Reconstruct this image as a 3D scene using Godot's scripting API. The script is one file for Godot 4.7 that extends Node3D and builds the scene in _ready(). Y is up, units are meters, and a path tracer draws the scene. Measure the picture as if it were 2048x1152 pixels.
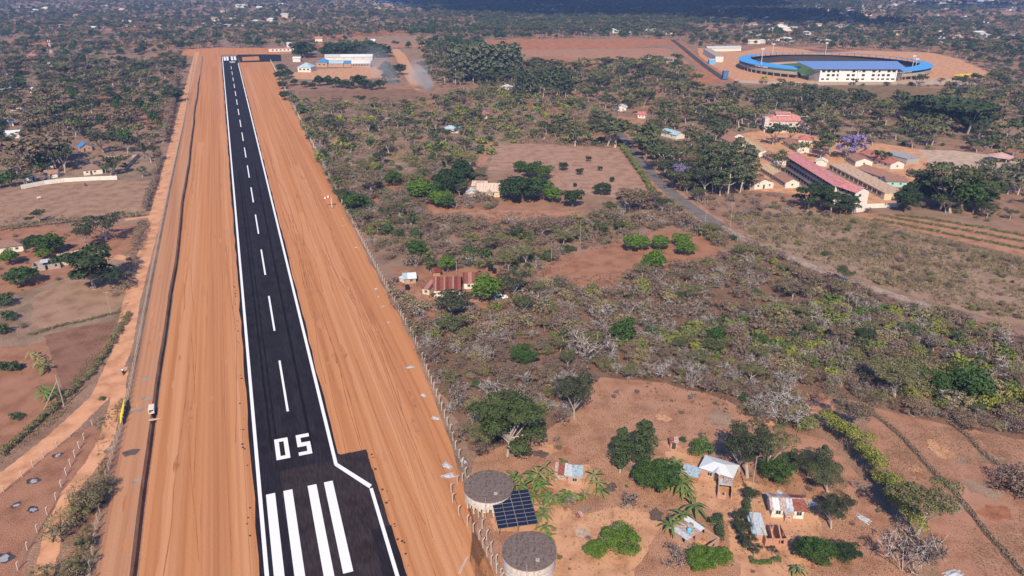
extends Node3D
# An airstrip cut through dry bush country, seen from a drone 100 m up.
# Ground plane at y = 0. Places were surveyed on the ground plane: G(x, y) turns survey marks into metres.

const F := 1500.0
const EYE := 100.0
const TILT := 0.405534
var DIR := Vector3(-0.3424543, 0, -0.9395345)   # along the runway, away from the viewer
var NRM := Vector3(0.9395345, 0, -0.3424543)    # across the runway, to its right
var rng := RandomNumberGenerator.new()
var mats := {}
var tex := {}
var taken := {}
var keepout: Array = []      # [polygon, bounding rect] where nothing grows
var V := PackedVector3Array()
var N := PackedVector3Array()
var C := PackedColorArray()
var tint := Color(1, 1, 1)

func G(x: float, y: float) -> Vector3:
	var u := (x - 1024.0) / F
	var v := (y - 576.0) / F
	var dn := sin(TILT) + v * cos(TILT)
	return Vector3(EYE * u / dn, 0, -EYE * (cos(TILT) - v * sin(TILT)) / dn)

func TS(t: float, s: float, y := 0.0) -> Vector3:
	return NRM * t + DIR * s + Vector3(0, y, 0)

func tall(bx: float, by: float, ty: float) -> float:   # height of an upright thing whose foot and tip were sighted
	var v := (ty - 576.0) / F
	return EYE - absf(G(bx, by).z) * (sin(TILT) + v * cos(TILT)) / (cos(TILT) - v * sin(TILT))

func GP(a: Array) -> PackedVector2Array:
	var p := PackedVector2Array()
	for i in range(0, a.size(), 2):
		var g := G(a[i], a[i + 1])
		p.append(Vector2(g.x, g.z))
	return p

# ---------------------------------------------------------------- shapes
func start() -> void:
	V = PackedVector3Array(); N = PackedVector3Array(); C = PackedColorArray(); tint = Color(1, 1, 1)

func tri(a: Vector3, b: Vector3, c: Vector3) -> void:   # counter-clockwise seen from outside
	var n := (b - a).cross(c - a).normalized()
	V.append(a); V.append(c); V.append(b)
	for i in 3:
		N.append(n); C.append(tint)

func quad(a: Vector3, b: Vector3, c: Vector3, d: Vector3) -> void:
	tri(a, b, c); tri(a, c, d)

func hexa(p: Array) -> void:   # bottom 0-3 counter-clockwise seen from above, top 4-7
	quad(p[3], p[2], p[1], p[0]); quad(p[4], p[5], p[6], p[7])
	for i in 4:
		var j := (i + 1) % 4
		quad(p[i], p[j], p[j + 4], p[i + 4])

func box(c: Vector3, s: Vector3, b := Basis.IDENTITY) -> void:
	var h := s * 0.5
	var p := []
	for y in [-h.y, h.y]:
		for q in [Vector2(-h.x, h.z), Vector2(h.x, h.z), Vector2(h.x, -h.z), Vector2(-h.x, -h.z)]:
			p.append(c + b * Vector3(q.x, y, q.y))
	hexa(p)

func tube(a: Vector3, b: Vector3, ra: float, rb: float, sides := 5, cap := false) -> void:
	var d := (b - a).normalized()
	var u := d.cross(Vector3.RIGHT if absf(d.x) < 0.8 else Vector3.UP).normalized()
	var w := d.cross(u)
	for i in sides:
		var p := TAU * i / sides
		var q := TAU * (i + 1) / sides
		var e := u * cos(p) + w * sin(p)
		var f := u * cos(q) + w * sin(q)
		quad(a + e * ra, a + f * ra, b + f * rb, b + e * rb)
		if cap:
			tri(b, b + e * rb, b + f * rb)
			tri(a, a + f * ra, a + e * ra)

func ring(r0: float, y0: float, r1: float, y1: float, sides := 40, at := Vector3.ZERO, a0 := 0.0, a1 := TAU) -> void:
	for i in sides:
		var p := a0 + (a1 - a0) * i / sides
		var q := a0 + (a1 - a0) * (i + 1) / sides
		var e := Vector3(cos(p), 0, -sin(p))
		var f := Vector3(cos(q), 0, -sin(q))
		var up := Vector3.UP
		quad(at + e * r0 + up * y0, at + f * r0 + up * y0, at + f * r1 + up * y1, at + e * r1 + up * y1)

func commit(m: Material, into: ArrayMesh = null) -> ArrayMesh:
	var am := into if into else ArrayMesh.new()
	var a := []
	a.resize(Mesh.ARRAY_MAX)
	a[Mesh.ARRAY_VERTEX] = V; a[Mesh.ARRAY_NORMAL] = N; a[Mesh.ARRAY_COLOR] = C
	am.add_surface_from_arrays(Mesh.PRIMITIVE_TRIANGLES, a)
	am.surface_set_material(am.get_surface_count() - 1, m)
	return am

# ---------------------------------------------------------------- nodes
func numbered(called: String) -> String:
	var k: int = taken.get(called, 0)
	taken[called] = k + 1
	return called if k == 0 else "%s_%03d" % [called, k]

func part(called: String, m: Mesh, parent: Node, at := Transform3D.IDENTITY) -> MeshInstance3D:
	var o := MeshInstance3D.new()
	o.mesh = m; o.name = called; o.transform = at
	parent.add_child(o, true)
	return o

func made(called: String, m: Material, parent: Node, at := Transform3D.IDENTITY) -> MeshInstance3D:
	return part(called, commit(m), parent, at)

func tag(o: Node, label: String, category := "", group := "", kind := "") -> Node:
	if label: o.set_meta("label", label)
	if category: o.set_meta("category", category)
	if group: o.set_meta("group", group)
	if kind: o.set_meta("kind", kind)
	return o

func thing(called: String, label: String, category: String, at := Transform3D.IDENTITY, group := "") -> Node3D:
	var o := Node3D.new()
	o.name = numbered(called); o.transform = at
	add_child(o)
	tag(o, label, category, group)
	return o

func facing(a: Vector3, b: Vector3) -> Transform3D:   # x runs from a to b, z towards the side of the viewer
	var x := (b - a).normalized()
	return Transform3D(Basis(x, Vector3.UP, x.cross(Vector3.UP)), a)

# ---------------------------------------------------------------- materials
func noise_tex(key: String, type: int, freq: float, lo: Color, hi: Color, octaves := 4, size := 512, mid = null, at := 0.5, seed_ := 1, warp := 0.0) -> Texture2D:
	if tex.has(key): return tex[key]
	var n := FastNoiseLite.new()
	n.noise_type = type; n.frequency = freq; n.fractal_octaves = octaves; n.seed = seed_
	if warp > 0:
		n.domain_warp_enabled = true; n.domain_warp_amplitude = warp
	var g := Gradient.new()
	g.offsets = PackedFloat32Array([0.0, 1.0]); g.colors = PackedColorArray([lo, hi])
	if mid != null: g.add_point(at, mid)
	var t := NoiseTexture2D.new()
	t.width = size; t.height = size; t.seamless = true; t.noise = n; t.color_ramp = g
	tex[key] = t
	return t

func lin(r: float, g: float, b: float) -> Color:
	return Color(r, g, b).linear_to_srgb()

func mat(key: String, col: Color, rough := 0.9, t: Texture2D = null, metres := 4.0, t2: Texture2D = null, metres2 := 60.0, world := true) -> StandardMaterial3D:
	if mats.has(key): return mats[key]
	var m := StandardMaterial3D.new()
	m.resource_name = key; m.albedo_color = col; m.roughness = rough
	m.metallic_specular = 0.3
	if t:
		m.albedo_texture = t
		m.uv1_triplanar = true; m.uv1_world_triplanar = world
		m.uv1_scale = Vector3.ONE / metres
	if t2:
		m.detail_enabled = true; m.detail_albedo = t2; m.detail_blend_mode = BaseMaterial3D.BLEND_MODE_MUL
		m.detail_uv_layer = BaseMaterial3D.DETAIL_UV_2
		m.uv2_triplanar = true; m.uv2_world_triplanar = world
		m.uv2_scale = Vector3.ONE / metres2
	mats[key] = m
	return m

func leafy(key: String, col: Color, through := 0.35) -> StandardMaterial3D:
	var m := mat(key, col, 0.75)
	m.vertex_color_use_as_albedo = true
	m.backlight_enabled = true
	m.backlight = Color(col.r * through, col.g * through, col.b * through * 0.7)
	return m

# ---------------------------------------------------------------- sheets of ground
func sheet(called: String, poly: PackedVector2Array, layer: float, m: Material, angle := 0.0, ragged := 0.0, label := "", parent: Node = null, keep := false) -> MeshInstance3D:
	var p := PackedVector2Array()
	for i in poly.size():
		var a := poly[i]
		var b := poly[(i + 1) % poly.size()]
		var n := 1
		if ragged > 0:
			n = clampi(int(a.distance_to(b) / (ragged * 2.5)), 1, 120)
		for k in n:
			var q := a.lerp(b, float(k) / n)
			if ragged > 0: q += Vector2(rng.randf_range(-1, 1), rng.randf_range(-1, 1)) * ragged * 0.5
			p.append(q)
	var idx := Geometry2D.triangulate_polygon(p)
	if idx.is_empty():
		p = poly
		idx = Geometry2D.triangulate_polygon(p)
	var v := PackedVector3Array()
	var nn := PackedVector3Array()
	var uv := PackedVector2Array()
	var uv2 := PackedVector2Array()
	for q in p:
		v.append(Vector3(q.x, layer * 0.004, q.y)); nn.append(Vector3.UP)
		uv.append(q.rotated(angle)); uv2.append(q)
	for i in range(0, idx.size(), 3):   # clockwise seen from above
		var a := v[idx[i]]
		if (v[idx[i + 1]] - a).cross(v[idx[i + 2]] - a).y > 0:
			var k := idx[i + 1]
			idx[i + 1] = idx[i + 2]; idx[i + 2] = k
	var arr := []
	arr.resize(Mesh.ARRAY_MAX)
	arr[Mesh.ARRAY_VERTEX] = v; arr[Mesh.ARRAY_NORMAL] = nn; arr[Mesh.ARRAY_TEX_UV] = uv; arr[Mesh.ARRAY_TEX_UV2] = uv2; arr[Mesh.ARRAY_INDEX] = idx
	var am := ArrayMesh.new()
	am.add_surface_from_arrays(Mesh.PRIMITIVE_TRIANGLES, arr)
	am.surface_set_material(0, m)
	var o := part(numbered(called) if parent == null else called, am, parent if parent else self)
	if parent == null: o.set_meta("kind", "structure")
	if label: o.set_meta("label", label)
	if keep: keep_clear(poly)
	return o

func keep_clear(p: PackedVector2Array) -> void:
	var r := Rect2(p[0], Vector2.ZERO)
	for q in p: r = r.expand(q)
	keepout.append([p, r])

func soil(key: String, col: Color, streak := Vector2.ZERO, fine := "clod", fine_m := 5.0, blotch_m := 55.0) -> StandardMaterial3D:
	if mats.has(key): return mats[key]
	var m := StandardMaterial3D.new()
	m.resource_name = key; m.albedo_color = col; m.roughness = 0.95; m.metallic_specular = 0.15
	m.albedo_texture = tex[fine]
	m.uv1_scale = Vector3(1.0 / fine_m, 1.0 / fine_m, 1) if streak == Vector2.ZERO else Vector3(1.0 / streak.x, 1.0 / streak.y, 1)
	m.detail_enabled = true; m.detail_albedo = tex["blotch"]; m.detail_blend_mode = BaseMaterial3D.BLEND_MODE_MUL
	m.detail_uv_layer = BaseMaterial3D.DETAIL_UV_2
	m.uv2_scale = Vector3(1.0 / blotch_m, 1.0 / blotch_m, 1)
	mats[key] = m
	return m

func strip_px(pts: Array, width: float, side := 0.0) -> PackedVector2Array:   # a band along sighted marks
	var c := PackedVector2Array()
	for i in range(0, pts.size(), 2):
		var g := G(pts[i], pts[i + 1])
		c.append(Vector2(g.x, g.z))
	return strip(c, width, side)

func strip(c: PackedVector2Array, width: float, side := 0.0) -> PackedVector2Array:
	var l := PackedVector2Array()
	var r := PackedVector2Array()
	for i in c.size():
		var d := (c[mini(i + 1, c.size() - 1)] - c[maxi(i - 1, 0)]).normalized()
		var n := Vector2(-d.y, d.x)
		l.append(c[i] + n * (side + width * 0.5))
		r.append(c[i] + n * (side - width * 0.5))
	r.reverse()
	l.append_array(r)
	return l

func rect_ts(t0: float, t1: float, s0: float, s1: float) -> PackedVector2Array:
	var p := PackedVector2Array()
	for q in [[t0, s0], [t1, s0], [t1, s1], [t0, s1]]:
		var g := TS(q[0], q[1])
		p.append(Vector2(g.x, g.z))
	return p

# ---------------------------------------------------------------- the land
func build_textures() -> void:
	var g := func(k): return Color(k, k, k)
	noise_tex("clod", FastNoiseLite.TYPE_SIMPLEX_SMOOTH, 0.035, g.call(0.42), g.call(1.0), 5, 512, g.call(0.86), 0.5, 3)
	noise_tex("grain", FastNoiseLite.TYPE_SIMPLEX, 0.06, g.call(0.8), g.call(1.0), 4, 512, null, 0.5, 5)
	noise_tex("blotch", FastNoiseLite.TYPE_SIMPLEX_SMOOTH, 0.012, Color(0.80, 0.77, 0.75), Color(1, 1, 1), 5, 512, Color(0.94, 0.93, 0.92), 0.5, 9, 20.0)
	noise_tex("scrubby", FastNoiseLite.TYPE_CELLULAR, 0.05, Color(0.55, 0.53, 0.52), Color(1, 1, 1), 3, 512, Color(0.84, 0.82, 0.8), 0.45, 12, 12.0)
	noise_tex("streak", FastNoiseLite.TYPE_SIMPLEX_SMOOTH, 0.022, Color(0.86, 0.81, 0.77), Color(1, 1, 1), 2, 1024, Color(0.95, 0.93, 0.91), 0.45, 21)
	noise_tex("furrow", FastNoiseLite.TYPE_SIMPLEX, 0.05, Color(0.5, 0.46, 0.44), Color(1, 1, 1), 4, 512, Color(0.85, 0.83, 0.82), 0.5, 31)
	noise_tex("tar", FastNoiseLite.TYPE_SIMPLEX, 0.03, g.call(0.66), g.call(1.0), 4, 512, null, 0.5, 41)
	noise_tex("rust", FastNoiseLite.TYPE_SIMPLEX_SMOOTH, 0.02, Color(0.45, 0.28, 0.22), Color(1, 1, 1), 4, 256, Color(0.8, 0.72, 0.68), 0.35, 51)
	noise_tex("stain", FastNoiseLite.TYPE_SIMPLEX_SMOOTH, 0.02, Color(0.6, 0.56, 0.52), Color(1, 1, 1), 5, 256, Color(0.92, 0.9, 0.88), 0.4, 61)

func build_ground() -> void:
	var ss := []
	var tt := []
	var s := -3000.0
	while s < 9000:
		ss.append(s)
		s += 8.0 if s > -60 and s < 640 else (40.0 if s > -400 and s < 3200 else 400.0)
	var t := -9000.0
	while t < -29.5:
		tt.append(t)
		t += 500.0 if t < -2600 else (40.0 if t < -700 else 8.0)
	tt.append_array([-28.8, -28.7, -27.5, -27.4])
	t = -22.0
	while t < 9000:
		tt.append(t)
		t += 8.0 if t < 700 else (40.0 if t < 2600 else 500.0)
	var n1 := FastNoiseLite.new()
	n1.frequency = 0.006; n1.fractal_octaves = 5; n1.seed = 4
	var n2 := FastNoiseLite.new()
	n2.frequency = 0.012; n2.fractal_octaves = 4; n2.seed = 77
	var red := Color(0.50, 0.285, 0.195)
	var dry := Color(0.43, 0.32, 0.235)
	var grey := Color(0.34, 0.245, 0.195)
	var v := PackedVector3Array()
	var nn := PackedVector3Array()
	var cc := PackedColorArray()
	var uv := PackedVector2Array()
	var idx := PackedInt32Array()
	for i in ss.size():
		for j in tt.size():
			var w: float = tt[j]
			var y := 0.0
			if w > -28.75 and w < -27.45 and ss[i] > 0 and ss[i] < 815: y = -1.6
			if w >= -28.85 and w <= -27.35: w += ditch_t(ss[i]) + 28.1 + 0.12 * n2.get_noise_2d(ss[i] * 9.0, 5.0)
			var p := TS(w, ss[i], y)
			v.append(p); nn.append(Vector3.UP)
			var a := clampf(n1.get_noise_2d(p.x, p.z) * 1.3 + 0.5, 0, 1)
			var b := clampf(n2.get_noise_2d(p.x, p.z) * 1.4 + 0.5, 0, 1)
			cc.append(dry.lerp(red, a).lerp(grey, b * 0.6))
			uv.append(Vector2(p.x, p.z))
	var w2 := tt.size()
	for i in ss.size() - 1:
		for j in w2 - 1:
			var a := i * w2 + j
			idx.append_array([a, a + w2, a + w2 + 1, a, a + w2 + 1, a + 1])
	var arr := []
	arr.resize(Mesh.ARRAY_MAX)
	arr[Mesh.ARRAY_VERTEX] = v; arr[Mesh.ARRAY_COLOR] = cc; arr[Mesh.ARRAY_TEX_UV] = uv; arr[Mesh.ARRAY_TEX_UV2] = uv; arr[Mesh.ARRAY_INDEX] = idx
	var am := ArrayMesh.new()
	am.add_surface_from_arrays(Mesh.PRIMITIVE_TRIANGLES, arr)
	var st := SurfaceTool.new()
	st.create_from(am, 0)
	st.set_smooth_group(-1)
	st.deindex()
	st.generate_normals()
	am = st.commit()
	var m := soil("bush_soil", Color.WHITE, Vector2.ZERO, "scrubby", 9.0, 70.0)
	m.vertex_color_use_as_albedo = true
	am.surface_set_material(0, m)
	var o := part("ground", am, self)
	tag(o, "dry red-brown bush soil running out to the far town", "", "", "structure")

func ditch_t(s: float) -> float:   # the ditch was dug by hand: it wanders
	return -28.1 + 0.4 * sin(s * 0.021 + 1.0) * sin(s * 0.0087) + 0.08 * sin(s * 0.11 + 2.0) + (0.22 * sin(s * 0.047) if s > 250 else 0.0)

func fence_t(s: float) -> float:   # how far to the right of the runway the long fence stands
	var k := [[-60.0, 30.0], [100.0, 33.0], [140.0, 36.8], [190.0, 39.8], [285.0, 40.0], [427.0, 41.0], [893.0, 45.2], [1000.0, 46.0]]
	for i in k.size() - 1:
		if s <= k[i + 1][0]:
			return lerpf(k[i][1], k[i + 1][1], clampf((s - k[i][0]) / (k[i + 1][0] - k[i][0]), 0, 1))
	return 46.0

func build_airstrip() -> void:
	var ang := -atan2(DIR.z, DIR.x)     # turns world x, z so that u runs along the runway
	var orange := soil("graded_murram", lin(0.60, 0.275, 0.125), Vector2(5200, 40), "streak", 5, 140)
	var orange2 := soil("graded_murram_verge", lin(0.55, 0.285, 0.16), Vector2(4200, 30), "streak", 5, 110)
	for m in [orange, orange2]:
		m.detail_albedo = tex["grain"]
		m.uv2_scale = Vector3(1.0 / 9.0, 1.0 / 9.0, 1)
	var rpoly := PackedVector2Array()
	var outer := PackedVector2Array()
	var s := -60.0
	while s <= 940:
		var a := TS(11.0, s)
		rpoly.append(Vector2(a.x, a.z))
		s += 100
	s = 940.0
	while s >= -60:
		var a := TS(fence_t(s) - 1.0 + rng.randf_range(-0.5, 0.5), s)
		rpoly.append(Vector2(a.x, a.z))
		s -= 10
	sheet("graded_strip", rpoly, 1, orange, ang, 0, "orange graded murram strip between the runway and the long post fence", null, true)
	var lp := ts_poly([[-7.0, -60], [-7.0, 1030]])
	var vp := ts_poly([[-34.6, 1030], [-34.6, -60]])
	s = 1030.0
	while s >= -60:
		lp.append_array(ts_poly([[ditch_t(s) + 0.8, s]]))
		s -= 6
	s = -60.0
	while s <= 1030:
		vp.append_array(ts_poly([[ditch_t(s) - 0.8, s]]))
		s += 6
	sheet("graded_strip", lp, 1, orange, ang, 0, "orange graded murram strip between the ditch and the runway", null, true)
	sheet("verge", vp, 1, orange2, ang, 0, "pale murram verge between the ditch and the fence", null, true)
	for b in [[15.5, 19, 300, 880, 0], [24, 29, 60, 420, 0], [19.5, 22.5, -60, 330, 0], [30, 33.5, 120, 600, 1], [-24.5, -21, -60, 500, 0], [-17, -11.5, 60, 900, 1], [-10.6, -8.0, -60, 1000, 0]]:
		var m := soil("murram_pass_pale", lin(0.635, 0.31, 0.155), Vector2(5000, 34), "streak", 5, 130) if b[4] == 0 else soil("murram_pass_dark", lin(0.56, 0.255, 0.12), Vector2(5000, 28), "streak", 5, 130)
		m.detail_albedo = tex["grain"]
		m.uv2_scale = Vector3(1.0 / 9.0, 1.0 / 9.0, 1)
		sheet("grader_track", rect_ts(b[0], b[1], b[2], b[3]), 2, m, ang, 0.7, "long pass of the grader along the murram strip")
	for i in 70:   # scuffs, washed spots and scraped places
		var side_t := rng.randf_range(13, 34) if i % 5 < 3 else (rng.randf_range(-26, -9) if i % 5 == 3 else rng.randf_range(-34, -29.8))
		var sp := rng.randf_range(95, 420)
		var line2 := PackedVector2Array()
		var long_ := rng.randf_range(0.5, 5.0)
		for k in 14:
			var aa := TAU * k / 14.0
			line2.append_array(ts_poly([[side_t + cos(aa) * rng.randf_range(0.2, 0.5) * (1.0 + 0.2 * long_), sp + sin(aa) * long_ * rng.randf_range(0.7, 1.3)]]))
		sheet("scuffed_patch", line2, 2.2 + 0.002 * i, [mats["murram_pass_dark"], mats["murram_pass_pale"], soil("scraped_earth", lin(0.55, 0.255, 0.125), Vector2.ZERO, "grain", 3, 20)][i % 3], ang, 0.1, "scuffed spot on the graded murram")
	# turned earth beside the far end and the round end of the strip
	var n3 := FastNoiseLite.new()
	n3.frequency = 0.008; n3.seed = 5
	var rut := soil("murram_rut", lin(0.42, 0.18, 0.085), Vector2(60, 3), "streak", 5, 60)
	for i in 64:
		var t0 := rng.randf_range(13.5, 32.0) if i % 5 else rng.randf_range(-25, -10)
		var s0 := rng.randf_range(60, 420) if i % 2 else rng.randf_range(90, 240)
		var L := rng.randf_range(30, 170)
		var line := PackedVector2Array()
		for k in 24:
			var sg := s0 + L * k / 23.0
			var g := TS(clampf(t0 + 6.0 * n3.get_noise_2d(sg * 0.35, i * 40.0), 12.6 if t0 > 0 else -26.5, 33.0 if t0 > 0 else -8.6), sg)
			line.append(Vector2(g.x, g.z))
		sheet("tyre_rut", strip(line, rng.randf_range(0.1, 0.24)), 2.4 + 0.02 * i, rut, ang, 0, "tyre rut pressed into the graded murram")
	sheet("graded_strip", GP([362, 108, 372, 99, 440, 96, 560, 96, 600, 104, 560, 109, 443, 109, 385, 112]), 1.5, orange, ang, 1.0, "turned orange earth round the far end of the runway", null, true)
	# asphalt
	var old := soil("asphalt_old", lin(0.062, 0.046, 0.048), Vector2(60, 7), "tar", 5, 40)
	var new := soil("asphalt", lin(0.033, 0.028, 0.036), Vector2(80, 5), "tar", 5, 50)
	for m in [old, new]: m.roughness = 0.8
	keep_clear(rect_ts(-8, 12, -60, 1010))
	var tar := sheet("runway", rect_ts(-7.4, 11.5, -60, 1004), 3, new, ang, 0.25, "freshly laid black asphalt runway")
	var lane := soil("asphalt_lane", lin(0.040, 0.034, 0.043), Vector2(120, 6), "tar", 5, 70)
	for b in [[-3.4, 0.2], [3.9, 7.6]]: sheet("paver_lane", rect_ts(b[0], b[1], 142, 1003), 3.5, lane, ang, 0.1, "slightly paler lane of asphalt laid by the paver", tar)
	for b in [[-2.9, -2.3], [5.6, 6.3], [-1.6, -1.2]]: sheet("tyre_rubber", rect_ts(b[0], b[1], 150, 420), 3.9, soil("rubber", lin(0.017, 0.015, 0.018), Vector2(60, 3), "tar", 5, 30), ang, 0.15, "dark streak of tyre rubber", tar)
	for b in [[-7.75, -7.15, -60, 1000], [11.15, 11.75, 144, 925]]: sheet("dusty_edge", rect_ts(b[0], b[1], b[2], b[3]), 4.7, orange, ang, 0.55, "red dust creeping over the asphalt edge", tar)
	sheet("turning_pad", PackedVector2Array(rect_ts(10.5, 17.4, -60, 143.6)), 4, old, ang, 0.2, "older brownish asphalt of the turning pad beside the runway threshold")
	sheet("asphalt_patch", rect_ts(13.6, 17.6, -60, 117), 5, new, ang, 0.1, "square of fresh black asphalt on the turning pad", tar)
	sheet("asphalt_patch", rect_ts(-1.5, 12.5, -60, 142), 4.5, old, ang, 0.4, "worn brown asphalt around the threshold bars", tar)
	sheet("taxiway", GP([474, 109.3, 530, 108.6, 562, 109, 563, 122.5, 520, 124, 480, 125]), 3.5, new, ang, 0.4, "short asphalt loop turning off the far end of the runway", null, true)
	sheet("traffic_island", GP([484, 114.2, 517, 112.5, 519.5, 120.6, 485, 121.8]), 4.5, orange, ang, 0.4, "bare orange island inside the asphalt loop")
	# paint
	var paint := soil("runway_paint", lin(0.86, 0.86, 0.86), Vector2(9, 2.2), "grain", 5, 30)
	paint.detail_enabled = false
	var put := func(called, p): sheet(called, p, 6, paint, ang, 0, "", tar)
	var mark := func(called, t0, t1, s0, s1): put.call(called, rect_ts(t0, t1, s0, s1))
	mark.call("edge_line", -6.3, -5.55, -60, 1000)
	mark.call("edge_line", 9.85, 10.6, 140.2, 926)
	put.call("edge_line", ts_poly([[9.85, 140.0], [10.6, 140.6], [16.3, 130.6], [15.6, 129.6]]))
	mark.call("edge_line", 15.6, 16.3, -60, 129.5)
	mark.call("edge_line", -5.5, 10.6, 1000.2, 1001.6)
	var k := 165.8
	while k < 915:
		mark.call("centre_dash", 1.85, 2.4, k, k + 27.3)
		k += 46.9
	for t in [-4.75, -1.3, 3.6, 6.95]: mark.call("threshold_bar", t, t + 1.8, 107.3, 134.8)
	for t in [-4.6, -1.5, 3.4, 6.8]: mark.call("threshold_bar", t, t + 2.4, 955, 997)
	# 0 and 5 by the near threshold, 2 and 3 by the far one
	for r in [[-1.85, -0.9, 146.2, 154.5], [0.15, 1.1, 146.2, 154.5], [-0.9, 0.15, 146.2, 147.5], [-0.9, 0.15, 153.2, 154.5]]: mark.call("digit_stroke", r[0], r[1], r[2], r[3])
	for r in [[2.95, 5.85, 153.2, 154.6], [2.95, 3.9, 149.6, 153.2], [3.9, 5.85, 149.6, 151.2], [4.9, 5.85, 146.2, 149.6], [2.95, 4.9, 146.2, 147.5]]: mark.call("digit_stroke", r[0], r[1], r[2], r[3])
	for r in [[-1.2, 1.6, 930, 932], [-1.2, -0.3, 932, 936.5], [-1.2, 1.6, 936.5, 938.2], [0.7, 1.6, 938.2, 942], [-1.2, 1.6, 942, 944]]: mark.call("digit_stroke", 3.0 - r[0], 3.0 - r[1] , r[2], r[3])
	for r in [[2.6, 5.4, 930, 932], [2.6, 3.5, 932, 942], [3.5, 5.4, 936.2, 938], [2.6, 5.4, 942, 944]]: mark.call("digit_stroke", r[0] + 2, r[1] + 2, r[2], r[3])

func ts_poly(a: Array) -> PackedVector2Array:
	var p := PackedVector2Array()
	for q in a:
		var g := TS(q[0], q[1])
		p.append(Vector2(g.x, g.z))
	return p

func build_fields() -> void:
	var tan_ := soil("dry_pasture", lin(0.50, 0.305, 0.20), Vector2.ZERO, "clod", 6, 45)
	var red := soil("red_field", lin(0.50, 0.24, 0.145), Vector2.ZERO, "clod", 5, 45)
	var pale := soil("swept_yard", lin(0.68, 0.375, 0.22), Vector2.ZERO, "grain", 5, 35)
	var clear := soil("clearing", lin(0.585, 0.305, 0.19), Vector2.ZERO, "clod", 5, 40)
	var plough := soil("ploughed", lin(0.55, 0.295, 0.195), Vector2(14, 2.2), "furrow", 4, 45)
	var brown := soil("brown_field", lin(0.36, 0.2, 0.14), Vector2(22, 2.4), "furrow", 4, 40)
	var straw := soil("dry_grassland", lin(0.46, 0.33, 0.245), Vector2.ZERO, "scrubby", 7, 60)
	var bright := soil("orange_earth", lin(0.60, 0.27, 0.145), Vector2.ZERO, "clod", 12, 80)
	var yellow := soil("yellow_grass", lin(0.40, 0.30, 0.15), Vector2.ZERO, "scrubby", 6, 40)
	var road := soil("dirt_road", lin(0.66, 0.36, 0.215), Vector2(40, 4), "streak", 5, 40)
	var tar := soil("road_tar", lin(0.27, 0.24, 0.235), Vector2(30, 4), "tar", 5, 40)
	var conc := soil("pale_paving", lin(0.60, 0.45, 0.35), Vector2.ZERO, "grain", 5, 30)
	var ash := soil("ash", lin(0.12, 0.105, 0.11), Vector2.ZERO, "clod", 3, 12)
	for m in [clear, red, tan_, plough]: m.albedo_color = m.albedo_color.lightened(0.04)
	# right of the airstrip
	sheet("clearing", GP([1190, 755, 1330, 765, 1450, 800, 1530, 850, 1650, 880, 1710, 940, 1770, 1020, 1830, 1152, 1860, 1290, 900, 1290, 945, 1152, 935, 960, 960, 905, 1080, 870, 1150, 830]), 1, clear, 0, 1.2, "bare reddish ground around the homesteads")
	sheet("yard", GP([1330, 905, 1400, 890, 1470, 960, 1530, 990, 1560, 985, 1640, 1000, 1640, 1050, 1620, 1152, 1590, 1290, 1500, 1290, 1480, 1110, 1480, 1040, 1450, 1020, 1370, 1000, 1340, 960]), 2, pale, 0, 1.0, "swept pale yard between the houses", null, false)
	sheet("yard", GP([1090, 935, 1180, 930, 1200, 990, 1120, 985, 1085, 970]), 2, pale, 0, 0.8, "swept yard round the small rust-patched house")
	sheet("yard", GP([985, 1035, 1110, 1020, 1160, 1030, 1260, 1010, 1330, 1040, 1280, 1120, 1250, 1200, 1100, 1200, 1110, 1080, 1090, 1060, 990, 1065]), 2.5, pale, 0, 1.0, "pale trodden ground beside the round tanks")
	sheet("path", strip_px([1330, 880, 1360, 905, 1345, 960, 1390, 1000, 1440, 1015, 1470, 1050, 1478, 1110, 1520, 1150, 1540, 1240], 3.2), 3, pale, 0, 0.5, "footpath winding past the silver-roofed house")
	sheet("ploughed_field", GP([1725, 812, 1890, 848, 2048, 880, 2200, 905, 2300, 1300, 1900, 1300, 1866, 1090, 1790, 960, 1745, 900, 1735, 850]), 1, plough, 0.9, 0.8, "ploughed pinkish field beyond the hedge", null, true)
	sheet("ploughed_field", GP([1592, 783, 1650, 787, 1676, 800, 1680, 812, 1645, 832, 1618, 826]), 1, clear, 0.4, 0.5, "small bare plot walled in by scrub", null, true)
	sheet("red_field", GP([1075, 552, 1100, 525, 1180, 500, 1250, 482, 1330, 460, 1400, 470, 1450, 508, 1440, 520, 1370, 532, 1290, 545, 1210, 582, 1130, 575]), 1, red, 0.3, 0.8, "bare red field with round mango trees", null, true)
	sheet("ploughed_field", GP([995, 288, 1080, 288, 1236, 298, 1316, 392, 1240, 396, 1130, 386, 1050, 340, 975, 340]), 1, soil("dry_plough", lin(0.55, 0.355, 0.26), Vector2(30, 3.5), "furrow", 4, 45), 0.1, 0.8, "ploughed field dotted with small trees", null, true)
	sheet("bare_plot", GP([735, 395, 790, 362, 800, 345, 905, 345, 910, 360, 850, 395, 900, 412, 1020, 416, 1165, 420, 1160, 440, 1010, 450, 870, 436, 780, 432, 740, 425]), 1, red, 0, 1.0, "bare brown plot by the cream house")
	sheet("bare_plot", GP([860, 418, 1010, 420, 1165, 422, 1155, 440, 1010, 448, 870, 434]), 2, clear, 0, 0.8, "tan bare strip below the cream house", null, true)
	sheet("dry_grassland", GP([1440, 425, 1560, 412, 1700, 430, 2048, 520, 2250, 580, 2250, 690, 2048, 655, 1850, 600, 1700, 552, 1600, 520, 1500, 475]), 1, straw, 0, 1.5, "dry brown grassland sloping away from the asphalt road")
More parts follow.
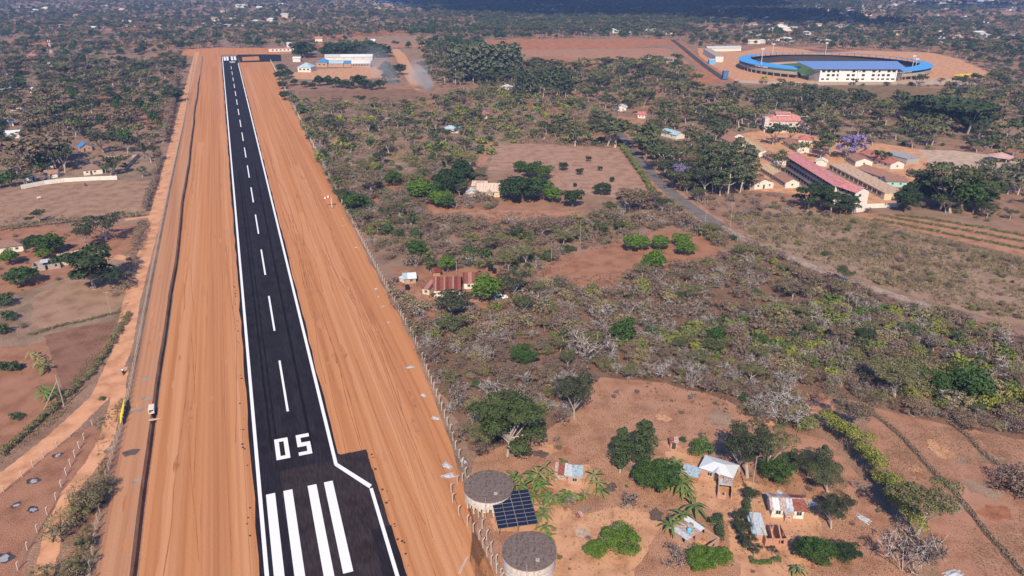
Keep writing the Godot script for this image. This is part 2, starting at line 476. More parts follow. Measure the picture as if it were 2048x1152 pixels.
	sheet("crop_field", GP([1695, 425, 1800, 428, 1900, 440, 2048, 470, 2200, 500, 2200, 560, 2048, 512, 1900, 478, 1760, 448]), 2, clear, 0.25, 1.0, "planted field with green crop rows", null, true)
	sheet("yellow_grass", GP([770, 306, 800, 300, 960, 305, 955, 322, 790, 322]), 1, yellow, 0, 1.0, "patch of yellow dry grass")
	sheet("ash_field", GP([595, 182, 830, 178, 856, 190, 820, 203, 760, 206, 640, 202, 600, 196]), 1, soil("trampled_plot", lin(0.36, 0.225, 0.16), Vector2.ZERO, "scrubby", 9, 60), 0, 1.5, "dusty cleared plot beside the smoking fires", null, true)
	sheet("yard", GP([583, 146, 640, 138, 752, 134, 770, 150, 765, 156, 650, 160, 590, 158]), 1, pale, 0, 1.0, "dusty playground in front of the blue-roofed school", null, true)
	sheet("orange_field", GP([968, 82, 1060, 78, 1330, 78, 1338, 86, 1260, 96, 1150, 97, 1010, 100, 975, 96]), 1, bright, 0, 2.0, "broad orange ploughed field", null, true)
	sheet("orange_field", GP([1020, 122, 1060, 116, 1120, 114, 1190, 130, 1195, 140, 1100, 142, 1035, 136]), 1, bright, 0, 1.5, "orange eroded earth bank", null, true)
	sheet("pale_field", GP([1000, 100, 1250, 98, 1330, 96, 1360, 112, 1380, 128, 1200, 130, 1120, 113, 1020, 112]), 1, clear, 0, 2.0, "pale dry field below the orange one")
	sheet("orange_field", GP([1375, 138, 1420, 150, 1450, 164, 1400, 168, 1375, 160]), 1, bright, 0, 1.5, "bare orange slope beside the bending road", null, true)
	sheet("stadium_ground", GP([1395, 96, 1480, 104, 1540, 92, 1600, 98, 1860, 105, 1920, 118, 1990, 150, 1960, 164, 1640, 168, 1470, 164, 1440, 150, 1400, 120]), 1, pale, 0, 2.0, "bare sandy ground around the stadium", null, true)
	sheet("school_ground", GP([1425, 295, 1470, 270, 1560, 255, 1640, 275, 1750, 285, 1850, 300, 2010, 320, 2030, 340, 1900, 352, 1850, 372, 1800, 410, 1715, 412, 1640, 400, 1560, 385, 1500, 382, 1490, 340]), 1, pale, 0, 1.5, "sandy ground between the school blocks", null, true)
	sheet("scrub_field", GP([1380, 178, 1440, 171, 1800, 172, 1930, 182, 1990, 200, 1900, 196, 1780, 205, 1640, 192, 1500, 186, 1400, 192]), 1, soil("olive_field", lin(0.33, 0.235, 0.14), Vector2.ZERO, "scrubby", 12, 60), 0, 2.0, "open brown field below the stadium wall", null, true)
	keep_clear(GP([788, 548, 860, 540, 1000, 538, 1020, 600, 860, 618, 800, 596]))
	keep_clear(GP([142, 296, 205, 294, 214, 335, 132, 342]))
	sheet("pale_field", GP([1840, 300, 1900, 300, 2048, 318, 2100, 345, 1960, 350, 1860, 335]), 2, conc, 0, 1.5, "pale sandy playing ground beside the school", null, true)
	sheet("bare_plot", GP([1230, 232, 1300, 238, 1290, 270, 1240, 268]), 1, clear, 0, 1.0, "bare ground at the road junction", null, true)
	sheet("bare_plot", GP([1050, 196, 1150, 194, 1150, 226, 1060, 228]), 1, red, 0, 1.2, "bare reddish plot in front of the gum trees")
	sheet("bare_plot", GP([780, 536, 870, 540, 960, 536, 1010, 540, 1060, 570, 1055, 600, 1010, 640, 960, 650, 900, 660, 830, 640, 800, 590]), 1, red, 0, 0.8, "reddish ground around the long rusty-roofed house")
	sheet("yard", GP([815, 590, 850, 575, 1000, 570, 1015, 600, 960, 606, 870, 604]), 2, clear, 0, 0.5, "swept yard in front of the long rusty-roofed house", null, true)
	# roads on the right
	var rd := [1205, 225, 1243, 272, 1270, 308, 1300, 345, 1345, 388, 1400, 428, 1440, 452]
	var rd1 := [1438, 451, 1480, 474, 1600, 524, 1700, 562, 1835, 606, 1900, 630]
	sheet("dirt_road", strip_px(rd1, 4.4), 4, soil("gravel_track", lin(0.52, 0.40, 0.32), Vector2(30, 4), "clod", 5, 40), 0, 0.5, "pale gravel track sunk between banks of scrub")
	keep_clear(strip_px(rd1, 6.5))
	sheet("asphalt_road", strip_px(rd, 6.8), 4, tar, 0, 0.3, "grey asphalt road running past the school")
	sheet("road_shoulder", strip_px(rd, 11.0), 3, clear, 0, 0.8, "sandy shoulders of the grey asphalt road")
	keep_clear(strip_px(rd, 11.5))
	var rd2 := [1344, 79, 1365, 95, 1385, 112, 1410, 132, 1450, 160]
	sheet("asphalt_road", strip_px(rd2, 7.0), 4, new_tar(), 0, 0.3, "newly surfaced road bending down to the stadium gate")
	sheet("road_shoulder", strip_px(rd2, 17.0), 3, bright, 0, 1.0, "orange shoulders of the stadium road")
	keep_clear(strip_px(rd2, 17.0))
	var rd3 := [787, 98, 800, 110, 815, 140, 832, 165, 846, 180]
	sheet("dirt_road", strip_px(rd3, 13.0), 3, pale, 0, 1.0, "straight dirt road past the smoking fire")
	keep_clear(strip_px(rd3, 17.0))
	for a in [[1718, 806, 1760, 838, 1800, 870, 1850, 925, 1910, 985, 1970, 1060, 2048, 1150, 2130, 1260], [1895, 842, 1930, 868, 1960, 900, 2000, 935, 2060, 975, 2160, 1050]]:
		sheet("field_bund", strip_px(a, 1.6), 2, soil("bund", lin(0.24, 0.165, 0.12), Vector2.ZERO, "scrubby", 2, 20), 0, 0.5, "dark grassy bund between ploughed strips")
	sheet("path", strip_px([945, 350, 960, 325, 985, 285], 6.0), 1, clear, 0, 0.8, "track between hedges", null, true)
	# left of the airstrip
	sheet("dirt_road", strip_px([394, 104, 372, 192, 345, 300, 320, 400, 292, 500, 264, 600, 244, 700, 205, 790, 120, 870, 20, 950, -80, 1030], 5.2), 4, road, 0, 0.4, "sandy dirt road alongside the fence", null, true)
	sheet("dirt_road", strip_px([243, 735, 235, 800, 215, 870, 190, 920, 140, 985, 110, 1060, 85, 1152, 60, 1240], 3.4), 4.5, road, 0, 0.4, "narrow dirt track forking off along the fence", null, true)
	sheet("path", strip_px([305, 432, 270, 437, 250, 440], 3.0), 3, road, 0, 0.3, "short sandy turning off the dirt road")
	sheet("path", strip_px([272, 520, 230, 513, 205, 520], 4.5), 3, road, 0, 0.4, "sandy drive to the long low house", null, true)
	sheet("pasture", GP([-60, 445, -60, 395, 20, 385, 60, 372, 150, 362, 225, 360, 300, 362, 303, 385, 290, 425, 240, 432, 120, 436]), 1, tan_, 0, 0.8, "smooth tan pasture below the white wall", null, true)
	sheet("bare_plot", GP([-60, 450, 60, 452, 150, 455, 288, 448, 283, 495, 240, 510, 160, 545, 60, 580, -60, 600]), 1, red, 0, 1.0, "red earth around the long low house")
	sheet("red_field", GP([70, 590, 140, 560, 190, 545, 275, 530, 262, 600, 230, 625, 150, 645, 60, 660]), 1, tan_, 0.5, 0.8, "pinkish bare field beside the utility pole", null, true)
	sheet("ploughed_field", GP([88, 672, 150, 655, 232, 640, 215, 700, 165, 760, 130, 790, 115, 745]), 1, brown, 0.75, 0.5, "brown ploughed triangle by the dirt road", null, true)
	sheet("red_field", GP([-60, 700, 60, 690, 90, 680, 110, 750, 120, 790, 60, 850, 10, 905, -60, 960]), 1, red, 0.6, 0.8, "red terraced field behind the banana plants", null, true)
	sheet("bare_plot", GP([-60, 1000, 20, 965, 110, 890, 190, 850, 205, 870, 150, 960, 60, 1100, 30, 1200, -60, 1300]), 1, red, 0.6, 0.8, "bare reddish ground with grey ash heaps", null, true)
	sheet("bare_plot", GP([185, 175, 330, 200, 355, 180, 350, 250, 330, 262, 215, 255]), 1, red, 0, 1.5, "reddish ground under the trees by the far dirt road")
	for a in [[0, 50, 60, 40, 110, 46, 60, 58, 0, 62], [200, 55, 290, 48, 340, 55, 250, 64], [20, 78, 130, 84, 110, 96, 0, 92], [300, 108, 380, 104, 372, 122, 330, 130], [390, 60, 480, 55, 520, 62, 450, 70], [505, 52, 590, 48, 590, 60, 520, 64]]:
		sheet("bare_plot", GP(a), 1, bright, 0, 3.0, "bare orange earth among the far bush")
	for a in [[700, 22, 760, 20, 790, 30, 720, 34], [1030, 66, 1170, 64, 1160, 74, 1040, 74], [1800, 38, 1920, 32, 2048, 36, 2048, 58, 1900, 56, 1820, 50], [1590, 95, 1690, 88, 1730, 100, 1640, 106]]:
		sheet("pale_field", GP(a), 1, clear, 0, 3.0, "pale dry clearing in the far bush")
	for i in 60:
		var far_y := rng.randf_range(12, 92)
		var far_x := rng.randf_range(-100, 2150)
		if far_x > 1380 and far_y > 70 or far_x > 940 and far_x < 1380 and far_y > 60: continue
		var ctr := G(far_x, far_y)
		var bl := PackedVector2Array()
		var r0 := rng.randf_range(16, 60)
		var ph := rng.randf() * 6
		for k in 18:
			var a := TAU * k / 18.0
			bl.append(Vector2(ctr.x + cos(a) * r0 * (1.6 + 0.5 * sin(3 * a + ph)), ctr.z + sin(a) * r0 * (1.0 + 0.4 * cos(2 * a + ph))))
		sheet("bare_plot", bl, 0.6 + 0.01 * i, [clear, tan_, straw, bright][i % 4], 0, 3.0, "bare cultivated plot in the far bush", null, i % 2 == 0)
	sheet("scrub_floor", GP([770, 560, 1080, 572, 1250, 560, 1450, 515, 1500, 490, 1700, 570, 1850, 615, 2060, 680, 2150, 760, 2150, 905, 2048, 885, 1890, 850, 1700, 800, 1600, 780, 1610, 860, 1530, 850, 1450, 800, 1330, 765, 1190, 755, 1150, 830, 1080, 870, 960, 905, 940, 900, 860, 740]), 0.5, soil("darkened_scrub_floor", lin(0.30, 0.19, 0.14), Vector2.ZERO, "scrubby", 5, 35), 0, 1.2, "reddish-brown scrub floor with the shade between bushes painted in")  # reddish-brown floor, its colour darkened to put shade into the gaps between bushes
	for i in 34:
		var c2 := G(rng.randf_range(1040, 1620), rng.randf_range(800, 1140)) if i < 24 else G(rng.randf_range(1800, 2030), rng.randf_range(880, 1120))
		var kind2 := i % 3
		sheet("soil_patch", blob(c2, rng.randf_range(0.8, 3.6), 0.4), 1.5 + 0.01 * i, [straw, soil("orange_spot", lin(0.52, 0.225, 0.125), Vector2.ZERO, "clod", 3, 20), pale][kind2], 0, 0.25, ["patch of dry trampled grass on the bare slope", "patch of raw orange earth on the bare slope", "patch of pale dust on the bare slope"][kind2])
	# heaps of lime, ash and burnt litter lying on the ground
	for a in [[67, 962, 1.3, 0], [115, 910, 1.0, 0], [32, 1010, 0.9, 0], [66, 1019, 1.1, 0], [8, 1116, 1.6, 0], [292, 758, 1.2, 1], [275, 820, 1.5, 1], [294, 798, 1.2, 1], [262, 905, 1.5, 2], [1080, 908, 1.6, 2], [1223, 974, 1.3, 2], [1312, 1030, 1.6, 2], [273, 962, 0.9, 1], [218, 898, 0.9, 1], [1165, 1066, 1.4, 3]]:
		var c := G(a[0], a[1])
		var mk: Array = [["ash_heap", ash, "patch of dark ash with a pale heart on the red ground"], ["lime_patch", soil("lime", lin(0.55, 0.42, 0.33), Vector2.ZERO, "clod", 3, 12), "spilt pale lime on the murram verge"], ["ash_heap", soil("burnt_litter", lin(0.2, 0.145, 0.125), Vector2.ZERO, "clod", 2, 12), "dark patch of burnt litter on the bare ground"], ["sand_patch", conc, "round patch of pale sand"]][a[3]]
		sheet(mk[0], blob(c, a[2], 0.35 if a[3] < 3 else 0.05), 5, mk[1], 0, 0, mk[2])
		if a[3] == 0: sheet("ash_heart", blob(c + Vector3(0.1, 0, 0.1), a[2] * 0.55, 0.35), 6, soil("white_ash", lin(0.55, 0.56, 0.6), Vector2.ZERO, "clod", 2, 9), 0, 0, "pale grey-white ash in the middle of a burnt patch")

func new_tar() -> StandardMaterial3D:
	return soil("new_road_tar", lin(0.12, 0.112, 0.118), Vector2(30, 4), "tar", 5, 40)

func blob(c: Vector3, r: float, rough: float) -> PackedVector2Array:
	var p := PackedVector2Array()
	var ph := rng.randf() * TAU
	for i in 22:
		var a := TAU * i / 22.0
		var k := r * (1.0 + rough * (0.6 * sin(2 * a + ph) + 0.4 * sin(5 * a + ph * 2)) + rng.randf_range(-rough, rough) * 0.25)
		p.append(Vector2(c.x + cos(a) * k, c.z + sin(a) * k))
	return p

# ---------------------------------------------------------------- plants
var kinds := {}       # kind -> {variants: [[trunk, crown]], far: [[trunk, crown]], tints: [...], bark: material, h: height of the model}
var grown := {}       # kind -> list of placed plants
var wild := FastNoiseLite.new()
var marks := []       # things that plants can be said to stand beside: [place, words, reach]
var shade_words := {"leafless_tree": ["grey", "brown", "whitish"], "thorn_scrub": ["brown", "olive", "mauve-brown", "straw-coloured"], "green_bush": ["olive", "green", "dark green", "lime green"], "mango_tree": ["green", "dark green", "bright green"], "savanna_tree": ["grey-green", "dark", "olive", "brownish"], "gum_tree": ["green", "grey-green", "dark"], "column_tree": ["green", "grey-green"], "umbrella_tree": ["green", "dark green", "grey-green", "purple", "yellow"]}

func leaf(c: Vector3, out: Vector3, s: float, r: RandomNumberGenerator, flat := 0.0) -> void:
	var a := Vector3(r.randfn(), r.randfn() * (1.0 - flat), r.randfn()).normalized()
	var b := a.cross(Vector3(r.randfn(), r.randfn(), r.randfn()).normalized() + Vector3.UP * flat).normalized()
	var p := c + a * s
	var q := c - a * s * 0.55 + b * s * 0.7
	var w := c - a * s * 0.55 - b * s * 0.7
	var n := (q - p).cross(w - p).normalized()
	if n.dot(out) < 0:
		n = -n
		var k := q
		q = w; w = k
	n = (n * 0.75 + out * 0.55).normalized()
	V.append(p); V.append(w); V.append(q)
	var k2 := r.randf_range(0.68, 1.3)
	var col := Color(k2 * tint.r * r.randf_range(0.92, 1.1), k2 * tint.g, k2 * tint.b * r.randf_range(0.85, 1.1))
	for i in 3:
		N.append(n); C.append(col)

func clump(c: Vector3, rad: Vector3, n: int, s: float, r: RandomNumberGenerator, flat := 0.0) -> void:
	for i in n:
		var d := Vector3(r.randfn(), r.randfn(), r.randfn()).normalized()
		if d.y < -0.35: d.y *= -0.6
		var k := pow(r.randf(), 0.28)
		leaf(c + d * rad * k, d, s * r.randf_range(0.6, 1.3), r, flat)

func twig(a: Vector3, b: Vector3, w: float, r: RandomNumberGenerator) -> void:
	var d := (b - a).normalized()
	var u := d.cross(Vector3(r.randfn(), r.randfn(), r.randfn())).normalized() * w
	var n := u.cross(d).normalized()
	if n.y < 0: n = -n
	var col := tint * r.randf_range(0.75, 1.2)
	V.append(a + u); V.append(b); V.append(a - u)
	for i in 3:
		N.append(n); C.append(col)

func branch(p: Vector3, d: Vector3, len_: float, rad: float, depth: int, r: RandomNumberGenerator, ends: Array, twigs: int, spread := 0.62) -> void:
	var q := p + d * len_
	if depth > 0:
		tube(p, q, rad, rad * 0.68, 5 if rad > 0.06 else 3)
	else:
		twig(p, q, rad, r)
	if depth <= 0: return
	if depth <= 1: ends.append(q)
	var n := 3 if depth > 1 else twigs
	for i in n:
		var e := (d * (1.0 - spread * 0.4) + Vector3(r.randfn(), r.randfn() * 0.7 + 0.25, r.randfn()) * spread).normalized()
		branch(q if i < n - 1 or depth == 1 else p.lerp(q, 0.6), e, len_ * r.randf_range(0.55, 0.85), maxf(rad * 0.6, 0.02), depth - 1, r, ends, twigs, spread)

func lumps(r: RandomNumberGenerator, c: Vector3, rad: Vector3, n: int, k: float, leaves: int, s: float, flat := 0.0) -> void:
	for i in n:
		var a := i * 2.39996 + r.randf() * 0.6
		var y := 1.0 - 1.55 * (i + 0.5) / n
		var w := sqrt(maxf(0, 1 - y * y))
		var d := Vector3(cos(a) * w, y, sin(a) * w) * r.randf_range(0.45, 0.95)
		var kk := k * r.randf_range(0.5, 1.35)
		clump(c + d * rad, rad * kk, int(leaves / float(n)), s, r, flat)

func make_kind(kind: String, variants: int, lod: int, seed_: int) -> Array:
	var out := []
	for vi in variants:
		var r := RandomNumberGenerator.new()
		r.seed = seed_ * 100 + vi
		var bark: Material = kinds[kind].bark
		var lm: Material = kinds[kind].tints[0]
		var few: float = [1.0, 0.16, 3.2][lod]
		var big: float = [1.0, 2.3, 0.56][lod]
		var far := lod == 1
		var tm: ArrayMesh = null
		start()
		match kind:
			"leafless_tree":
				var ends := []
				var nst := r.randi_range(2, 4)
				for k in nst:
					var a := TAU * k / nst + r.randf()
					var d := Vector3(cos(a) * 0.5, 1, sin(a) * 0.5).normalized()
					branch(Vector3(r.randfn() * 0.1, -0.1, r.randfn() * 0.1), d, 1.25, 0.05, [3, 2, 4][lod], r, ends, 4, 0.5)
				tm = commit(bark)
				start()
				for e in ends:
					for k in ([13, 6, 9][lod]):
						var d := (Vector3(r.randfn(), r.randfn() * 0.8 + 0.5, r.randfn())).normalized()
						twig(e, e + d * r.randf_range(0.4, 1.1) * (1.4 if far else 1.0), 0.09 if far else 0.02, r)
				out.append([tm, commit(lm)])
				continue
			"thorn_scrub":
				var ends := []
				for k in (4 if far else 7):
					var d := Vector3(r.randfn() * 0.7, 1, r.randfn() * 0.7).normalized()
					branch(Vector3(r.randfn() * 0.3, -0.05, r.randfn() * 0.3), d, 0.7, 0.035, 1 if far else 2, r, ends, 4, 0.75)
				tm = commit(bark)
				start()
				for e in ends:
					for k in (3 if far else 15):
						twig(e, e + Vector3(r.randfn(), r.randfn() * 0.6 + 0.4, r.randfn()).normalized() * r.randf_range(0.35, 0.8), 0.09 if far else 0.022, r)
				lumps(r, Vector3(0, 1.0, 0), Vector3(1.6, 0.9, 1.6), 9, 0.45, int((200 + 130 * vi) * few), 0.125 * big)
				out.append([tm, commit(lm)])
				continue
			"green_bush":
				for k in 5: tube(Vector3(0, -0.05, 0), Vector3(r.randfn() * 0.5, 1.0, r.randfn() * 0.5), 0.05, 0.02, 3)
				tm = commit(bark)
				start()
				lumps(r, Vector3(0, 1.0, 0), Vector3(1.5, 1.25, 1.5), 10, 0.5, int(900 * few), 0.19 * big)
			"mango_tree":
				tube(Vector3(0, -0.1, 0), Vector3(0.1, 2.2, 0), 0.3, 0.2, 6)
				for k in 5:
					var a := k * 1.26
					tube(Vector3(0.1, 1.7, 0), Vector3(cos(a) * 1.7, 3.6, sin(a) * 1.7), 0.14, 0.06, 4)
				tm = commit(bark)
				start()
				lumps(r, Vector3(0, 3.3, 0), Vector3(2.9, 2.6, 2.9), 22, 0.36, int(2600 * few), 0.25 * big)
			"savanna_tree":
				var ends := []
				var lean := Vector3(r.randfn() * 0.15, 1, r.randfn() * 0.15)
				tube(Vector3(0, -0.1, 0), lean * 2.0, 0.22, 0.16, 6)
				for k in 6:
					var a := k * 1.05 + r.randf()
					var e := lean * 2.0 + Vector3(cos(a) * 2.1, 1.9 + r.randf() * 1.4, sin(a) * 2.1) * r.randf_range(0.7, 1.1)
					tube(lean * r.randf_range(1.5, 2.0), e, 0.10, 0.04, 4)
					ends.append(e)
					for j in 2:
						var e2: Vector3 = e + Vector3(r.randfn(), 0.6, r.randfn()) * 0.7
						tube(e, e2, 0.04, 0.02, 3)
						ends.append(e2)
				tm = commit(bark)
				start()
				for e in ends:
					clump(e + Vector3(0, 0.2, 0), Vector3(1.15, 0.62, 1.15) * r.randf_range(0.75, 1.25), int(1700 * few / ends.size()), 0.21 * big, r, 0.3)
			"gum_tree":
				var top := Vector3(r.randfn() * 0.5, 11, r.randfn() * 0.5)
				tube(Vector3(0, -0.1, 0), top * 0.5, 0.13, 0.1, 5)
				tube(top * 0.5, top * 0.95, 0.1, 0.03, 4)
				var ends := []
				for k in 15:
					var b := top * (0.2 + 0.052 * k)
					var a := k * 2.4 + r.randf()
					var e := b + Vector3(cos(a), 0.7, sin(a)) * (1.9 - 0.07 * k) * r.randf_range(0.6, 1.1)
					tube(b, e, 0.05, 0.02, 3)
					ends.append(e)
				ends.append(top)
				tm = commit(bark)
				start()
				for e in ends:
					clump(e, Vector3(1.0, 0.95, 1.0) * r.randf_range(0.7, 1.25), int(1900 * few / ends.size()), 0.22 * big, r)
			"column_tree":
				tube(Vector3(0, -0.1, 0), Vector3(0, 6.5, 0), 0.16, 0.03, 5)
				tm = commit(bark)
				start()
				for k in 16:
					var y := 1.3 + k * 0.36
					var w := 1.25 * sin(PI * clampf((y - 0.4) / 7.0, 0.08, 0.96))
					var a := k * 2.4
					clump(Vector3(cos(a) * w * 0.45, y, sin(a) * w * 0.45), Vector3(w * 0.8, 0.55, w * 0.8), int(1600 * few / 16), 0.2 * big, r)
			"umbrella_tree":
				tube(Vector3(0, -0.1, 0), Vector3(0.2, 2.0, 0.1), 0.17, 0.12, 6)
				var ends := []
				for k in 14:
					var a := k * 2.4 + r.randf() * 0.4
					var w := r.randf_range(0.8, 2.5)
					var e := Vector3(cos(a) * w, (4.4 if k < 9 else 2.6) + r.randf() * 0.9 - w * 0.2, sin(a) * w)
					tube(Vector3(0.2, r.randf_range(1.3, 2.0), 0.1), e, 0.08, 0.03, 4)
					ends.append(e)
				tm = commit(bark)
				start()
				for e in ends:
					clump(e, Vector3(1.25, 0.6, 1.25) * r.randf_range(0.8, 1.2), int(2600 * few / ends.size()), 0.22 * big, r, 0.4)
		out.append([tm, commit(lm)])
	return out

func build_kinds() -> void:
	var grey := leafy("grey_bark", lin(0.36, 0.31, 0.28), 0.0)
	var pale := leafy("pale_bark", lin(0.5, 0.44, 0.39), 0.0)
	var dark := leafy("brown_bark", lin(0.16, 0.115, 0.085), 0.0)
	var spec := {
		"leafless_tree": [grey, 4, 4.3, [leafy("grey_twigs", lin(0.50, 0.43, 0.40), 0.0), leafy("brown_twigs", lin(0.37, 0.275, 0.24), 0.0), leafy("pale_twigs", lin(0.62, 0.56, 0.53), 0.0)]],
		"thorn_scrub": [grey, 5, 2.0, [leafy("scrub_brown", lin(0.23, 0.165, 0.125)), leafy("scrub_olive", lin(0.175, 0.165, 0.08)), leafy("scrub_mauve", lin(0.21, 0.15, 0.13)), leafy("scrub_straw", lin(0.29, 0.24, 0.135))]],
		"green_bush": [dark, 4, 2.2, [leafy("bush_olive", lin(0.165, 0.18, 0.062)), leafy("bush_green", lin(0.095, 0.15, 0.045)), leafy("bush_dark", lin(0.065, 0.1, 0.045)), leafy("bush_lime", lin(0.225, 0.24, 0.055))]],
		"mango_tree": [dark, 3, 5.9, [leafy("mango_green", lin(0.05, 0.095, 0.025)), leafy("mango_dark", lin(0.032, 0.058, 0.024)), leafy("mango_bright", lin(0.09, 0.16, 0.025))]],
		"savanna_tree": [grey, 4, 5.3, [leafy("savanna_green", lin(0.085, 0.10, 0.047)), leafy("savanna_dark", lin(0.055, 0.066, 0.038)), leafy("savanna_olive", lin(0.15, 0.145, 0.07)), leafy("savanna_brown", lin(0.17, 0.13, 0.09))]],
		"gum_tree": [pale, 3, 11.6, [leafy("gum_green", lin(0.085, 0.11, 0.055)), leafy("gum_grey", lin(0.12, 0.135, 0.085)), leafy("gum_dark", lin(0.055, 0.075, 0.042))]],
		"column_tree": [grey, 2, 7.2, [leafy("column_green", lin(0.055, 0.082, 0.035)), leafy("column_grey", lin(0.085, 0.098, 0.062))]],
		"umbrella_tree": [grey, 3, 5.4, [leafy("umbrella_green", lin(0.06, 0.085, 0.03)), leafy("umbrella_dark", lin(0.04, 0.062, 0.026)), leafy("umbrella_grey", lin(0.105, 0.115, 0.06)), leafy("jacaranda_bloom", lin(0.20, 0.16, 0.32), 0.3), leafy("yellow_bloom", lin(0.36, 0.34, 0.05), 0.3)]],
	}
	var k := 1
	for kind in spec:
		kinds[kind] = {"bark": spec[kind][0], "h": spec[kind][2], "tints": spec[kind][3]}
		kinds[kind].near = make_kind(kind, spec[kind][1], 0, k)
		kinds[kind].far = make_kind(kind, 2, 1, k + 50)
		kinds[kind].fine = make_kind(kind, spec[kind][1], 2, k)
		grown[kind] = []
		k += 1
	wild.frequency = 0.011; wild.fractal_octaves = 3; wild.seed = 18

func grow(kind: String, at: Vector3, height: float, wide := 1.0, shade := -1, label := "", group := "") -> void:
	var k: float = height / kinds[kind].h
	grown[kind].append({"at": at, "k": k, "w": k * wide, "a": rng.randf() * TAU, "n": rng.randi() % 97, "shade": shade, "label": label, "group": group, "big": height / (at - Vector3(0, EYE, 0)).length() + (9.0 if shade >= 0 and label else 0.0)})

func plant(kind: String, x: float, y: float, top: float, label: String, group: String, shade := 0, wide := 1.0) -> void:
	grow(kind, G(x, y), maxf(0.5, tall(x, y, top)), wide, shade, label, group)

func is_clear(p: Vector2) -> bool:
	for k in keepout:
		if k[1].has_point(p) and Geometry2D.is_point_in_polygon(p, k[0]): return false
	return true

func scatter(px: Array, kind: String, per_ha: float, lo: float, hi: float, shades: Array, where: String, patchy := 0.5) -> void:
	var poly := GP(px)
	var r := Rect2(poly[0], Vector2.ZERO)
	for q in poly: r = r.expand(q)
	var n := int(r.get_area() / 10000.0 * per_ha)
	var words := {"leafless_tree": "leafless tree", "thorn_scrub": "thorn bush", "green_bush": "leafy bush", "mango_tree": "dense round tree", "savanna_tree": "open-crowned tree", "gum_tree": "slender gum tree", "column_tree": "narrow upright tree", "umbrella_tree": "flat-topped tree"}
	var off := float(kind.hash() % 1000)
	for i in n:
		var p := Vector2(rng.randf_range(r.position.x, r.end.x), rng.randf_range(r.position.y, r.end.y))
		var dens := 1.0 - patchy + patchy * 2.4 * clampf(wild.get_noise_2d(p.x + off * 3.7, p.y - off) + 0.28, 0, 1)
		var roll := rng.randf()
		if roll > dens: continue
		if not Geometry2D.is_point_in_polygon(p, poly) or not is_clear(p): continue
		var h := lerpf(lo, hi, pow(rng.randf(), 1.5))
		grow(kind, Vector3(p.x, 0, p.y), h, rng.randf_range(0.85, 1.25), shades[rng.randi() % shades.size()], "", "")
		var last: Dictionary = grown[kind][-1]
		var near := ""
		for m in marks:
			if Vector2(m[0].x, m[0].z).distance_to(p) < m[2]: near = m[1]
		last.label = ("tall " if h > lerpf(lo, hi, 0.45) else "small ") + shade_words[kind][last.shade] + " " + words[kind] + " " + (near if near else where)
		last.group = words[kind] + ("es " if words[kind].ends_with("bush") else "s ") + (near if near else where)

func plant_out() -> void:
	var mass := {"leafless_tree": "far leafless thicket of bare grey trees", "thorn_scrub": "dry brown thorn scrub covering the bush land", "green_bush": "far green undergrowth across the bush land", "mango_tree": "far dark green trees spread over the plain", "savanna_tree": "far bush woodland of thin-crowned trees", "gum_tree": "far belt of gum trees", "column_tree": "far upright trees", "umbrella_tree": "far flat-topped thorn trees"}
	for kind in grown:
		var all: Array = grown[kind]
		all.sort_custom(func(a, b): return a.big > b.big)
		var K: Dictionary = kinds[kind]
		var rest := {}
		for i in all.size():
			var p: Dictionary = all[i]
			var away: float = Vector2(p.at.x, p.at.z).length()
			var set_: Array = K.fine if away < 190 else (K.near if away < 420 else K.far)
			var v: int = p.n % set_.size()
			var shade: int = p.shade if p.shade >= 0 else p.n % K.tints.size()
			var tr := Transform3D(Basis(Vector3.UP, p.a).scaled_local(Vector3(p.w, p.k, p.w)), p.at)
			if i < 290:
				var o := thing(kind, p.label, "bush" if kind in ["thorn_scrub", "green_bush"] else "tree", Transform3D(Basis.IDENTITY, p.at), p.group)
				tr.origin = Vector3.ZERO
				part("stem" if kind in ["thorn_scrub", "green_bush"] else "trunk", set_[v][0], o, tr)
				var c := part("foliage" if kind in ["thorn_scrub", "green_bush"] else ("twigs" if kind == "leafless_tree" else "crown"), set_[v][1], o, tr)
				c.set_surface_override_material(0, K.tints[shade])
			else:
				var key := "%d|%d|%d" % [2 if away < 190 else (0 if away < 420 else 1), v, shade]
				if not rest.has(key): rest[key] = []
				rest[key].append(tr)
		if rest.is_empty(): continue
		var root := Node3D.new()
		root.name = "far_" + kind + "_growth"
		add_child(root)
		tag(root, mass[kind], "vegetation", "", "stuff")
		for key in rest:
			var b: PackedStringArray = key.split("|")
			var pair: Array = [K.near, K.far, K.fine][int(b[0])][int(b[1])]
			for w in 2:
				var mm := MultiMesh.new()
				mm.transform_format = MultiMesh.TRANSFORM_3D
				mm.mesh = pair[w]
				mm.instance_count = rest[key].size()
				for i in rest[key].size(): mm.set_instance_transform(i, rest[key][i])
				var mi := MultiMeshInstance3D.new()
				mi.multimesh = mm
				mi.name = "trunks" if w == 0 else "crowns"
				mi.material_override = K.bark if w == 0 else K.tints[int(b[2])]
				root.add_child(mi, true)

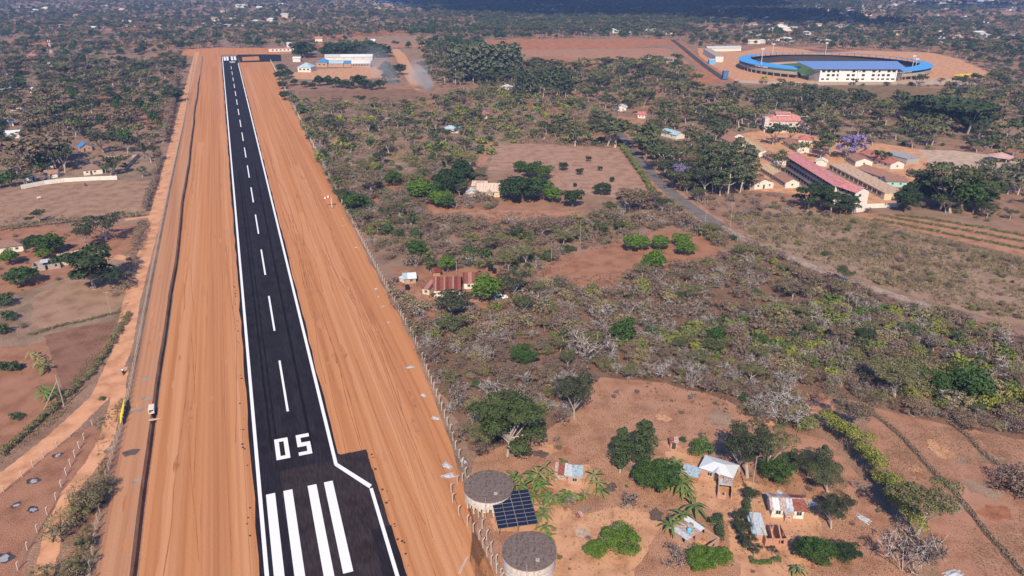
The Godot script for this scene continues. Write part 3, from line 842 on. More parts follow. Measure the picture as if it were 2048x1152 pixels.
func banana(x: float, y: float, top: float, label: String, group: String) -> void:
	var o := thing("banana_plant", label, "banana plant", Transform3D(Basis(Vector3.UP, rng.randf() * TAU), G(x, y)), group)
	var h := clampf(tall(x, y, top), 1.6, 5.0)
	start()
	tube(Vector3(0, -0.05, 0), Vector3(0.05, h * 0.55, 0), 0.16, 0.09, 6)
	made("stem", leafy("banana_stem", lin(0.2, 0.2, 0.09), 0.0), o)
	var lm := leafy("banana_leaf", lin(0.10, 0.15, 0.04)) if rng.randf() < 0.6 else leafy("banana_leaf_dry", lin(0.22, 0.19, 0.075))
	var n := rng.randi_range(7, 10)
	for k in n:
		var a := TAU * k / n + rng.randf_range(-0.3, 0.3)
		var d := Vector3(cos(a), 0, sin(a))
		var side := Vector3(-d.z, 0, d.x)
		var L := h * rng.randf_range(0.55, 0.8)
		var up := rng.randf_range(0.3, 1.05)
		start()
		tint = Color.WHITE * rng.randf_range(0.75, 1.25)
		var was := Vector3(0.05, h * 0.55, 0)
		var ww := 0.03
		for j in range(1, 7):
			var q := j / 6.0
			var p := Vector3(0.05, h * 0.55, 0) + d * L * q + Vector3.UP * (L * (up * q - 1.05 * q * q))
			var w := 0.27 * sin(PI * clampf(q, 0.05, 0.97)) * clampf(h / 3.0, 0.6, 1.2)
			var dip := Vector3.UP * -0.4
			quad(was, p, p + side * w + dip * w, was + side * ww + dip * ww)
			quad(was - side * ww + dip * ww, p - side * w + dip * w, p, was)
			was = p; ww = w
		made("leaf", lm, o)

func hedge(px: Array, width: float, height: float, m: Material, label: String, leaves_per_m := 70.0, s := 0.16, called := "hedge") -> void:
	var c := []
	for i in range(0, px.size(), 2): c.append(G(px[i], px[i + 1]))
	var o := thing(called, label, called, Transform3D(Basis.IDENTITY, c[0]))
	var bark: Material = kinds["thorn_scrub"].bark
	start()
	for i in c.size() - 1:
		var L: float = c[i].distance_to(c[i + 1])
		for k in int(L / 1.2) + 1:
			var p: Vector3 = c[i].lerp(c[i + 1], k / (L / 1.2 + 1)) - c[0]
			tube(p, p + Vector3(rng.randfn() * 0.2, height * 0.7, rng.randfn() * 0.2), 0.05, 0.02, 3)
	made("stems", bark, o)
	start()
	for i in c.size() - 1:
		var L: float = c[i].distance_to(c[i + 1])
		var n := int(L / (width * 0.5)) + 1
		for k in n:
			var p: Vector3 = c[i].lerp(c[i + 1], (k + 0.5) / n) - c[0]
			var kk := rng.randf_range(0.65, 1.15)
			clump(p + Vector3(rng.randfn() * 0.2, height * 0.45 * kk, rng.randfn() * 0.2) * width, Vector3(width * 0.55, height * 0.55 * kk, width * 0.55), int(L * leaves_per_m / n), s, rng)
	made("foliage", m, o)

func build_plants() -> void:
	var LF := "leafless_tree"
	var TH := "thorn_scrub"
	var GB := "green_bush"
	var MG := "mango_tree"
	var SV := "savanna_tree"
	var GM := "gum_tree"
	var CL := "column_tree"
	var UM := "umbrella_tree"
	for m in [[664, 416, "beside the windsock", 16], [835, 578, "by the small blue-grey roofed house", 12], [895, 580, "by the long rusty-roofed house", 14], [975, 545, "near the two black water tanks", 12], [1002, 598, "near the white car", 10], [1270, 500, "beside the mango trees of the red field", 18], [1460, 456, "beside the tall roadside pole", 14], [1125, 780, "at the upper tip of the bare clearing", 10], [1015, 912, "under the spreading thorn tree by the fence", 10], [1138, 960, "round the small rust-patched house", 9], [1437, 955, "round the silver-roofed house", 9], [1575, 1030, "round the rusty-roofed white house", 9], [1550, 1090, "round the roofless brick house", 7], [1405, 1095, "round the unfinished house with blue tank", 8], [1806, 1140, "below the large bare grey tree", 8], [1935, 800, "beside the big dark tree in the scrub", 9], [1790, 800, "beside the broad pale olive tree", 9], [1635, 810, "around the small walled-in plot", 9], [970, 395, "round the cream house", 20], [745, 390, "on the bare brown plot", 18], [1205, 390, "at the foot of the ploughed field", 20], [165, 303, "round the bright blue-roofed house", 14], [190, 350, "inside the walled compound", 16], [108, 127, "near the telecom mast", 30], [1570, 262, "round the big pink-roofed house", 26], [1640, 390, "in front of the long red school block", 16], [1520, 370, "by the white-gabled hall", 14], [1245, 215, "by the white house at the road junction", 24], [905, 264, "round the pale blue hipped roof", 18], [962, 235, "by the white gabled house with red roof", 18]]: marks.append([G(m[0], m[1]), m[2], m[3]])
	# --- singled out by eye
	for a in [[1262, 503, 470, 1.3], [1282, 501, 472, 1.2], [1319, 500, 472, 1.4], [1362, 493, 467, 1.45], [1370, 511, 482, 1.4], [1307, 541, 503, 1.45]]: plant(MG, a[0], a[1], a[2], "round bright mango tree on the bare red field", "mango trees on the bare red field", 2, a[3])
	for a in [[1191, 1112, 1085, 1.5], [1240, 1105, 1060, 1.35]]: plant(MG, a[0], a[1], a[2], "low bright green mango tree beside the round tanks", "mango trees beside the round tanks", 2, a[3])
	for a in [[1405, 1135, 1104, 1.6], [1440, 1128, 1100, 1.4], [1400, 1140, 1112, 1.3]]: plant(MG, a[0], a[1], a[2], "bright clipped bush below the unfinished house with blue tank", "bushes below the unfinished house with blue tank", 2, a[3])
	plant(LF, 1355, 1128, 1088, "brown twiggy bush against the unfinished house with blue tank", "", 1, 1.6)
	plant(LF, 1260, 1022, 980, "brown bare bush in the bare yard by the mango trees", "", 1, 1.2)
	plant(GB, 1403, 908, 884, "clipped round green bush behind the silver-roofed house", "", 1, 1.25)
	for a in [[1240, 945, 855], [1283, 940, 838]]: plant(CL, a[0], a[1], a[2], "tall narrow dark tree behind the banana plants", "tall narrow trees behind the banana plants", 0, 1.25)
	for a in [[1305, 975, 925, 1.2], [1322, 985, 930, 1.1], [1290, 980, 935, 1.0]]: plant(MG, a[0], a[1], a[2], "dense dark green tree at the foot of the two narrow trees", "dense trees at the foot of the two narrow trees", 0, a[3])
	for a in [[1495, 955, 878, 0.95, 1], [1530, 950, 876, 0.8, 2], [1478, 945, 893, 0.95, 1]]: plant(SV, a[0], a[1], a[2], "tall grey-green tree beside the silver-roofed house", "tall trees beside the silver-roofed house", a[4], a[3])
	for a in [[1555, 962, 920, 1.3, 0], [1535, 950, 925, 1.2, 1], [1583, 925, 905, 1.0, 2]]: plant(MG, a[0], a[1], a[2], "leafy garden tree between the houses", "garden trees between the houses", a[4], a[3])
	plant(CL, 1640, 950, 890, "blue-green upright tree above the rusty-roofed house", "", 1, 1.5)
	for a in [[1655, 985, 945, 1.4, 0], [1615, 955, 915, 1.0, 1], [1595, 945, 915, 0.9, 1]]: plant(SV, a[0], a[1], a[2], "dark leaning garden tree above the rusty-roofed house", "garden trees above the rusty-roofed house", a[4], a[3])
	for a in [[1662, 1058, 1015, 1.0], [1680, 1040, 1000, 0.8]]: plant(SV, a[0], a[1], a[2], "dark green young tree beside the rusty-roofed house", "young trees beside the rusty-roofed house", 1, a[3])
	for a in [[1625, 1125, 1080, 1.2, 0], [1650, 1120, 1085, 1.2, 0], [1692, 1122, 1090, 1.2, 1], [1600, 1115, 1085, 1.0, 1]]: plant(MG, a[0], a[1], a[2], "green garden tree below the roofless brick house", "garden trees below the roofless brick house", a[4], a[3])
	for a in [[1500, 1010, 985, 1.2], [1478, 1050, 1022, 1.0], [1482, 1078, 1050, 1.1], [1492, 1100, 1075, 1.2], [1508, 1115, 1095, 1.1], [1545, 1112, 1098, 1.1]]: plant(SV, a[0], a[1], a[2], "dark hedge tree along the path to the houses", "hedge trees along the path to the houses", 1, a[3] * 0.75)
	plant(UM, 1015, 912, 804, "spreading dark thorn tree with white forked trunk by the fence", "", 0, 0.95)
	plant(SV, 975, 895, 850, "olive crown growing into the spreading thorn tree by the fence", "", 2, 1.2)
	plant(SV, 1148, 838, 768, "dark upright tree at the edge of the bare clearing", "", 1, 0.8)
	plant(LF, 1806, 1140, 1038, "large bare grey tree at the corner of the hedge", "", 0, 0.8)
	plant(LF, 1858, 1128, 1070, "brown leafless tree behind the large bare grey tree", "", 1, 1.0)
	plant(SV, 1830, 1075, 990, "thin olive tree over the end of the hedge", "", 2, 0.9)
	plant(SV, 1700, 865, 805, "grey open tree on the corner of the small plot", "", 3, 1.1)
	plant(TH, 2035, 975, 935, "dark brown thorn bush on the bund of the ploughed field", "", 0, 1.5)
	plant(MG, 1935, 800, 738, "big round dark tree in the scrub above the ploughed field", "", 0, 1.35)
	plant(MG, 1885, 790, 745, "dark round bush beside the big dark tree in the scrub", "", 0, 1.2)
	plant(SV, 1790, 800, 735, "broad pale olive tree above the ploughed field", "", 2, 1.25)
	plant(UM, 1730, 690, 660, "blue-green flat crown in the leafy part of the scrub", "", 1, 1.1)
	for a in [[1245, 690, 640], [1048, 735, 694], [1355, 605, 586], [835, 518, 482], [1430, 690, 655], [1520, 700, 670]]: plant(MG, a[0], a[1], a[2], "single round dark green tree standing in grey scrub", "round dark green trees standing in grey scrub", 0, 1.15)
	for a in [[1185, 645, 600], [1180, 720, 645], [1285, 680, 650], [1305, 690, 650], [1340, 710, 680], [1130, 795, 735], [965, 720, 690], [975, 690, 645], [1125, 770, 740], [1215, 635, 595], [1260, 630, 590], [1905, 730, 690], [2000, 760, 690], [1690, 640, 600], [1035, 515, 480], [1275, 550, 525], [1320, 565, 530], [860, 480, 455], [1325, 755, 715]]: plant(LF, a[0], a[1], a[2], "pale leafless tree standing out of the grey scrub", "pale leafless trees in the grey scrub", [0, 2][a[0] % 2], 1.15)
	for a in [[900, 640, 592, 1.3, 1], [905, 605, 588, 1.2, 0]]: plant(SV, a[0], a[1], a[2], "dark tree in front of the long rusty-roofed house", "dark trees in front of the long rusty-roofed house", a[4], a[3])
	plant(MG, 975, 605, 552, "yellow-green round tree beside the white car", "", 2, 1.2)
	plant(SV, 1028, 598, 553, "dark upright tree behind the white car", "", 1, 0.9)
	plant(UM, 861, 545, 518, "layered green tree behind the small rusty shed", "", 0, 0.9)
	plant(MG, 895, 545, 512, "bright leafy tree behind the long rusty-roofed house", "", 2, 0.9)
	for a in [[840, 402, 360, 1.45, 2], [865, 402, 366, 1.2, 0], [890, 395, 345, 1.1, 1], [905, 385, 335, 1.1, 1], [925, 370, 318, 1.0, 1], [880, 415, 380, 1.2, 2], [895, 418, 390, 1.2, 0]]: plant(MG, a[0], a[1], a[2], "dense green garden tree on the airstrip side of the cream house", "garden trees on the airstrip side of the cream house", a[4], a[3])
	for a in [[1040, 345, 322, 1.4, 0], [1065, 355, 324, 1.6, 0], [1085, 360, 330, 1.4, 0], [1030, 400, 355, 1.5, 1], [1045, 405, 355, 1.4, 1], [1075, 395, 355, 1.5, 0], [1105, 405, 375, 1.3, 2], [1145, 415, 378, 1.2, 1], [1205, 390, 366, 1.5, 1]]: plant(MG, a[0], a[1], a[2], "dark garden tree between the cream house and the ploughed field", "garden trees between the cream house and the ploughed field", a[4], a[3])
	for a in [[1127, 341, 324], [1159, 350, 336], [1177, 323, 312], [1224, 364, 354], [1200, 342, 332], [1150, 374, 366]]: plant(MG, a[0], a[1], a[2], "small round tree dotted on the ploughed field", "small trees dotted on the ploughed field", 1, 1.2)
	for a in [[1260, 425, 390, 1.4], [1280, 420, 385, 1.3], [1322, 428, 402, 1.0], [1250, 420, 395, 1.2]]: plant(SV, a[0], a[1], a[2], "brown-green tree below the ploughed field", "brown-green trees below the ploughed field", 3 if a[0] < 1300 else 1, a[3])
	plant(SV, 745, 390, 350, "grey tree alone on the bare brown plot", "", 3, 1.1)
	for a in [[788, 372, 342], [705, 425, 385], [725, 415, 390], [760, 345, 330]]: plant(MG, a[0], a[1], a[2], "green bushy tree by the bare brown plot", "bushy trees by the bare brown plot", 0, 1.1)
	# left of the airstrip
	plant(UM, 190, 578, 503, "broad dark thorn tree in front of the long low house", "", 1, 1.4)
	for a in [[22, 530, 500, 1.3, 2], [48, 572, 535, 1.5, 0], [75, 505, 470, 1.2, 1], [100, 508, 468, 1.2, 0], [115, 505, 475, 1.2, 0], [90, 520, 498, 1.2, 2]]: plant(MG, a[0], a[1], a[2], "leafy garden tree around the long low house", "garden trees around the long low house", a[4], a[3])
	for a in [[173, 497, 460, 0.9], [213, 482, 438, 1.3], [80, 445, 425, 1.2], [62, 450, 435, 1.0]]: plant(SV, a[0], a[1], a[2], "grey-green tree above the long low house", "grey-green trees above the long low house", 1, a[3])
	for a in [[110, 452, 425], [132, 446, 420], [40, 450, 420], [20, 455, 430]]: plant(LF, a[0], a[1], a[2], "thin dry tree at the lower edge of the pasture", "thin dry trees at the lower edge of the pasture", 1, 0.9)
	for a in [[8, 612, 590, 1.1], [18, 640, 622, 1.0], [6, 668, 650, 1.1], [20, 560, 545, 1.0], [30, 742, 724, 1.0], [5, 740, 724, 1.0], [33, 838, 826, 1.2]]: plant(GB, a[0], a[1], a[2], "dark green bush on the terraced red fields", "bushes on the terraced red fields", 2, a[3])
	for a in [[192, 1002, 962, 1.0, 1], [172, 1028, 990, 1.0, 1], [204, 985, 952, 0.9, 1], [182, 1012, 975, 1.0, 0], [120, 1075, 1030, 0.8, 3], [142, 1052, 1022, 0.8, 3], [165, 1100, 1068, 0.8, 1], [150, 1150, 1115, 0.9, 1], [88, 1168, 1138, 1.2, 1]]: plant(TH, a[0], a[1], a[2], "dusty olive bush on the fence side of the narrow track", "bushes on the fence side of the narrow track", a[4], a[3])
	for a in [[205, 800, 794], [85, 320, 290]]: plant(GB, a[0], a[1], a[2], "small green shrub at the roadside", "small shrubs at the roadside", 1, 1.2)
	for a in [[70, 330, 275, 1.4], [95, 335, 285, 1.5], [120, 325, 285, 1.3], [65, 345, 300, 1.2], [130, 345, 300, 0.8]]: plant(SV, a[0], a[1], a[2], "grey-brown tree behind the white walled compound", "trees behind the white walled compound", 3 if a[0] < 100 else 1, a[3])
	for a in [[212, 348, 325], [222, 352, 330], [232, 350, 320], [250, 345, 330], [285, 355, 338], [240, 322, 312], [205, 322, 312], [185, 325, 315]]: plant(SV, a[0], a[1], a[2], "garden tree inside the walled compound", "garden trees inside the walled compound", a[0] % 3, 1.0)
	plant(SV, 208, 306, 268, "dark tree throwing a shadow beside the blue-roofed house", "", 1, 1.3)
	# jacarandas and bright crowns
	plant(UM, 1690, 318, 272, "jacaranda in purple bloom over the school", "", 3, 0.75)
	plant(UM, 1712, 312, 272, "smaller jacaranda in purple bloom by the red roof", "", 3, 0.8)
	plant(UM, 1362, 372, 330, "jacaranda in purple bloom by the asphalt road", "", 3, 0.8)
	plant(UM, 161, 118, 103, "jacaranda in bloom near the mast", "", 3, 1.0)
	plant(UM, 125, 182, 163, "yellow flowering tree in the bush", "", 4, 1.0)
	plant(UM, 181, 130, 121, "small yellow flowering tree near the mast", "", 4, 0.9)
	plant(UM, 1527, 168, 152, "yellow-green tree in front of the stadium ring", "", 4, 0.9)
	for a in [[1640, 418, 368], [1662, 428, 385], [1692, 428, 390], [1615, 420, 372]]: plant(UM, a[0], a[1], a[2], "dark spreading tree in front of the long red-roofed school block", "spreading trees in front of the long red-roofed school block", 1, 1.0)
	for a in [[1455, 395, 290], [1480, 385, 295], [1440, 370, 285], [1500, 380, 300], [1425, 385, 290], [1470, 355, 275], [1410, 350, 270], [1395, 380, 300], [1490, 365, 290]]: plant(GM, a[0], a[1], a[2], "tall gum tree with pale trunk below the school", "gum trees below the school", [0, 1, 2][a[0] % 3], 1.3)
	for a in [[1830, 410, 360], [1850, 400, 345], [1900, 425, 345], [1920, 425, 350], [1880, 420, 355], [1945, 425, 385], [1810, 425, 380], [1870, 390, 352], [1960, 420, 360]]: plant([UM, SV, MG][a[1] % 3] if a[0] != 1900 else SV, a[0], a[1], a[2], "dark green tree at the corner of the school ground", "dark trees at the corner of the school ground", [0, 1, 1, 0][a[0] % 4], 1.1)
	for a in [[1955, 385, 320], [1975, 385, 318], [1995, 385, 325], [2015, 388, 318], [2035, 390, 320], [1985, 395, 335], [2050, 385, 325]]: plant(GM, a[0], a[1], a[2], "grey gum tree beside the sandy playing ground", "gum trees beside the sandy playing ground", 1, 1.5)
	for a in [[1560, 345, 310], [1590, 320, 290], [1640, 318, 285], [1660, 310, 270], [1545, 290, 255], [1580, 285, 255], [1620, 270, 240], [1650, 260, 228], [1640, 290, 262], [1745, 290, 262], [1765, 330, 305]]: plant(SV, a[0], a[1], a[2], "grey-green tree between the school roofs", "trees between the school roofs", a[0] % 4, 1.2)
	for a in [[1835, 248, 195], [1860, 255, 195], [1885, 258, 200], [1910, 262, 205], [1935, 268, 210], [1955, 262, 208], [1850, 235, 192], [1900, 240, 196], [1945, 245, 200]]: plant(UM, a[0], a[1], a[2], "dark canopy tree with bare pale stems beyond the school", "canopy trees with bare pale stems beyond the school", 1, 1.2)
	for i in 34:
		var u := rng.randf()
		plant(GM, lerpf(1035, 1150, u) + rng.randf_range(-8, 8), rng.randf_range(180, 196), rng.randf_range(136, 150), "dark gum tree in the grove behind the bare plot", "gum trees in the grove behind the bare plot", [0, 2, 2][i % 3], 1.5)
	for i in 110:
		plant(GM, rng.randf_range(905, 1030), rng.randf_range(125, 168), rng.randf_range(84, 100) if i % 2 else rng.randf_range(100, 120), "slender gum tree in the tall plantation", "gum trees in the tall plantation", [0, 1, 1][i % 3], 1.5)
	for i in 26:
		plant(GM, rng.randf_range(1500, 1760), rng.randf_range(196, 226), rng.randf_range(172, 190), "gum tree below the stadium wall", "gum trees below the stadium wall", [0, 2, 1][i % 3], 1.6)
	for i in 34:
		plant(MG, rng.randf_range(590, 770), rng.randf_range(108, 116), rng.randf_range(84, 96), "big dark tree behind the blue-roofed school", "big dark trees behind the blue-roofed school", 1, 1.5)
	for a in [[640, 172, 152], [655, 170, 152], [672, 175, 155], [690, 176, 160], [718, 176, 150], [730, 178, 158], [780, 165, 138], [800, 150, 128], [775, 150, 125], [570, 200, 182], [575, 155, 138], [563, 145, 128], [590, 170, 158], [610, 175, 162], [625, 178, 165], [700, 178, 163], [745, 180, 165], [760, 178, 160], [560, 160, 142], [566, 178, 162]]: plant(MG, a[0], a[1], a[2], "dark tree around the school playground", "dark trees around the school playground", 1, 1.3)
	for a in [[1230, 295, 248], [1215, 292, 255], [1150, 292, 262], [1240, 262, 240], [1130, 270, 240], [1290, 300, 262], [1310, 320, 280], [1330, 345, 300], [1345, 365, 325], [1360, 380, 345]]: plant(SV, a[0], a[1], a[2], "dark roadside tree along the grey asphalt road", "roadside trees along the grey asphalt road", a[0] % 2, 1.5)
	# --- bananas
	for a in [[1028, 970, 938], [1075, 965, 930], [1079, 985, 955], [1070, 978, 945], [1050, 995, 972], [1092, 1005, 980], [1105, 1008, 985], [1133, 1000, 975], [1170, 995, 978], [1188, 965, 935], [1195, 980, 952], [1203, 992, 968], [1083, 1045, 1015], [1090, 1068, 1042], [1126, 932, 915], [1098, 1085, 1065], [1040, 985, 958], [1060, 960, 935], [1088, 950, 922], [1098, 962, 938], [1065, 1005, 980], [1112, 1012, 990], [1150, 1002, 982], [1086, 1032, 1005], [1042, 968, 945]]: banana(a[0], a[1], a[2], "banana plant near the solar panels and the small rust-patched house", "banana plants near the solar panels")
	for a in [[1350, 940, 912], [1347, 955, 925], [1355, 975, 940], [1362, 985, 950], [1358, 965, 930], [1372, 995, 970], [1388, 1030, 995], [1362, 1050, 1010], [1352, 1062, 1030], [1372, 1060, 1030], [1340, 1068, 1035], [1395, 1062, 1040]]: banana(a[0], a[1], a[2], "banana plant beside the path to the unfinished house", "banana plants beside the path to the unfinished house")
	for a in [[65, 715, 695], [80, 735, 712], [88, 745, 722], [95, 805, 765], [102, 800, 768], [92, 798, 762], [75, 722, 702], [1590, 1145, 1125], [1600, 1148, 1130]]: banana(a[0], a[1], a[2], "banana plant on the edge of a red field" if a[0] < 500 else "banana plant at the lower end of the pale yard", "banana plants on the edge of a red field" if a[0] < 500 else "banana plants at the lower end of the pale yard")
	# --- hedges
	hedge([1655, 855, 1700, 905, 1740, 950, 1775, 1000, 1800, 1050, 1830, 1090], 3.4, 3.0, kinds[GB].tints[3], "yellow-green overgrown hedge along the ploughed field", 260, 0.2)
	hedge([1668, 850, 1715, 910, 1755, 965, 1790, 1020], 2.0, 2.2, kinds[TH].tints[1], "dusty olive hedge behind the yellow-green one", 160, 0.18)
	hedge([1502, 985, 1498, 1010, 1480, 1040, 1476, 1060, 1482, 1080, 1495, 1105], 1.4, 1.6, kinds[GB].tints[2], "dark hedge along the path to the houses", 220, 0.15)
	hedge([1497, 1118, 1515, 1130, 1560, 1122], 0.9, 1.0, kinds[GB].tints[1], "low clipped hedge below the roofless brick house", 260, 0.12)
	hedge([1433, 1040, 1437, 1060, 1440, 1085], 1.6, 2.2, kinds[GB].tints[2], "tall dark clipped hedge beside the unfinished house with blue tank", 420, 0.13)
	hedge([1407, 1035, 1418, 1045], 0.7, 0.7, kinds[GB].tints[1], "short low green hedge in the pale yard", 260, 0.1)
	hedge([1085, 1015, 1110, 1008, 1140, 1002, 1165, 1000], 1.6, 1.3, kinds[GB].tints[1], "bright green vegetable bed below the small rust-patched house", 420, 0.14)
	hedge([312, 300, 318, 330, 310, 365, 295, 400, 290, 425], 2.6, 1.7, kinds[TH].tints[0], "brown dry hedge along the dirt road by the pasture", 110, 0.2)
	hedge([285, 432, 220, 440, 150, 445, 60, 455, 0, 462], 2.2, 1.5, kinds[TH].tints[1], "dry olive hedge under the pasture", 110, 0.2)
	hedge([258, 630, 240, 660, 215, 705, 185, 745, 140, 790, 90, 835, 40, 880, 0, 915], 1.6, 1.3, kinds[TH].tints[1], "dark dry hedge between the dirt road and the red fields", 130, 0.17)
	hedge([240, 625, 180, 640, 110, 655, 60, 672], 1.0, 0.8, kinds[TH].tints[1], "low dry hedge across the red fields", 110, 0.16)
	hedge([268, 520, 255, 550, 245, 590], 4.0, 1.4, kinds[TH].tints[0], "brown weedy thicket at the bend of the dirt road", 130, 0.2)
	hedge([288, 450, 280, 480, 272, 505], 3.5, 1.3, kinds[TH].tints[0], "brown weedy strip between the dirt road and the long low house", 120, 0.2)
	hedge([1236, 284, 1258, 316, 1282, 350, 1306, 388], 2.4, 1.6, kinds[GB].tints[0], "clipped green hedge along the asphalt road", 120, 0.25)
	hedge([355, 150, 345, 210, 335, 260, 325, 290], 4.0, 2.5, kinds[TH].tints[0], "brown dry hedge along the far dirt road", 60, 0.35)
	for a in [[1760, 432, 1850, 448, 1960, 468, 2060, 488, 2150, 505], [1745, 440, 1800, 450, 1900, 470, 2000, 490, 2060, 502], [1790, 432, 1850, 438, 1960, 456, 2060, 475]]: hedge(a, 1.6, 0.9, kinds[GB].tints[1], "row of green crop plants " + ("next to the dry grassland" if a[1] == 440 else ("along the upper edge of the planted field" if a[0] == 1790 else "down the middle of the planted field")), 60, 0.2, "crop_row")
	for a in [[1718, 806, 1760, 838, 1800, 870, 1850, 925, 1910, 985, 1970, 1060, 2048, 1150], [1895, 842, 1930, 868, 1960, 900, 2000, 935, 2060, 975]]: hedge(a, 0.9, 0.6, kinds[TH].tints[0], "ragged weeds growing along the bund " + ("of the broad field strip" if a[0] < 1800 else "next to the dark thorn bush"), 60, 0.16, "weed_row")
	# --- scattered growth. near the viewer, right of the fence
	var S1 := "in the scrub along the airstrip fence"
	var z1 := [770, 560, 1080, 572, 1250, 560, 1450, 515, 1500, 490, 1700, 570, 1850, 615, 2060, 680, 2150, 760, 2150, 905, 2048, 885, 1890, 850, 1700, 800, 1600, 780, 1610, 860, 1530, 850, 1450, 800, 1330, 765, 1190, 755, 1150, 830, 1080, 870, 960, 905, 940, 900, 860, 740]
	scatter(z1, TH, 950, 1.3, 4.2, [0, 0, 1, 2, 2, 3], S1, 0.25)
	scatter(z1, LF, 460, 2.8, 6.8, [0, 0, 1, 2, 2], S1, 0.5)
	scatter([1230, 690, 1420, 640, 1700, 600, 1950, 660, 2040, 720, 2040, 850, 1890, 830, 1700, 780, 1560, 740, 1330, 740], GB, 680, 1.5, 3.8, [0, 0, 1, 2, 3, 3], "in the leafy part of the scrub", 0.5)
	scatter([1230, 690, 1420, 640, 1700, 600, 1950, 660, 2040, 720, 2040, 850, 1890, 830, 1700, 780, 1560, 740, 1330, 740], SV, 60, 2.5, 4.5, [2, 0, 3], "in the leafy part of the scrub", 0.5)
	scatter(z1, GB, 110, 1.4, 3.4, [0, 0, 2, 3], S1, 0.8)
	scatter(z1, SV, 30, 3.0, 5.5, [2, 3, 0], S1, 0.6)
	var S2 := "between the fence and the asphalt road"
	var z2 := [640, 330, 800, 345, 960, 345, 1000, 420, 1150, 440, 1350, 395, 1420, 440, 1470, 480, 1440, 508, 1330, 455, 1180, 498, 1090, 525, 1070, 560, 1000, 560, 780, 540, 720, 470]
	scatter(z2, TH, 600, 1.5, 4.6, [0, 2, 1, 0], S2, 0.4)
	scatter(z2, LF, 340, 2.8, 6.5, [0, 1, 1, 2], S2, 0.5)
	scatter(z2, GB, 110, 1.8, 4.2, [0, 2, 2], S2, 0.8)
	scatter(z2, SV, 40, 3.5, 7.0, [0, 3, 1, 2], S2, 0.7)
	var S3 := "in the bush behind the fence"
	var z3 := [570, 170, 600, 205, 760, 210, 860, 200, 1000, 180, 1160, 200, 1240, 240, 1240, 300, 1000, 285, 950, 350, 800, 345, 640, 335, 600, 250]
	scatter(z3, TH, 330, 1.8, 4.2, [0, 1, 1, 2], S3, 0.35)
	scatter(z3, LF, 110, 2.5, 5.0, [0, 1, 2], S3, 0.6)
	scatter(z3, GB, 110, 2.0, 4.6, [0, 0, 2, 3], S3, 0.6)
	scatter(z3, SV, 38, 4.5, 9.0, [0, 3, 2, 1], S3, 0.6)
	var S4 := "on the dry grassland"
	var z4 := [1440, 425, 1560, 412, 1700, 440, 2060, 525, 2200, 570, 2200, 680, 2048, 655, 1850, 600, 1600, 520, 1500, 475]
	scatter(z4, TH, 700, 0.6, 1.9, [3, 0, 1, 2], S4, 0.5)
	scatter(z4, GB, 40, 0.9, 2.0, [2, 0], S4, 0.3)
	scatter(z4, LF, 45, 2.0, 3.6, [0, 1], S4, 0.5)
	scatter([1400, 400, 1520, 385, 1720, 415, 1760, 425, 1690, 430, 1560, 440, 1450, 440], TH, 320, 1.4, 3.0, [0, 2, 2], "below the school wall", 0.4)
	scatter([1400, 400, 1520, 385, 1720, 415, 1760, 425, 1690, 430, 1560, 440, 1450, 440], LF, 110, 3, 5.0, [1, 0, 0], "below the school wall", 0.4)
	scatter([1800, 380, 2100, 400, 2200, 460, 2100, 470, 1900, 432, 1790, 420], TH, 200, 1.4, 3.4, [0, 2, 1], "beyond the crop rows", 0.4)
	scatter([1800, 380, 2100, 400, 2200, 460, 2100, 470, 1900, 432, 1790, 420], SV, 60, 3, 6.0, [1, 0, 3], "beyond the crop rows", 0.4)
	# around the school and up to the stadium
	var S5 := "around the school grounds"
	var z5 := [1240, 235, 1300, 180, 1440, 172, 1960, 170, 2150, 165, 2200, 330, 2040, 330, 1850, 300, 1640, 275, 1560, 255, 1430, 295, 1500, 380, 1400, 400, 1340, 380, 1280, 300]
	scatter(z5, SV, 90, 5.0, 11.0, [0, 1, 2, 3], S5, 0.45)
	scatter(z5, TH, 150, 1.4, 3.0, [0, 1, 3], S5, 0.4)
	scatter(z5, LF, 60, 3.0, 6.0, [0, 1], S5, 0.6)
	scatter(z5, GB, 40, 1.6, 3.6, [0, 2], S5, 0.6)
	scatter(z5, UM, 6, 6.0, 9.0, [0, 1, 2], S5, 0.6)
	var S6 := "between the gum plantation and the stadium road"
	var z6 := [1000, 140, 1180, 128, 1380, 130, 1420, 165, 1300, 180, 1240, 235, 1160, 200, 1140, 175, 1030, 185, 880, 185, 850, 150, 850, 105, 1000, 105]
	scatter(z6, SV, 85, 5.5, 12.0, [0, 1, 2], S6, 0.5)
	scatter(z6, TH, 130, 1.4, 3.2, [0, 1], S6, 0.5)
	scatter(z6, LF, 60, 3.0, 6.0, [0, 1], S6, 0.6)
	var belt := [1252, 262, 1300, 285, 1345, 330, 1400, 385, 1440, 430, 1400, 420, 1350, 385, 1305, 345, 1270, 305]
	scatter(belt, LF, 330, 3.5, 6.5, [0, 1, 1], "in the belt along the asphalt road", 0.2)
	scatter(belt, SV, 200, 4.0, 7.0, [1, 3, 0], "in the belt along the asphalt road", 0.2)
	scatter([1300, 395, 1420, 445, 1480, 480, 1700, 570, 1690, 590, 1470, 510, 1330, 450, 1250, 430], LF, 330, 2.2, 4.4, [0, 1, 2], "on the scrub side of the asphalt road", 0.3)
	# left of the airstrip
	var S7 := "in the bush across the dirt road"
	var z7 := [-250, 120, 100, 130, 370, 118, 362, 190, 340, 262, 310, 300, 300, 355, 215, 315, 160, 345, 50, 372, -120, 395, -300, 300]
	scatter(z7, SV, 75, 4.5, 10.5, [0, 1, 3, 3, 2], S7, 0.45)
	scatter(z7, MG, 22, 5.0, 9.5, [0, 1], S7, 0.6)
	scatter(z7, TH, 130, 1.2, 2.8, [0, 0, 2, 1], S7, 0.4)
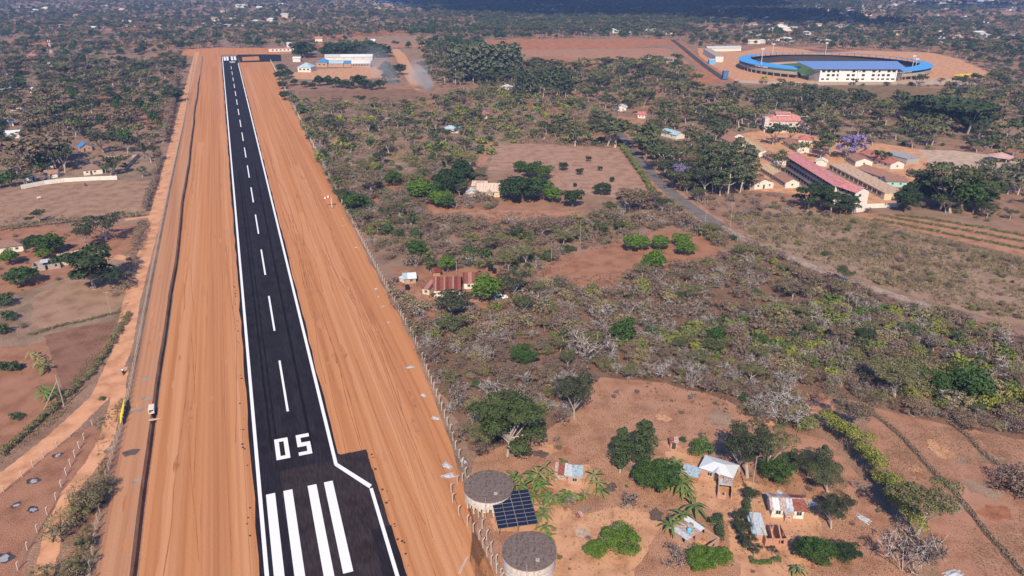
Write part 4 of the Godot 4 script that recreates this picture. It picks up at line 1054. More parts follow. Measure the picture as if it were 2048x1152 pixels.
	scatter(z7, LF, 90, 3.0, 5.5, [1, 0, 1], S7, 0.5)
	scatter([-100, 450, 60, 452, 150, 455, 288, 448, 283, 495, 240, 510, 160, 545, 60, 580, -100, 620], TH, 110, 0.6, 1.6, [0, 1], "on the red earth by the long low house", 0.5)
	scatter([-100, 560, 60, 580, 60, 670, 0, 720, -100, 760], TH, 160, 0.8, 2.2, [0, 1], "on the terraced red fields", 0.4)
	scatter([180, 900, 222, 880, 205, 1000, 190, 1152, 110, 1152, 130, 1040], TH, 500, 0.5, 1.3, [1, 0, 3], "on the fence side of the narrow track", 0.3)
	scatter([150, 800, 235, 770, 230, 840, 190, 850, 120, 890, 100, 885], TH, 200, 0.3, 0.8, [0, 1], "between the two dirt tracks", 0.3)
	# homesteads
	var S8 := "on the bare ground by the homesteads"
	var z8 := [1190, 765, 1330, 775, 1450, 805, 1600, 865, 1700, 940, 1760, 1020, 1820, 1152, 960, 1152, 945, 960, 1080, 880]
	scatter(z8, TH, 220, 0.25, 1.1, [0, 1, 2], S8, 0.6)
	scatter(z8, GB, 30, 0.5, 1.4, [2, 1], S8, 0.5)
	scatter(z8, LF, 22, 1.2, 3.2, [1, 0], S8, 0.5)
	# the far plain
	var S9 := "on the far plain"
	for z in [[[-700, 30, 900, 30, 900, 100, 560, 96, 360, 100, 100, 132, -400, 122], 1.0], [[900, 40, 2800, 40, 2500, 170, 1960, 165, 1900, 110, 1500, 90, 1400, 96, 1340, 78, 960, 78, 960, 100, 860, 105], 1.0]]:
		scatter(z[0], SV, 40, 5.0, 11.0, [0, 1, 1, 2, 3, 3], S9, 0.8)
		scatter(z[0], MG, 22, 5.0, 10.0, [1, 0], S9, 0.95)
		scatter(z[0], TH, 60, 1.5, 3.0, [0, 1, 2], S9, 0.5)
		scatter(z[0], GM, 6, 9.0, 14.0, [0, 2], S9, 0.9)
	scatter([-1200, -8, 3200, -8, 2800, 42, -700, 32], SV, 22, 5.0, 11.0, [0, 1, 2, 3], S9, 0.8)
	scatter([-1200, -8, 3200, -8, 2800, 42, -700, 32], MG, 9, 6.0, 10.0, [1], S9, 0.7)
	scatter([960, 40, 1420, 44, 1400, 72, 960, 72], SV, 60, 6.0, 12.0, [0, 1], S9, 0.3)
	scatter([820, 60, 1010, 50, 1010, 84, 930, 110, 830, 90], MG, 30, 6.0, 11.0, [1, 0], S9, 0.3)
	scatter([820, -5, 1720, -5, 1720, 40, 900, 40], SV, 45, 6.0, 11.0, [1], S9, 0.2)
	plant_out()
	tufts()

func tufts() -> void:   # low dry grass and weeds: beyond counting
	start()
	for k in 9:
		var a := TAU * k / 9.0
		twig(Vector3(cos(a), 0, sin(a)) * 0.08, Vector3(cos(a) * rng.randf_range(0.1, 0.4), rng.randf_range(0.25, 0.5), sin(a) * rng.randf_range(0.1, 0.4)), 0.035, rng)
	var tuft := commit(leafy("dry_grass", lin(0.36, 0.27, 0.15)))
	var root := Node3D.new()
	root.name = "dry_grass"
	add_child(root)
	tag(root, "dry grass tufts and weeds scattered over the scrub floor", "grass", "", "stuff")
	for g in [[[770, 560, 1080, 565, 1450, 515, 2100, 680, 2150, 905, 1700, 800, 1530, 850, 1190, 755, 940, 905, 860, 740], 9000, 1.3, "scrub_brown"], [[940, 905, 1190, 755, 1530, 850, 1830, 1152, 960, 1152], 9000, 0.6, "dry_grass"], [[1440, 425, 1700, 430, 2150, 540, 2150, 660, 1850, 600, 1500, 475], 14000, 1.4, "scrub_straw"], [[190, 850, 240, 800, 262, 790, 215, 960, 185, 1152, 120, 1152, 200, 980], 1500, 1.0, "scrub_straw"], [[720, 470, 1070, 560, 1330, 455, 1000, 420, 800, 430], 4000, 1.3, "scrub_brown"], [[235, 620, 262, 600, 130, 830, 0, 930, 0, 900, 120, 800], 900, 1.0, "scrub_straw"], [[1745, 830, 2100, 890, 2150, 1200, 1880, 1200, 1790, 960], 11000, 0.45, "dry_grass"], [[-60, 395, 60, 372, 225, 360, 300, 362, 290, 425, -60, 445], 1500, 0.5, "dry_grass"]]:
		var poly := GP(g[0])
		var r := Rect2(poly[0], Vector2.ZERO)
		for q in poly: r = r.expand(q)
		var list := []
		var tries := 0
		while list.size() < g[1] and tries < g[1] * 6:
			tries += 1
			var p := Vector2(rng.randf_range(r.position.x, r.end.x), rng.randf_range(r.position.y, r.end.y))
			if wild.get_noise_2d(p.x * 3.0, p.y * 3.0) + rng.randf_range(-0.3, 0.5) < 0: continue
			if Geometry2D.is_point_in_polygon(p, poly): list.append(p)
		var mm := MultiMesh.new()
		mm.transform_format = MultiMesh.TRANSFORM_3D
		mm.mesh = tuft
		mm.instance_count = list.size()
		for i in list.size():
			var k: float = g[2] * rng.randf_range(0.5, 1.4)
			mm.set_instance_transform(i, Transform3D(Basis(Vector3.UP, rng.randf() * TAU).scaled(Vector3(k, k * rng.randf_range(0.6, 1.2), k)), Vector3(list[i].x, 0.0, list[i].y)))
		var mi := MultiMeshInstance3D.new()
		mi.multimesh = mm
		mi.name = "tufts"
		mi.material_override = mats[g[3]]
		root.add_child(mi, true)

# ---------------------------------------------------------------- buildings
func slab(a: Vector3, b: Vector3, c: Vector3, d: Vector3, th: float) -> void:   # corners counter-clockwise seen from above
	var u := Vector3(0, -th, 0)
	hexa([a + u, b + u, c + u, d + u, a, b, c, d])

func wall_run(p: Vector3, x: Vector3, L: float, h: float, th: float, holes: Array) -> void:   # a wall with openings [from, width, sill, height]
	var z := x.cross(Vector3.UP)
	var b := Basis(x, Vector3.UP, z)
	var cur := 0.0
	for o in holes:
		if o[0] > cur: box(p + x * ((cur + o[0]) * 0.5) + Vector3(0, h * 0.5, 0), Vector3(o[0] - cur, h, th), b)
		var m: float = o[0] + o[1] * 0.5
		if o[2] > 0.01: box(p + x * m + Vector3(0, o[2] * 0.5, 0), Vector3(o[1], o[2], th), b)
		var top: float = o[2] + o[3]
		if top < h - 0.01: box(p + x * m + Vector3(0, (top + h) * 0.5, 0), Vector3(o[1], h - top, th), b)
		cur = o[0] + o[1]
	if cur < L: box(p + x * ((cur + L) * 0.5) + Vector3(0, h * 0.5, 0), Vector3(L - cur, h, th), b)

func window(o: Node, at: Vector3, w: float, h: float, b := Basis.IDENTITY, called := "window") -> void:
	start()
	var t := 0.09
	box(at + b * Vector3(0, h * 0.5, 0.025), Vector3(w + t, t, 0.09), b); box(at + b * Vector3(0, -h * 0.5, 0.025), Vector3(w + t, t, 0.12), b)
	box(at + b * Vector3(-w * 0.5, 0, 0.025), Vector3(t, h - t, 0.09), b); box(at + b * Vector3(w * 0.5, 0, 0.025), Vector3(t, h - t, 0.09), b)
	if called == "window": box(at + b * Vector3(0, 0, 0.02), Vector3(0.05, h - t, 0.05), b)
	var f := made(called, mat("frame_" + called, lin(0.5, 0.46, 0.42), 0.7) if called == "window" else mat("door_frame", lin(0.34, 0.27, 0.22), 0.8), o)
	start()
	box(at + b * Vector3(0, 0, 0.006), Vector3(w - t, h - t, 0.012), b)
	made("pane" if called == "window" else "leaf", mat("dark_glass", lin(0.035, 0.04, 0.05), 0.15) if called == "window" else mat("dark_door", lin(0.06, 0.045, 0.04), 0.6), f)

func house(called: String, label: String, a: Array, b: Array, depth: float, h: float, roof: String, rise: float, wm: Material, rms: Array, opt := {}) -> Node3D:
	var A := G(a[0], a[1])
	var B := G(b[0], b[1])
	var L := A.distance_to(B)
	var o := thing(called, label, opt.get("category", "house"), facing(A, B), opt.get("group", ""))
	var ov: float = opt.get("over", 0.45)
	var D := -depth
	keep_clear(PackedVector2Array([p2(o, Vector3(-0.8, 0, 0.8)), p2(o, Vector3(L + 0.8, 0, 0.8)), p2(o, Vector3(L + 0.8, 0, D - 0.8)), p2(o, Vector3(-0.8, 0, D - 0.8))]))
	start()
	if roof == "none":
		var hf: Array = opt.get("holes", [[L * 0.2, 0.8, 0.9, 1.0], [L * 0.6, 0.9, 0.0, 1.9]])
		wall_run(Vector3(0, 0, -0.1), Vector3.RIGHT, L, h, 0.2, hf)
		wall_run(Vector3(0, 0, D + 0.1), Vector3.RIGHT, L, h, 0.2, [[L * 0.4, 0.9, 0.9, 1.0]])
		wall_run(Vector3(0.1, 0, D + 0.2), Vector3(0, 0, 1), depth - 0.4, h, 0.2, [[depth * 0.3, 0.8, 0.9, 1.0]])
		wall_run(Vector3(L - 0.1, 0, D + 0.2), Vector3(0, 0, 1), depth - 0.4, h, 0.2, [[depth * 0.4, 0.8, 0.9, 1.0]])
	else:
		box(Vector3(L * 0.5, h * 0.5 - 0.1, D * 0.5), Vector3(L, h + 0.2, depth))
		if roof == "gable":
			for x in [0.0, L - 0.2]:
				var q := [Vector3(x, h, 0), Vector3(x + 0.2, h, 0), Vector3(x + 0.2, h, D), Vector3(x, h, D)]
				var r := [Vector3(x, h + rise, D * 0.5), Vector3(x + 0.2, h + rise, D * 0.5)]
				tri(q[3], q[0], r[0]); tri(q[1], q[2], r[1]); quad(q[0], q[1], r[1], r[0]); quad(q[2], q[3], r[0], r[1])
		elif roof == "gable_end":
			for z in [0.0, D + 0.2]:
				var q := [Vector3(0, h, z), Vector3(L, h, z), Vector3(L, h, z - 0.2), Vector3(0, h, z - 0.2)]
				var r := [Vector3(L * 0.5, h + rise, z), Vector3(L * 0.5, h + rise, z - 0.2)]
				tri(q[0], q[1], r[0]); tri(q[2], q[3], r[1]); quad(q[1], q[2], r[1], r[0]); quad(q[3], q[0], r[0], r[1])
		elif roof == "shed":
			quad(Vector3(0, h, D), Vector3(L, h, D), Vector3(L, h + rise, D), Vector3(0, h + rise, D))
			quad(Vector3(L, h, D), Vector3(0, h, D), Vector3(0, h + rise, D), Vector3(L, h + rise, D))
			tri(Vector3(0, h, D), Vector3(0, h, 0), Vector3(0, h + rise, D)); tri(Vector3(L, h, 0), Vector3(L, h, D), Vector3(L, h + rise, D))
	made("wall", wm, o)
	var n: int = opt.get("sheets", 1)
	var th := 0.07
	if roof in ["gable", "shed", "gable_end"]:
		var rn := Node3D.new()
		rn.name = "roof"
		o.add_child(rn)
		var W := L if roof != "gable_end" else depth
		var half := (depth * 0.5 if roof == "gable" else depth) if roof != "gable_end" else L * 0.5
		var sl := rise / half
		for side in ([0, 1] if roof != "shed" else [0]):
			for i in n:
				var x0 := -ov + (W + 2 * ov) * i / n
				var x1 := -ov + (W + 2 * ov) * (i + 1) / n - (0.03 if n > 1 else 0.0)
				var lift := 0.05 + 0.012 * (i % 2)
				start()
				var e := ov
				var top := half if roof != "shed" else depth + ov
				var pts := [Vector3(x0, h - e * sl + lift, e), Vector3(x1, h - e * sl + lift, e), Vector3(x1, h + top * sl + lift, -top), Vector3(x0, h + top * sl + lift, -top)]
				if side == 1:
					for k in 4: pts[k].z = -depth - pts[k].z if roof == "gable" else -L - pts[k].z
					pts = [pts[1], pts[0], pts[3], pts[2]]
				if roof == "gable_end":
					for k in 4: pts[k] = Vector3(L + pts[k].z if side == 0 else -(-L - pts[k].z) , pts[k].y, -pts[k].x)
					if side == 1:
						for k in 4: pts[k].x = pts[k].x
				if (pts[1] - pts[0]).cross(pts[2] - pts[0]).y < 0: pts.reverse()
				slab(pts[0], pts[1], pts[2], pts[3], th)
				made("roof_sheet", rms[(i * 7 + side * 3 + (i / 2) * 5) % rms.size()], rn)
		if roof != "shed":
			start()
			if roof == "gable": box(Vector3(L * 0.5, h + rise + 0.06, D * 0.5), Vector3(L + 2 * ov, 0.05, 0.3))
			else: box(Vector3(L * 0.5, h + rise + 0.06, D * 0.5), Vector3(0.3, 0.05, depth + 2 * ov))
			made("ridge_cap", rms[0], rn)
	elif roof == "hip":
		start()
		var sl := rise / (minf(depth, L) * 0.5)
		var e := h - ov * sl + 0.04
		var q := [Vector3(-ov, e, ov), Vector3(L + ov, e, ov), Vector3(L + ov, e, D - ov), Vector3(-ov, e, D - ov)]
		var r0 := Vector3(depth * 0.5, h + rise, D * 0.5) if L > depth else Vector3(L * 0.5, h + rise, -L * 0.5)
		var r1 := Vector3(L - depth * 0.5, h + rise, D * 0.5) if L > depth else Vector3(L * 0.5, h + rise, D + L * 0.5)
		if L > depth:
			quad(q[0], q[1], r1, r0); tri(q[1], q[2], r1); quad(q[2], q[3], r0, r1); tri(q[3], q[0], r0)
		else:
			tri(q[0], q[1], r0); quad(q[1], q[2], r1, r0); tri(q[2], q[3], r1); quad(q[3], q[0], r0, r1)
		quad(q[3], q[2], q[1], q[0])
		made("roof", rms[0], o)
	elif roof == "flat":
		start()
		box(Vector3(L * 0.5, h + 0.23, D * 0.5), Vector3(L + 0.5, 0.25, depth + 0.5))
		made("roof", rms[0], o)
	for f in opt.get("wins", []): window(o, Vector3(L * f, opt.get("sill", h * 0.55), 0.003), opt.get("ww", 1.0), opt.get("wh", 0.95))
	for f in opt.get("doors", []): window(o, Vector3(L * f, 1.02, 0.003), 0.95, 2.0, Basis.IDENTITY, "door")
	for f in opt.get("end_wins", []): window(o, Vector3(L + 0.003, opt.get("sill", h * 0.55), D * f), 1.0, 0.95, Basis(Vector3.UP, PI / 2))
	for f in opt.get("end_doors", []): window(o, Vector3(L + 0.003, 1.02, D * f), 0.95, 2.0, Basis(Vector3.UP, PI / 2), "door")
	return o

func p2(o: Node3D, v: Vector3) -> Vector2:
	var g := o.transform * v
	return Vector2(g.x, g.z)

func build_houses() -> void:
	var pink := mat("pink_block", lin(0.5, 0.32, 0.24), 0.95, tex["stain"], 3.0)
	var white := mat("white_wall", lin(0.74, 0.72, 0.68), 0.9, tex["stain"], 4.0)
	var cream := mat("cream_wall", lin(0.66, 0.58, 0.44), 0.9, tex["stain"], 5.0)
	var grey := mat("grey_block", lin(0.42, 0.39, 0.37), 0.95, tex["stain"], 3.0)
	var mudw := mat("mud_wall", lin(0.42, 0.24, 0.16), 0.95, tex["stain"], 3.0)
	var silver := mat("silver_sheet", lin(0.66, 0.70, 0.74), 0.42, tex["grain"], 3.0)
	var silver2 := mat("silver_sheet_dull", lin(0.5, 0.55, 0.6), 0.5, tex["stain"], 3.0)
	var bluegrey := mat("blue_grey_sheet", lin(0.36, 0.48, 0.56), 0.45, tex["stain"], 4.0)
	var rust := mat("rust_sheet", lin(0.33, 0.13, 0.10), 0.75, tex["rust"], 2.6)
	var rust2 := mat("rust_sheet_pale", lin(0.50, 0.30, 0.25), 0.75, tex["rust"], 2.0)
	var rustd := mat("rust_sheet_dark", lin(0.23, 0.075, 0.065), 0.8, tex["rust"], 2.3)
	var patched := mat("patched_sheet", lin(0.56, 0.49, 0.46), 0.6, tex["rust"], 2.2)
	var redr := mat("red_roof", lin(0.52, 0.17, 0.17), 0.6, tex["stain"], 9.0)
	var brownr := mat("brown_roof", lin(0.36, 0.2, 0.15), 0.8, tex["stain"], 7.0)
	var tileb := mat("brown_tile", lin(0.27, 0.16, 0.125), 0.8, tex["stain"], 4.0)
	var tanr := mat("tan_roof", lin(0.56, 0.42, 0.27), 0.8, tex["stain"], 7.0)
	var blue := mat("blue_roof", lin(0.06, 0.25, 0.58), 0.5, tex["stain"], 8.0)
	var sky_blue := mat("pale_blue_roof", lin(0.36, 0.56, 0.66), 0.5, tex["stain"], 8.0)
	var brick := mat("soft_brick", lin(0.5, 0.27, 0.19), 0.95, tex["stain"], 2.0)
	var conc := mat("concrete", lin(0.40, 0.36, 0.33), 0.95, tex["stain"], 4.0)
	# the homesteads
	var o := house("house", "small pink house under a bright silver hipped roof with a dark door", [1400, 953], [1461, 972], 4.4, 2.5, "hip", 0.75, pink, [silver], {"wins": [0.3, 0.85], "doors": [0.52]})
	start()
	slab(Vector3(2.6, 2.5, 1.0), Vector3(3.4, 3.0, 1.0), Vector3(3.4, 3.0, -1.2), Vector3(2.6, 2.5, -1.2), 0.05)
	slab(Vector3(3.4, 3.0, 1.0), Vector3(4.2, 2.5, 1.0), Vector3(4.2, 2.5, -1.2), Vector3(3.4, 3.0, -1.2), 0.05)
	made("porch_roof", silver, o)
	house("shed", "low mud shed under a blue-grey sheet roof beside the banana plants", [1363, 957], [1393, 966], 2.6, 1.5, "shed", 0.35, mudw, [bluegrey], {"category": "shed", "sheets": 3, "over": 0.3})
	o = house("outhouse", "half-roofed pale block outhouse in front of the silver-roofed house", [1434, 996], [1463, 1001], 4.6, 1.7, "none", 0, pink, [], {"category": "outhouse"})
	start()
	slab(Vector3(0.1, 1.78, -2.2), Vector3(2.7, 1.95, -2.2), Vector3(2.7, 1.95, -4.4), Vector3(0.1, 1.78, -4.4), 0.05)
	made("roof_sheet", silver2, o)
	start()
	slab(Vector3(0.9, 2.0, -2.6), Vector3(2.9, 2.06, -2.5), Vector3(2.9, 2.1, -4.8), Vector3(1.0, 2.04, -4.8), 0.05)
	made("roof_sheet", patched, o)
	house("latrine", "small rusty-topped latrine alone on the bare slope", [1340, 898], [1354, 899], 1.4, 1.9, "shed", 0.3, pink, [rust, patched], {"category": "latrine", "sheets": 2, "over": 0.25, "doors": [0.5]})
	o = house("house", "white house with silver and rust sheet roof and a little gabled porch", [1542, 1034], [1606, 1038], 4.2, 2.3, "gable", 0.9, white, [patched, silver2, patched, silver], {"sheets": 11, "wins": [0.2, 0.85]})
	var rs := o.get_node("roof").get_children()
	for i in rs.size():
		if rs[i].position == Vector3.ZERO and i % 11 > 6 and i < 22: rs[i].set_surface_override_material(0, rust)
	start()
	box(Vector3(3.1, 0.9, 0.55), Vector3(1.5, 2.0, 1.1))
	tri(Vector3(2.35, 1.9, 1.1), Vector3(3.85, 1.9, 1.1), Vector3(3.1, 2.4, 1.1))
	made("porch", pink, o)
	start()
	slab(Vector3(2.15, 1.85, 1.3), Vector3(3.1, 2.5, 1.3), Vector3(3.1, 2.5, -0.6), Vector3(2.15, 1.85, -0.6), 0.05)
	slab(Vector3(3.1, 2.5, 1.3), Vector3(4.05, 1.85, 1.3), Vector3(4.05, 1.85, -0.6), Vector3(3.1, 2.5, -0.6), 0.05)
	made("porch_roof", silver2, o)
	window(o, Vector3(3.1, 1.0, 1.103), 0.5, 0.5)
	house("hut", "narrow hut under a smooth pale blue sheet roof", [1505, 1082], [1528, 1083], 5.0, 1.8, "shed", 0.5, pink, [bluegrey, silver2], {"category": "hut", "sheets": 3, "over": 0.35})
	o = house("roofless_house", "roofless brick house with pointed gable walls", [1529, 1095], [1573, 1095], 4.2, 2.0, "none", 0, brick, [], {"holes": [[2.5, 0.9, 0.8, 0.9]]})
	start()
	for x in [1.35, 2.9]:
		box(Vector3(x, 1.0, -2.1), Vector3(0.2, 2.0, 3.8))
		for s in [-0.1, 0.1]:
			tri(Vector3(x + s, 2.0, -0.2), Vector3(x + s, 2.0, -4.0), Vector3(x + s, 3.3, -2.1)) if s > 0 else tri(Vector3(x + s, 2.0, -4.0), Vector3(x + s, 2.0, -0.2), Vector3(x + s, 3.3, -2.1))
		quad(Vector3(x - 0.1, 2.0, -0.2), Vector3(x + 0.1, 2.0, -0.2), Vector3(x + 0.1, 3.3, -2.1), Vector3(x - 0.1, 3.3, -2.1))
		quad(Vector3(x + 0.1, 2.0, -4.0), Vector3(x - 0.1, 2.0, -4.0), Vector3(x - 0.1, 3.3, -2.1), Vector3(x + 0.1, 3.3, -2.1))
	made("gable_wall", brick, o)
	o = house("unfinished_house", "unfinished half-roofed house carrying a small blue water tank", [1403, 1119], [1437, 1094], 7.2, 2.2, "none", 0, pink, [], {"holes": [[0.8, 0.7, 0.8, 1.0], [3.0, 0.8, 0.8, 1.0]]})
	start()
	wall_run(Vector3(0.2, 0, -3.6), Vector3.RIGHT, 4.3, 2.2, 0.2, [[1.5, 0.9, 0, 2.0]])
	made("partition_wall", pink, o)
	for k in 4:
		start()
		slab(Vector3(-0.3 + k * 1.32, 2.3 + 0.02 * (k % 2), -3.3), Vector3(1.0 + k * 1.32, 2.3 + 0.02 * (k % 2), -3.3), Vector3(1.0 + k * 1.32, 2.5 + 0.02 * (k % 2), -7.5), Vector3(-0.3 + k * 1.32, 2.5 + 0.02 * (k % 2), -7.5), 0.05)
		made("roof_sheet", [silver2, patched, patched, silver][k], o)
	var bt := thing("water_tank", "small blue water tank on the roof of the unfinished house", "water tank", Transform3D(Basis.IDENTITY, o.transform * Vector3(1.6, 2.55, -4.4)))
	start()
	tube(Vector3.ZERO, Vector3(0, 0.75, 0), 0.42, 0.42, 14, true)
	ring(0.42, 0.75, 0.16, 0.95, 14); ring(0.16, 0.95, 0.001, 0.97, 14)
	made("body", mat("blue_plastic", lin(0.12, 0.42, 0.62), 0.45), bt)
	start()
	tube(Vector3(0, 0.95, 0), Vector3(0, 1.05, 0), 0.17, 0.17, 10, true)
	made("lid", mat("blue_plastic", Color.WHITE), bt)
	house("house", "small rust-patched sheet house next to the solar panels, grey-roofed half", [1135, 966.5], [1163, 968.5], 3.0, 1.9, "shed", 0.5, pink, [silver2, bluegrey], {"sheets": 3, "over": 0.2, "wins": [0.5]})
	house("lean_to", "rust-streaked sheet lean-to joined to the small grey-roofed house", [1110, 960], [1133, 962], 3.0, 1.5, "shed", 0.7, patched, [patched, rust2, silver2, rust], {"category": "lean-to", "sheets": 4, "over": 0.15})
	house("animal_pen", "tiny rusty sheet pen on the pale trodden ground", [1157, 1040], [1166, 1036], 0.9, 0.6, "shed", 0.25, mudw, [rust, patched], {"category": "pen", "sheets": 2, "over": 0.15})
	# houses along the fence, middle distance
	house("house", "long house under a streaked rusty sheet roof, main block", [868, 593], [921, 591.5], 7.5, 2.2, "shed", 1.5, white, [rust, rustd, rust2, rust, rustd], {"sheets": 16, "wins": [0.3, 0.8], "doors": [0.55], "over": 0.3})
	house("house", "far wing of the long rusty-roofed house by the round yellow-green tree", [928, 578], [961, 577], 6.0, 2.2, "shed", 1.2, white, [rustd, rust, rust2, rust], {"sheets": 10, "wins": [0.3], "over": 0.3})
	house("house", "short rusty-roofed wing at the fence end of the long house", [845, 588], [859, 590], 5.2, 2.0, "shed", 0.9, cream, [rust, rust2, rustd], {"sheets": 4, "wins": [0.5], "over": 0.2})
	house("house", "small house under a pale blue-grey roof close to the long fence", [809, 568], [832, 566], 5.0, 2.0, "gable", 1.0, pink, [bluegrey, silver], {"sheets": 3, "wins": [0.6], "over": 0.4})
	house("lean_to", "pale sheet lean-to on the fence side of the blue-grey roofed house", [799, 562], [808, 566], 3.4, 1.4, "shed", 0.4, white, [silver], {"category": "lean-to", "over": 0.2})
	house("shed", "open rusty-roofed shed behind the long house", [866, 553], [881, 552], 2.4, 1.7, "shed", 0.4, mudw, [rust, rustd], {"category": "shed", "sheets": 3})
	house("latrine", "rusty latrine beside the long fence among the bushes", [830, 652], [840, 651], 1.3, 1.3, "shed", 0.2, pink, [rust, rust2], {"category": "latrine", "sheets": 2, "over": 0.3})
	house("house", "cream house with pale tiled gables among garden trees", [955, 394], [1000, 394], 10.0, 2.8, "gable", 2.6, cream, [mat("pale_tile", lin(0.58, 0.48, 0.40), 0.85, tex["stain"], 5.0)], {"wins": [0.3, 0.7]})
	house("house", "side wing of the cream house with arched dark windows", [1002, 393], [1017, 391], 8.0, 2.6, "gable_end", 1.2, cream, [mat("pale_tile", Color.WHITE)], {"wins": [0.35, 0.75]})
	house("house", "front gabled wing of the cream house with a bay window", [972, 401], [984, 401], 5.0, 2.6, "gable_end", 1.4, cream, [mats["pale_tile"]], {"wins": [0.5]})
	house("hut", "white gabled hut in front of the cream house", [933, 394], [954, 394], 3.5, 2.3, "gable_end", 1.0, white, [silver], {"category": "hut"})
	house("house", "pale roofed rear wing of the cream house", [944, 383], [972, 384], 8, 2.8, "gable", 1.5, cream, [mat("pale_tile", Color.WHITE), patched], {"sheets": 4})
	for h in [[888, 266, 919, 266, 7, sky_blue, "hip", "house under a pale blue hipped roof in the bush"], [950, 236, 974, 237, 7, redr, "gable_end", "white gabled house with a red roof in the bush"], [1004, 180, 1040, 181, 9, silver2, "gable", "white house with a grey roof below the gum plantation"], [1228, 212, 1248, 214, 7, redr, "hip", "red-roofed house above the road junction"], [1231, 222, 1252, 223, 7, silver, "gable_end", "white house below the red-roofed one at the road junction"], [1275, 236, 1290, 237, 5, redr, "gable", "small orange-roofed shop at the road junction"], [1322, 271, 1352, 279, 7, sky_blue, "gable", "house under a pale blue roof among roadside trees"], [1340, 322, 1360, 324, 6, rust2, "gable", "pinkish roofed house by the purple jacaranda"], [1132, 178, 1142, 178, 5, rust2, "gable", "pink-walled house inside the gum grove"]]:
		house("house", h[7], [h[0], h[1]], [h[2], h[3]], h[4], 2.8, h[6], 1.6, white, [h[5]], {"wins": [0.3, 0.7]})
	# left of the airstrip
	house("house", "long low house under a plain cream roof beside the dirt road", [124, 532], [209, 515], 5.0, 2.2, "shed", 0.7, cream, [tanr], {"wins": [0.15, 0.8], "over": 0.4})
	o = house("roofless_house", "roofless grey block rooms joined to the long low house", [66, 544], [122, 536], 5.5, 1.9, "none", 0, conc, [], {"holes": [[1.0, 0.8, 0.9, 0.8], [4.0, 0.8, 0.0, 1.8], [7.0, 0.8, 0.9, 0.8]]})
	start()
	for x in [3.2, 6.2, 8.0]: box(Vector3(x, 0.95, -2.75), Vector3(0.2, 1.9, 5.0))
	made("partition_wall", conc, o)
	start()
	slab(Vector3(2.2, 2.0, -2.6), Vector3(6.0, 2.0, -2.6), Vector3(6.0, 2.3, -5.8), Vector3(2.2, 2.3, -5.8), 0.06)
	made("roof_sheet", silver2, o)
	house("house", "dark brown hip-roofed house at the edge of the red earth", [-15, 510], [48, 502], 7.0, 2.6, "hip", 1.6, white, [tileb], {"wins": [0.8]})
	o = house("house", "white house with a brown hipped roof inside the walled compound", [168, 351], [206, 347], 9.5, 2.8, "hip", 2.2, white, [tileb], {"wins": [0.2, 0.6], "doors": [0.4]})
	var sp := Node3D.new()
	sp.name = "solar_panel"; sp.position = Vector3(5.2, 4.62, -4.0)
	o.add_child(sp)
	start()
	slab(Vector3(0, 0, 0), Vector3(3.6, 0, 0), Vector3(3.6, 0.5, -1.4), Vector3(0, 0.5, -1.4), 0.06)
	made("panel", mat("solar_cell", lin(0.02, 0.03, 0.07), 0.2), sp)
	start()
	box(Vector3(1.8, -0.12, -0.1), Vector3(3.6, 0.08, 0.05))
	made("rail", mat("steel", lin(0.5, 0.5, 0.5), 0.4), sp)
	house("house", "small brown-roofed house next to the white wall", [90, 357], [116, 355], 6, 2.3, "gable", 1.3, white, [brownr], {"wins": [0.5]})
	house("hut", "pale blue hut at the end of the white wall", [61, 364], [73, 361], 3.5, 2.2, "shed", 0.5, white, [bluegrey], {"category": "hut", "doors": [0.6]})
	house("outhouse", "white-topped outhouse behind the small brown-roofed house", [95, 347], [110, 345], 4, 2.4, "flat", 0, pink, [white], {"category": "outhouse"})
	house("house", "bright blue-roofed house with a pale gabled porch", [162, 304], [185, 301], 6.5, 2.7, "gable_end", 1.8, pink, [blue], {"doors": [0.35], "wins": [0.75]})
	for h in [[52, 262, 95, 258, 8, sky_blue, "gable", "house under a pale blue roof deep in the bush"], [10, 278, 40, 276, 8, silver, "gable", "white-roofed house below the pale blue roof"], [-8, 255, 28, 252, 6, silver2, "gable", "grey-roofed house at the edge of the bush"], [95, 134, 128, 134, 7, silver2, "gable", "long grey-roofed house at the foot of the mast"], [55, 116, 78, 115, 7, redr, "hip", "red-roofed house near the mast"], [195, 127, 213, 127, 6, silver, "gable", "white house near the small yellow tree"], [0, 185, 24, 183, 8, silver, "gable", "white building behind round dark trees"], [60, 186, 74, 185, 6, silver, "hip", "small white house behind round dark trees"], [2, 158, 14, 158, 5, sky_blue, "gable", "small pale blue roof beside the bush track"], [20, 222, 48, 221, 7, rust2, "gable", "pinkish roof under dark round trees"], [175, 87, 194, 87, 7, blue, "hip", "blue-roofed house far beyond the mast"], [180, 58, 192, 58, 7, silver, "gable", "tiny white house on the orange earth"], [110, 53, 122, 53, 7, silver, "gable", "tiny white house beyond the orange earth"]]:
		house("house", h[7], [h[0], h[1]], [h[2], h[3]], h[4], 2.8, h[6], 1.7, white, [h[5]], {"wins": [0.3, 0.7]})
	# the school with blue roofs at the far end of the strip
	house("school_block", "white school hall under a pale blue hipped roof", [596, 144], [622, 144.5], 14, 5.0, "hip", 4.0, white, [sky_blue], {"category": "school", "wins": [0.2, 0.5, 0.8], "ww": 2.2, "wh": 1.6})
	house("school_block", "school block under a strong blue roof", [633, 134], [655, 134.5], 12, 5.0, "hip", 3.5, pink, [blue], {"category": "school", "wins": [0.3, 0.7], "ww": 2.0, "wh": 1.5})
	house("school_block", "long pale-roofed classroom row behind the blue school block", [650, 121], [745, 120.5], 9, 4.0, "gable", 2.4, white, [silver2, silver, sky_blue], {"category": "school", "sheets": 3, "wins": [0.2, 0.4, 0.6, 0.8]})
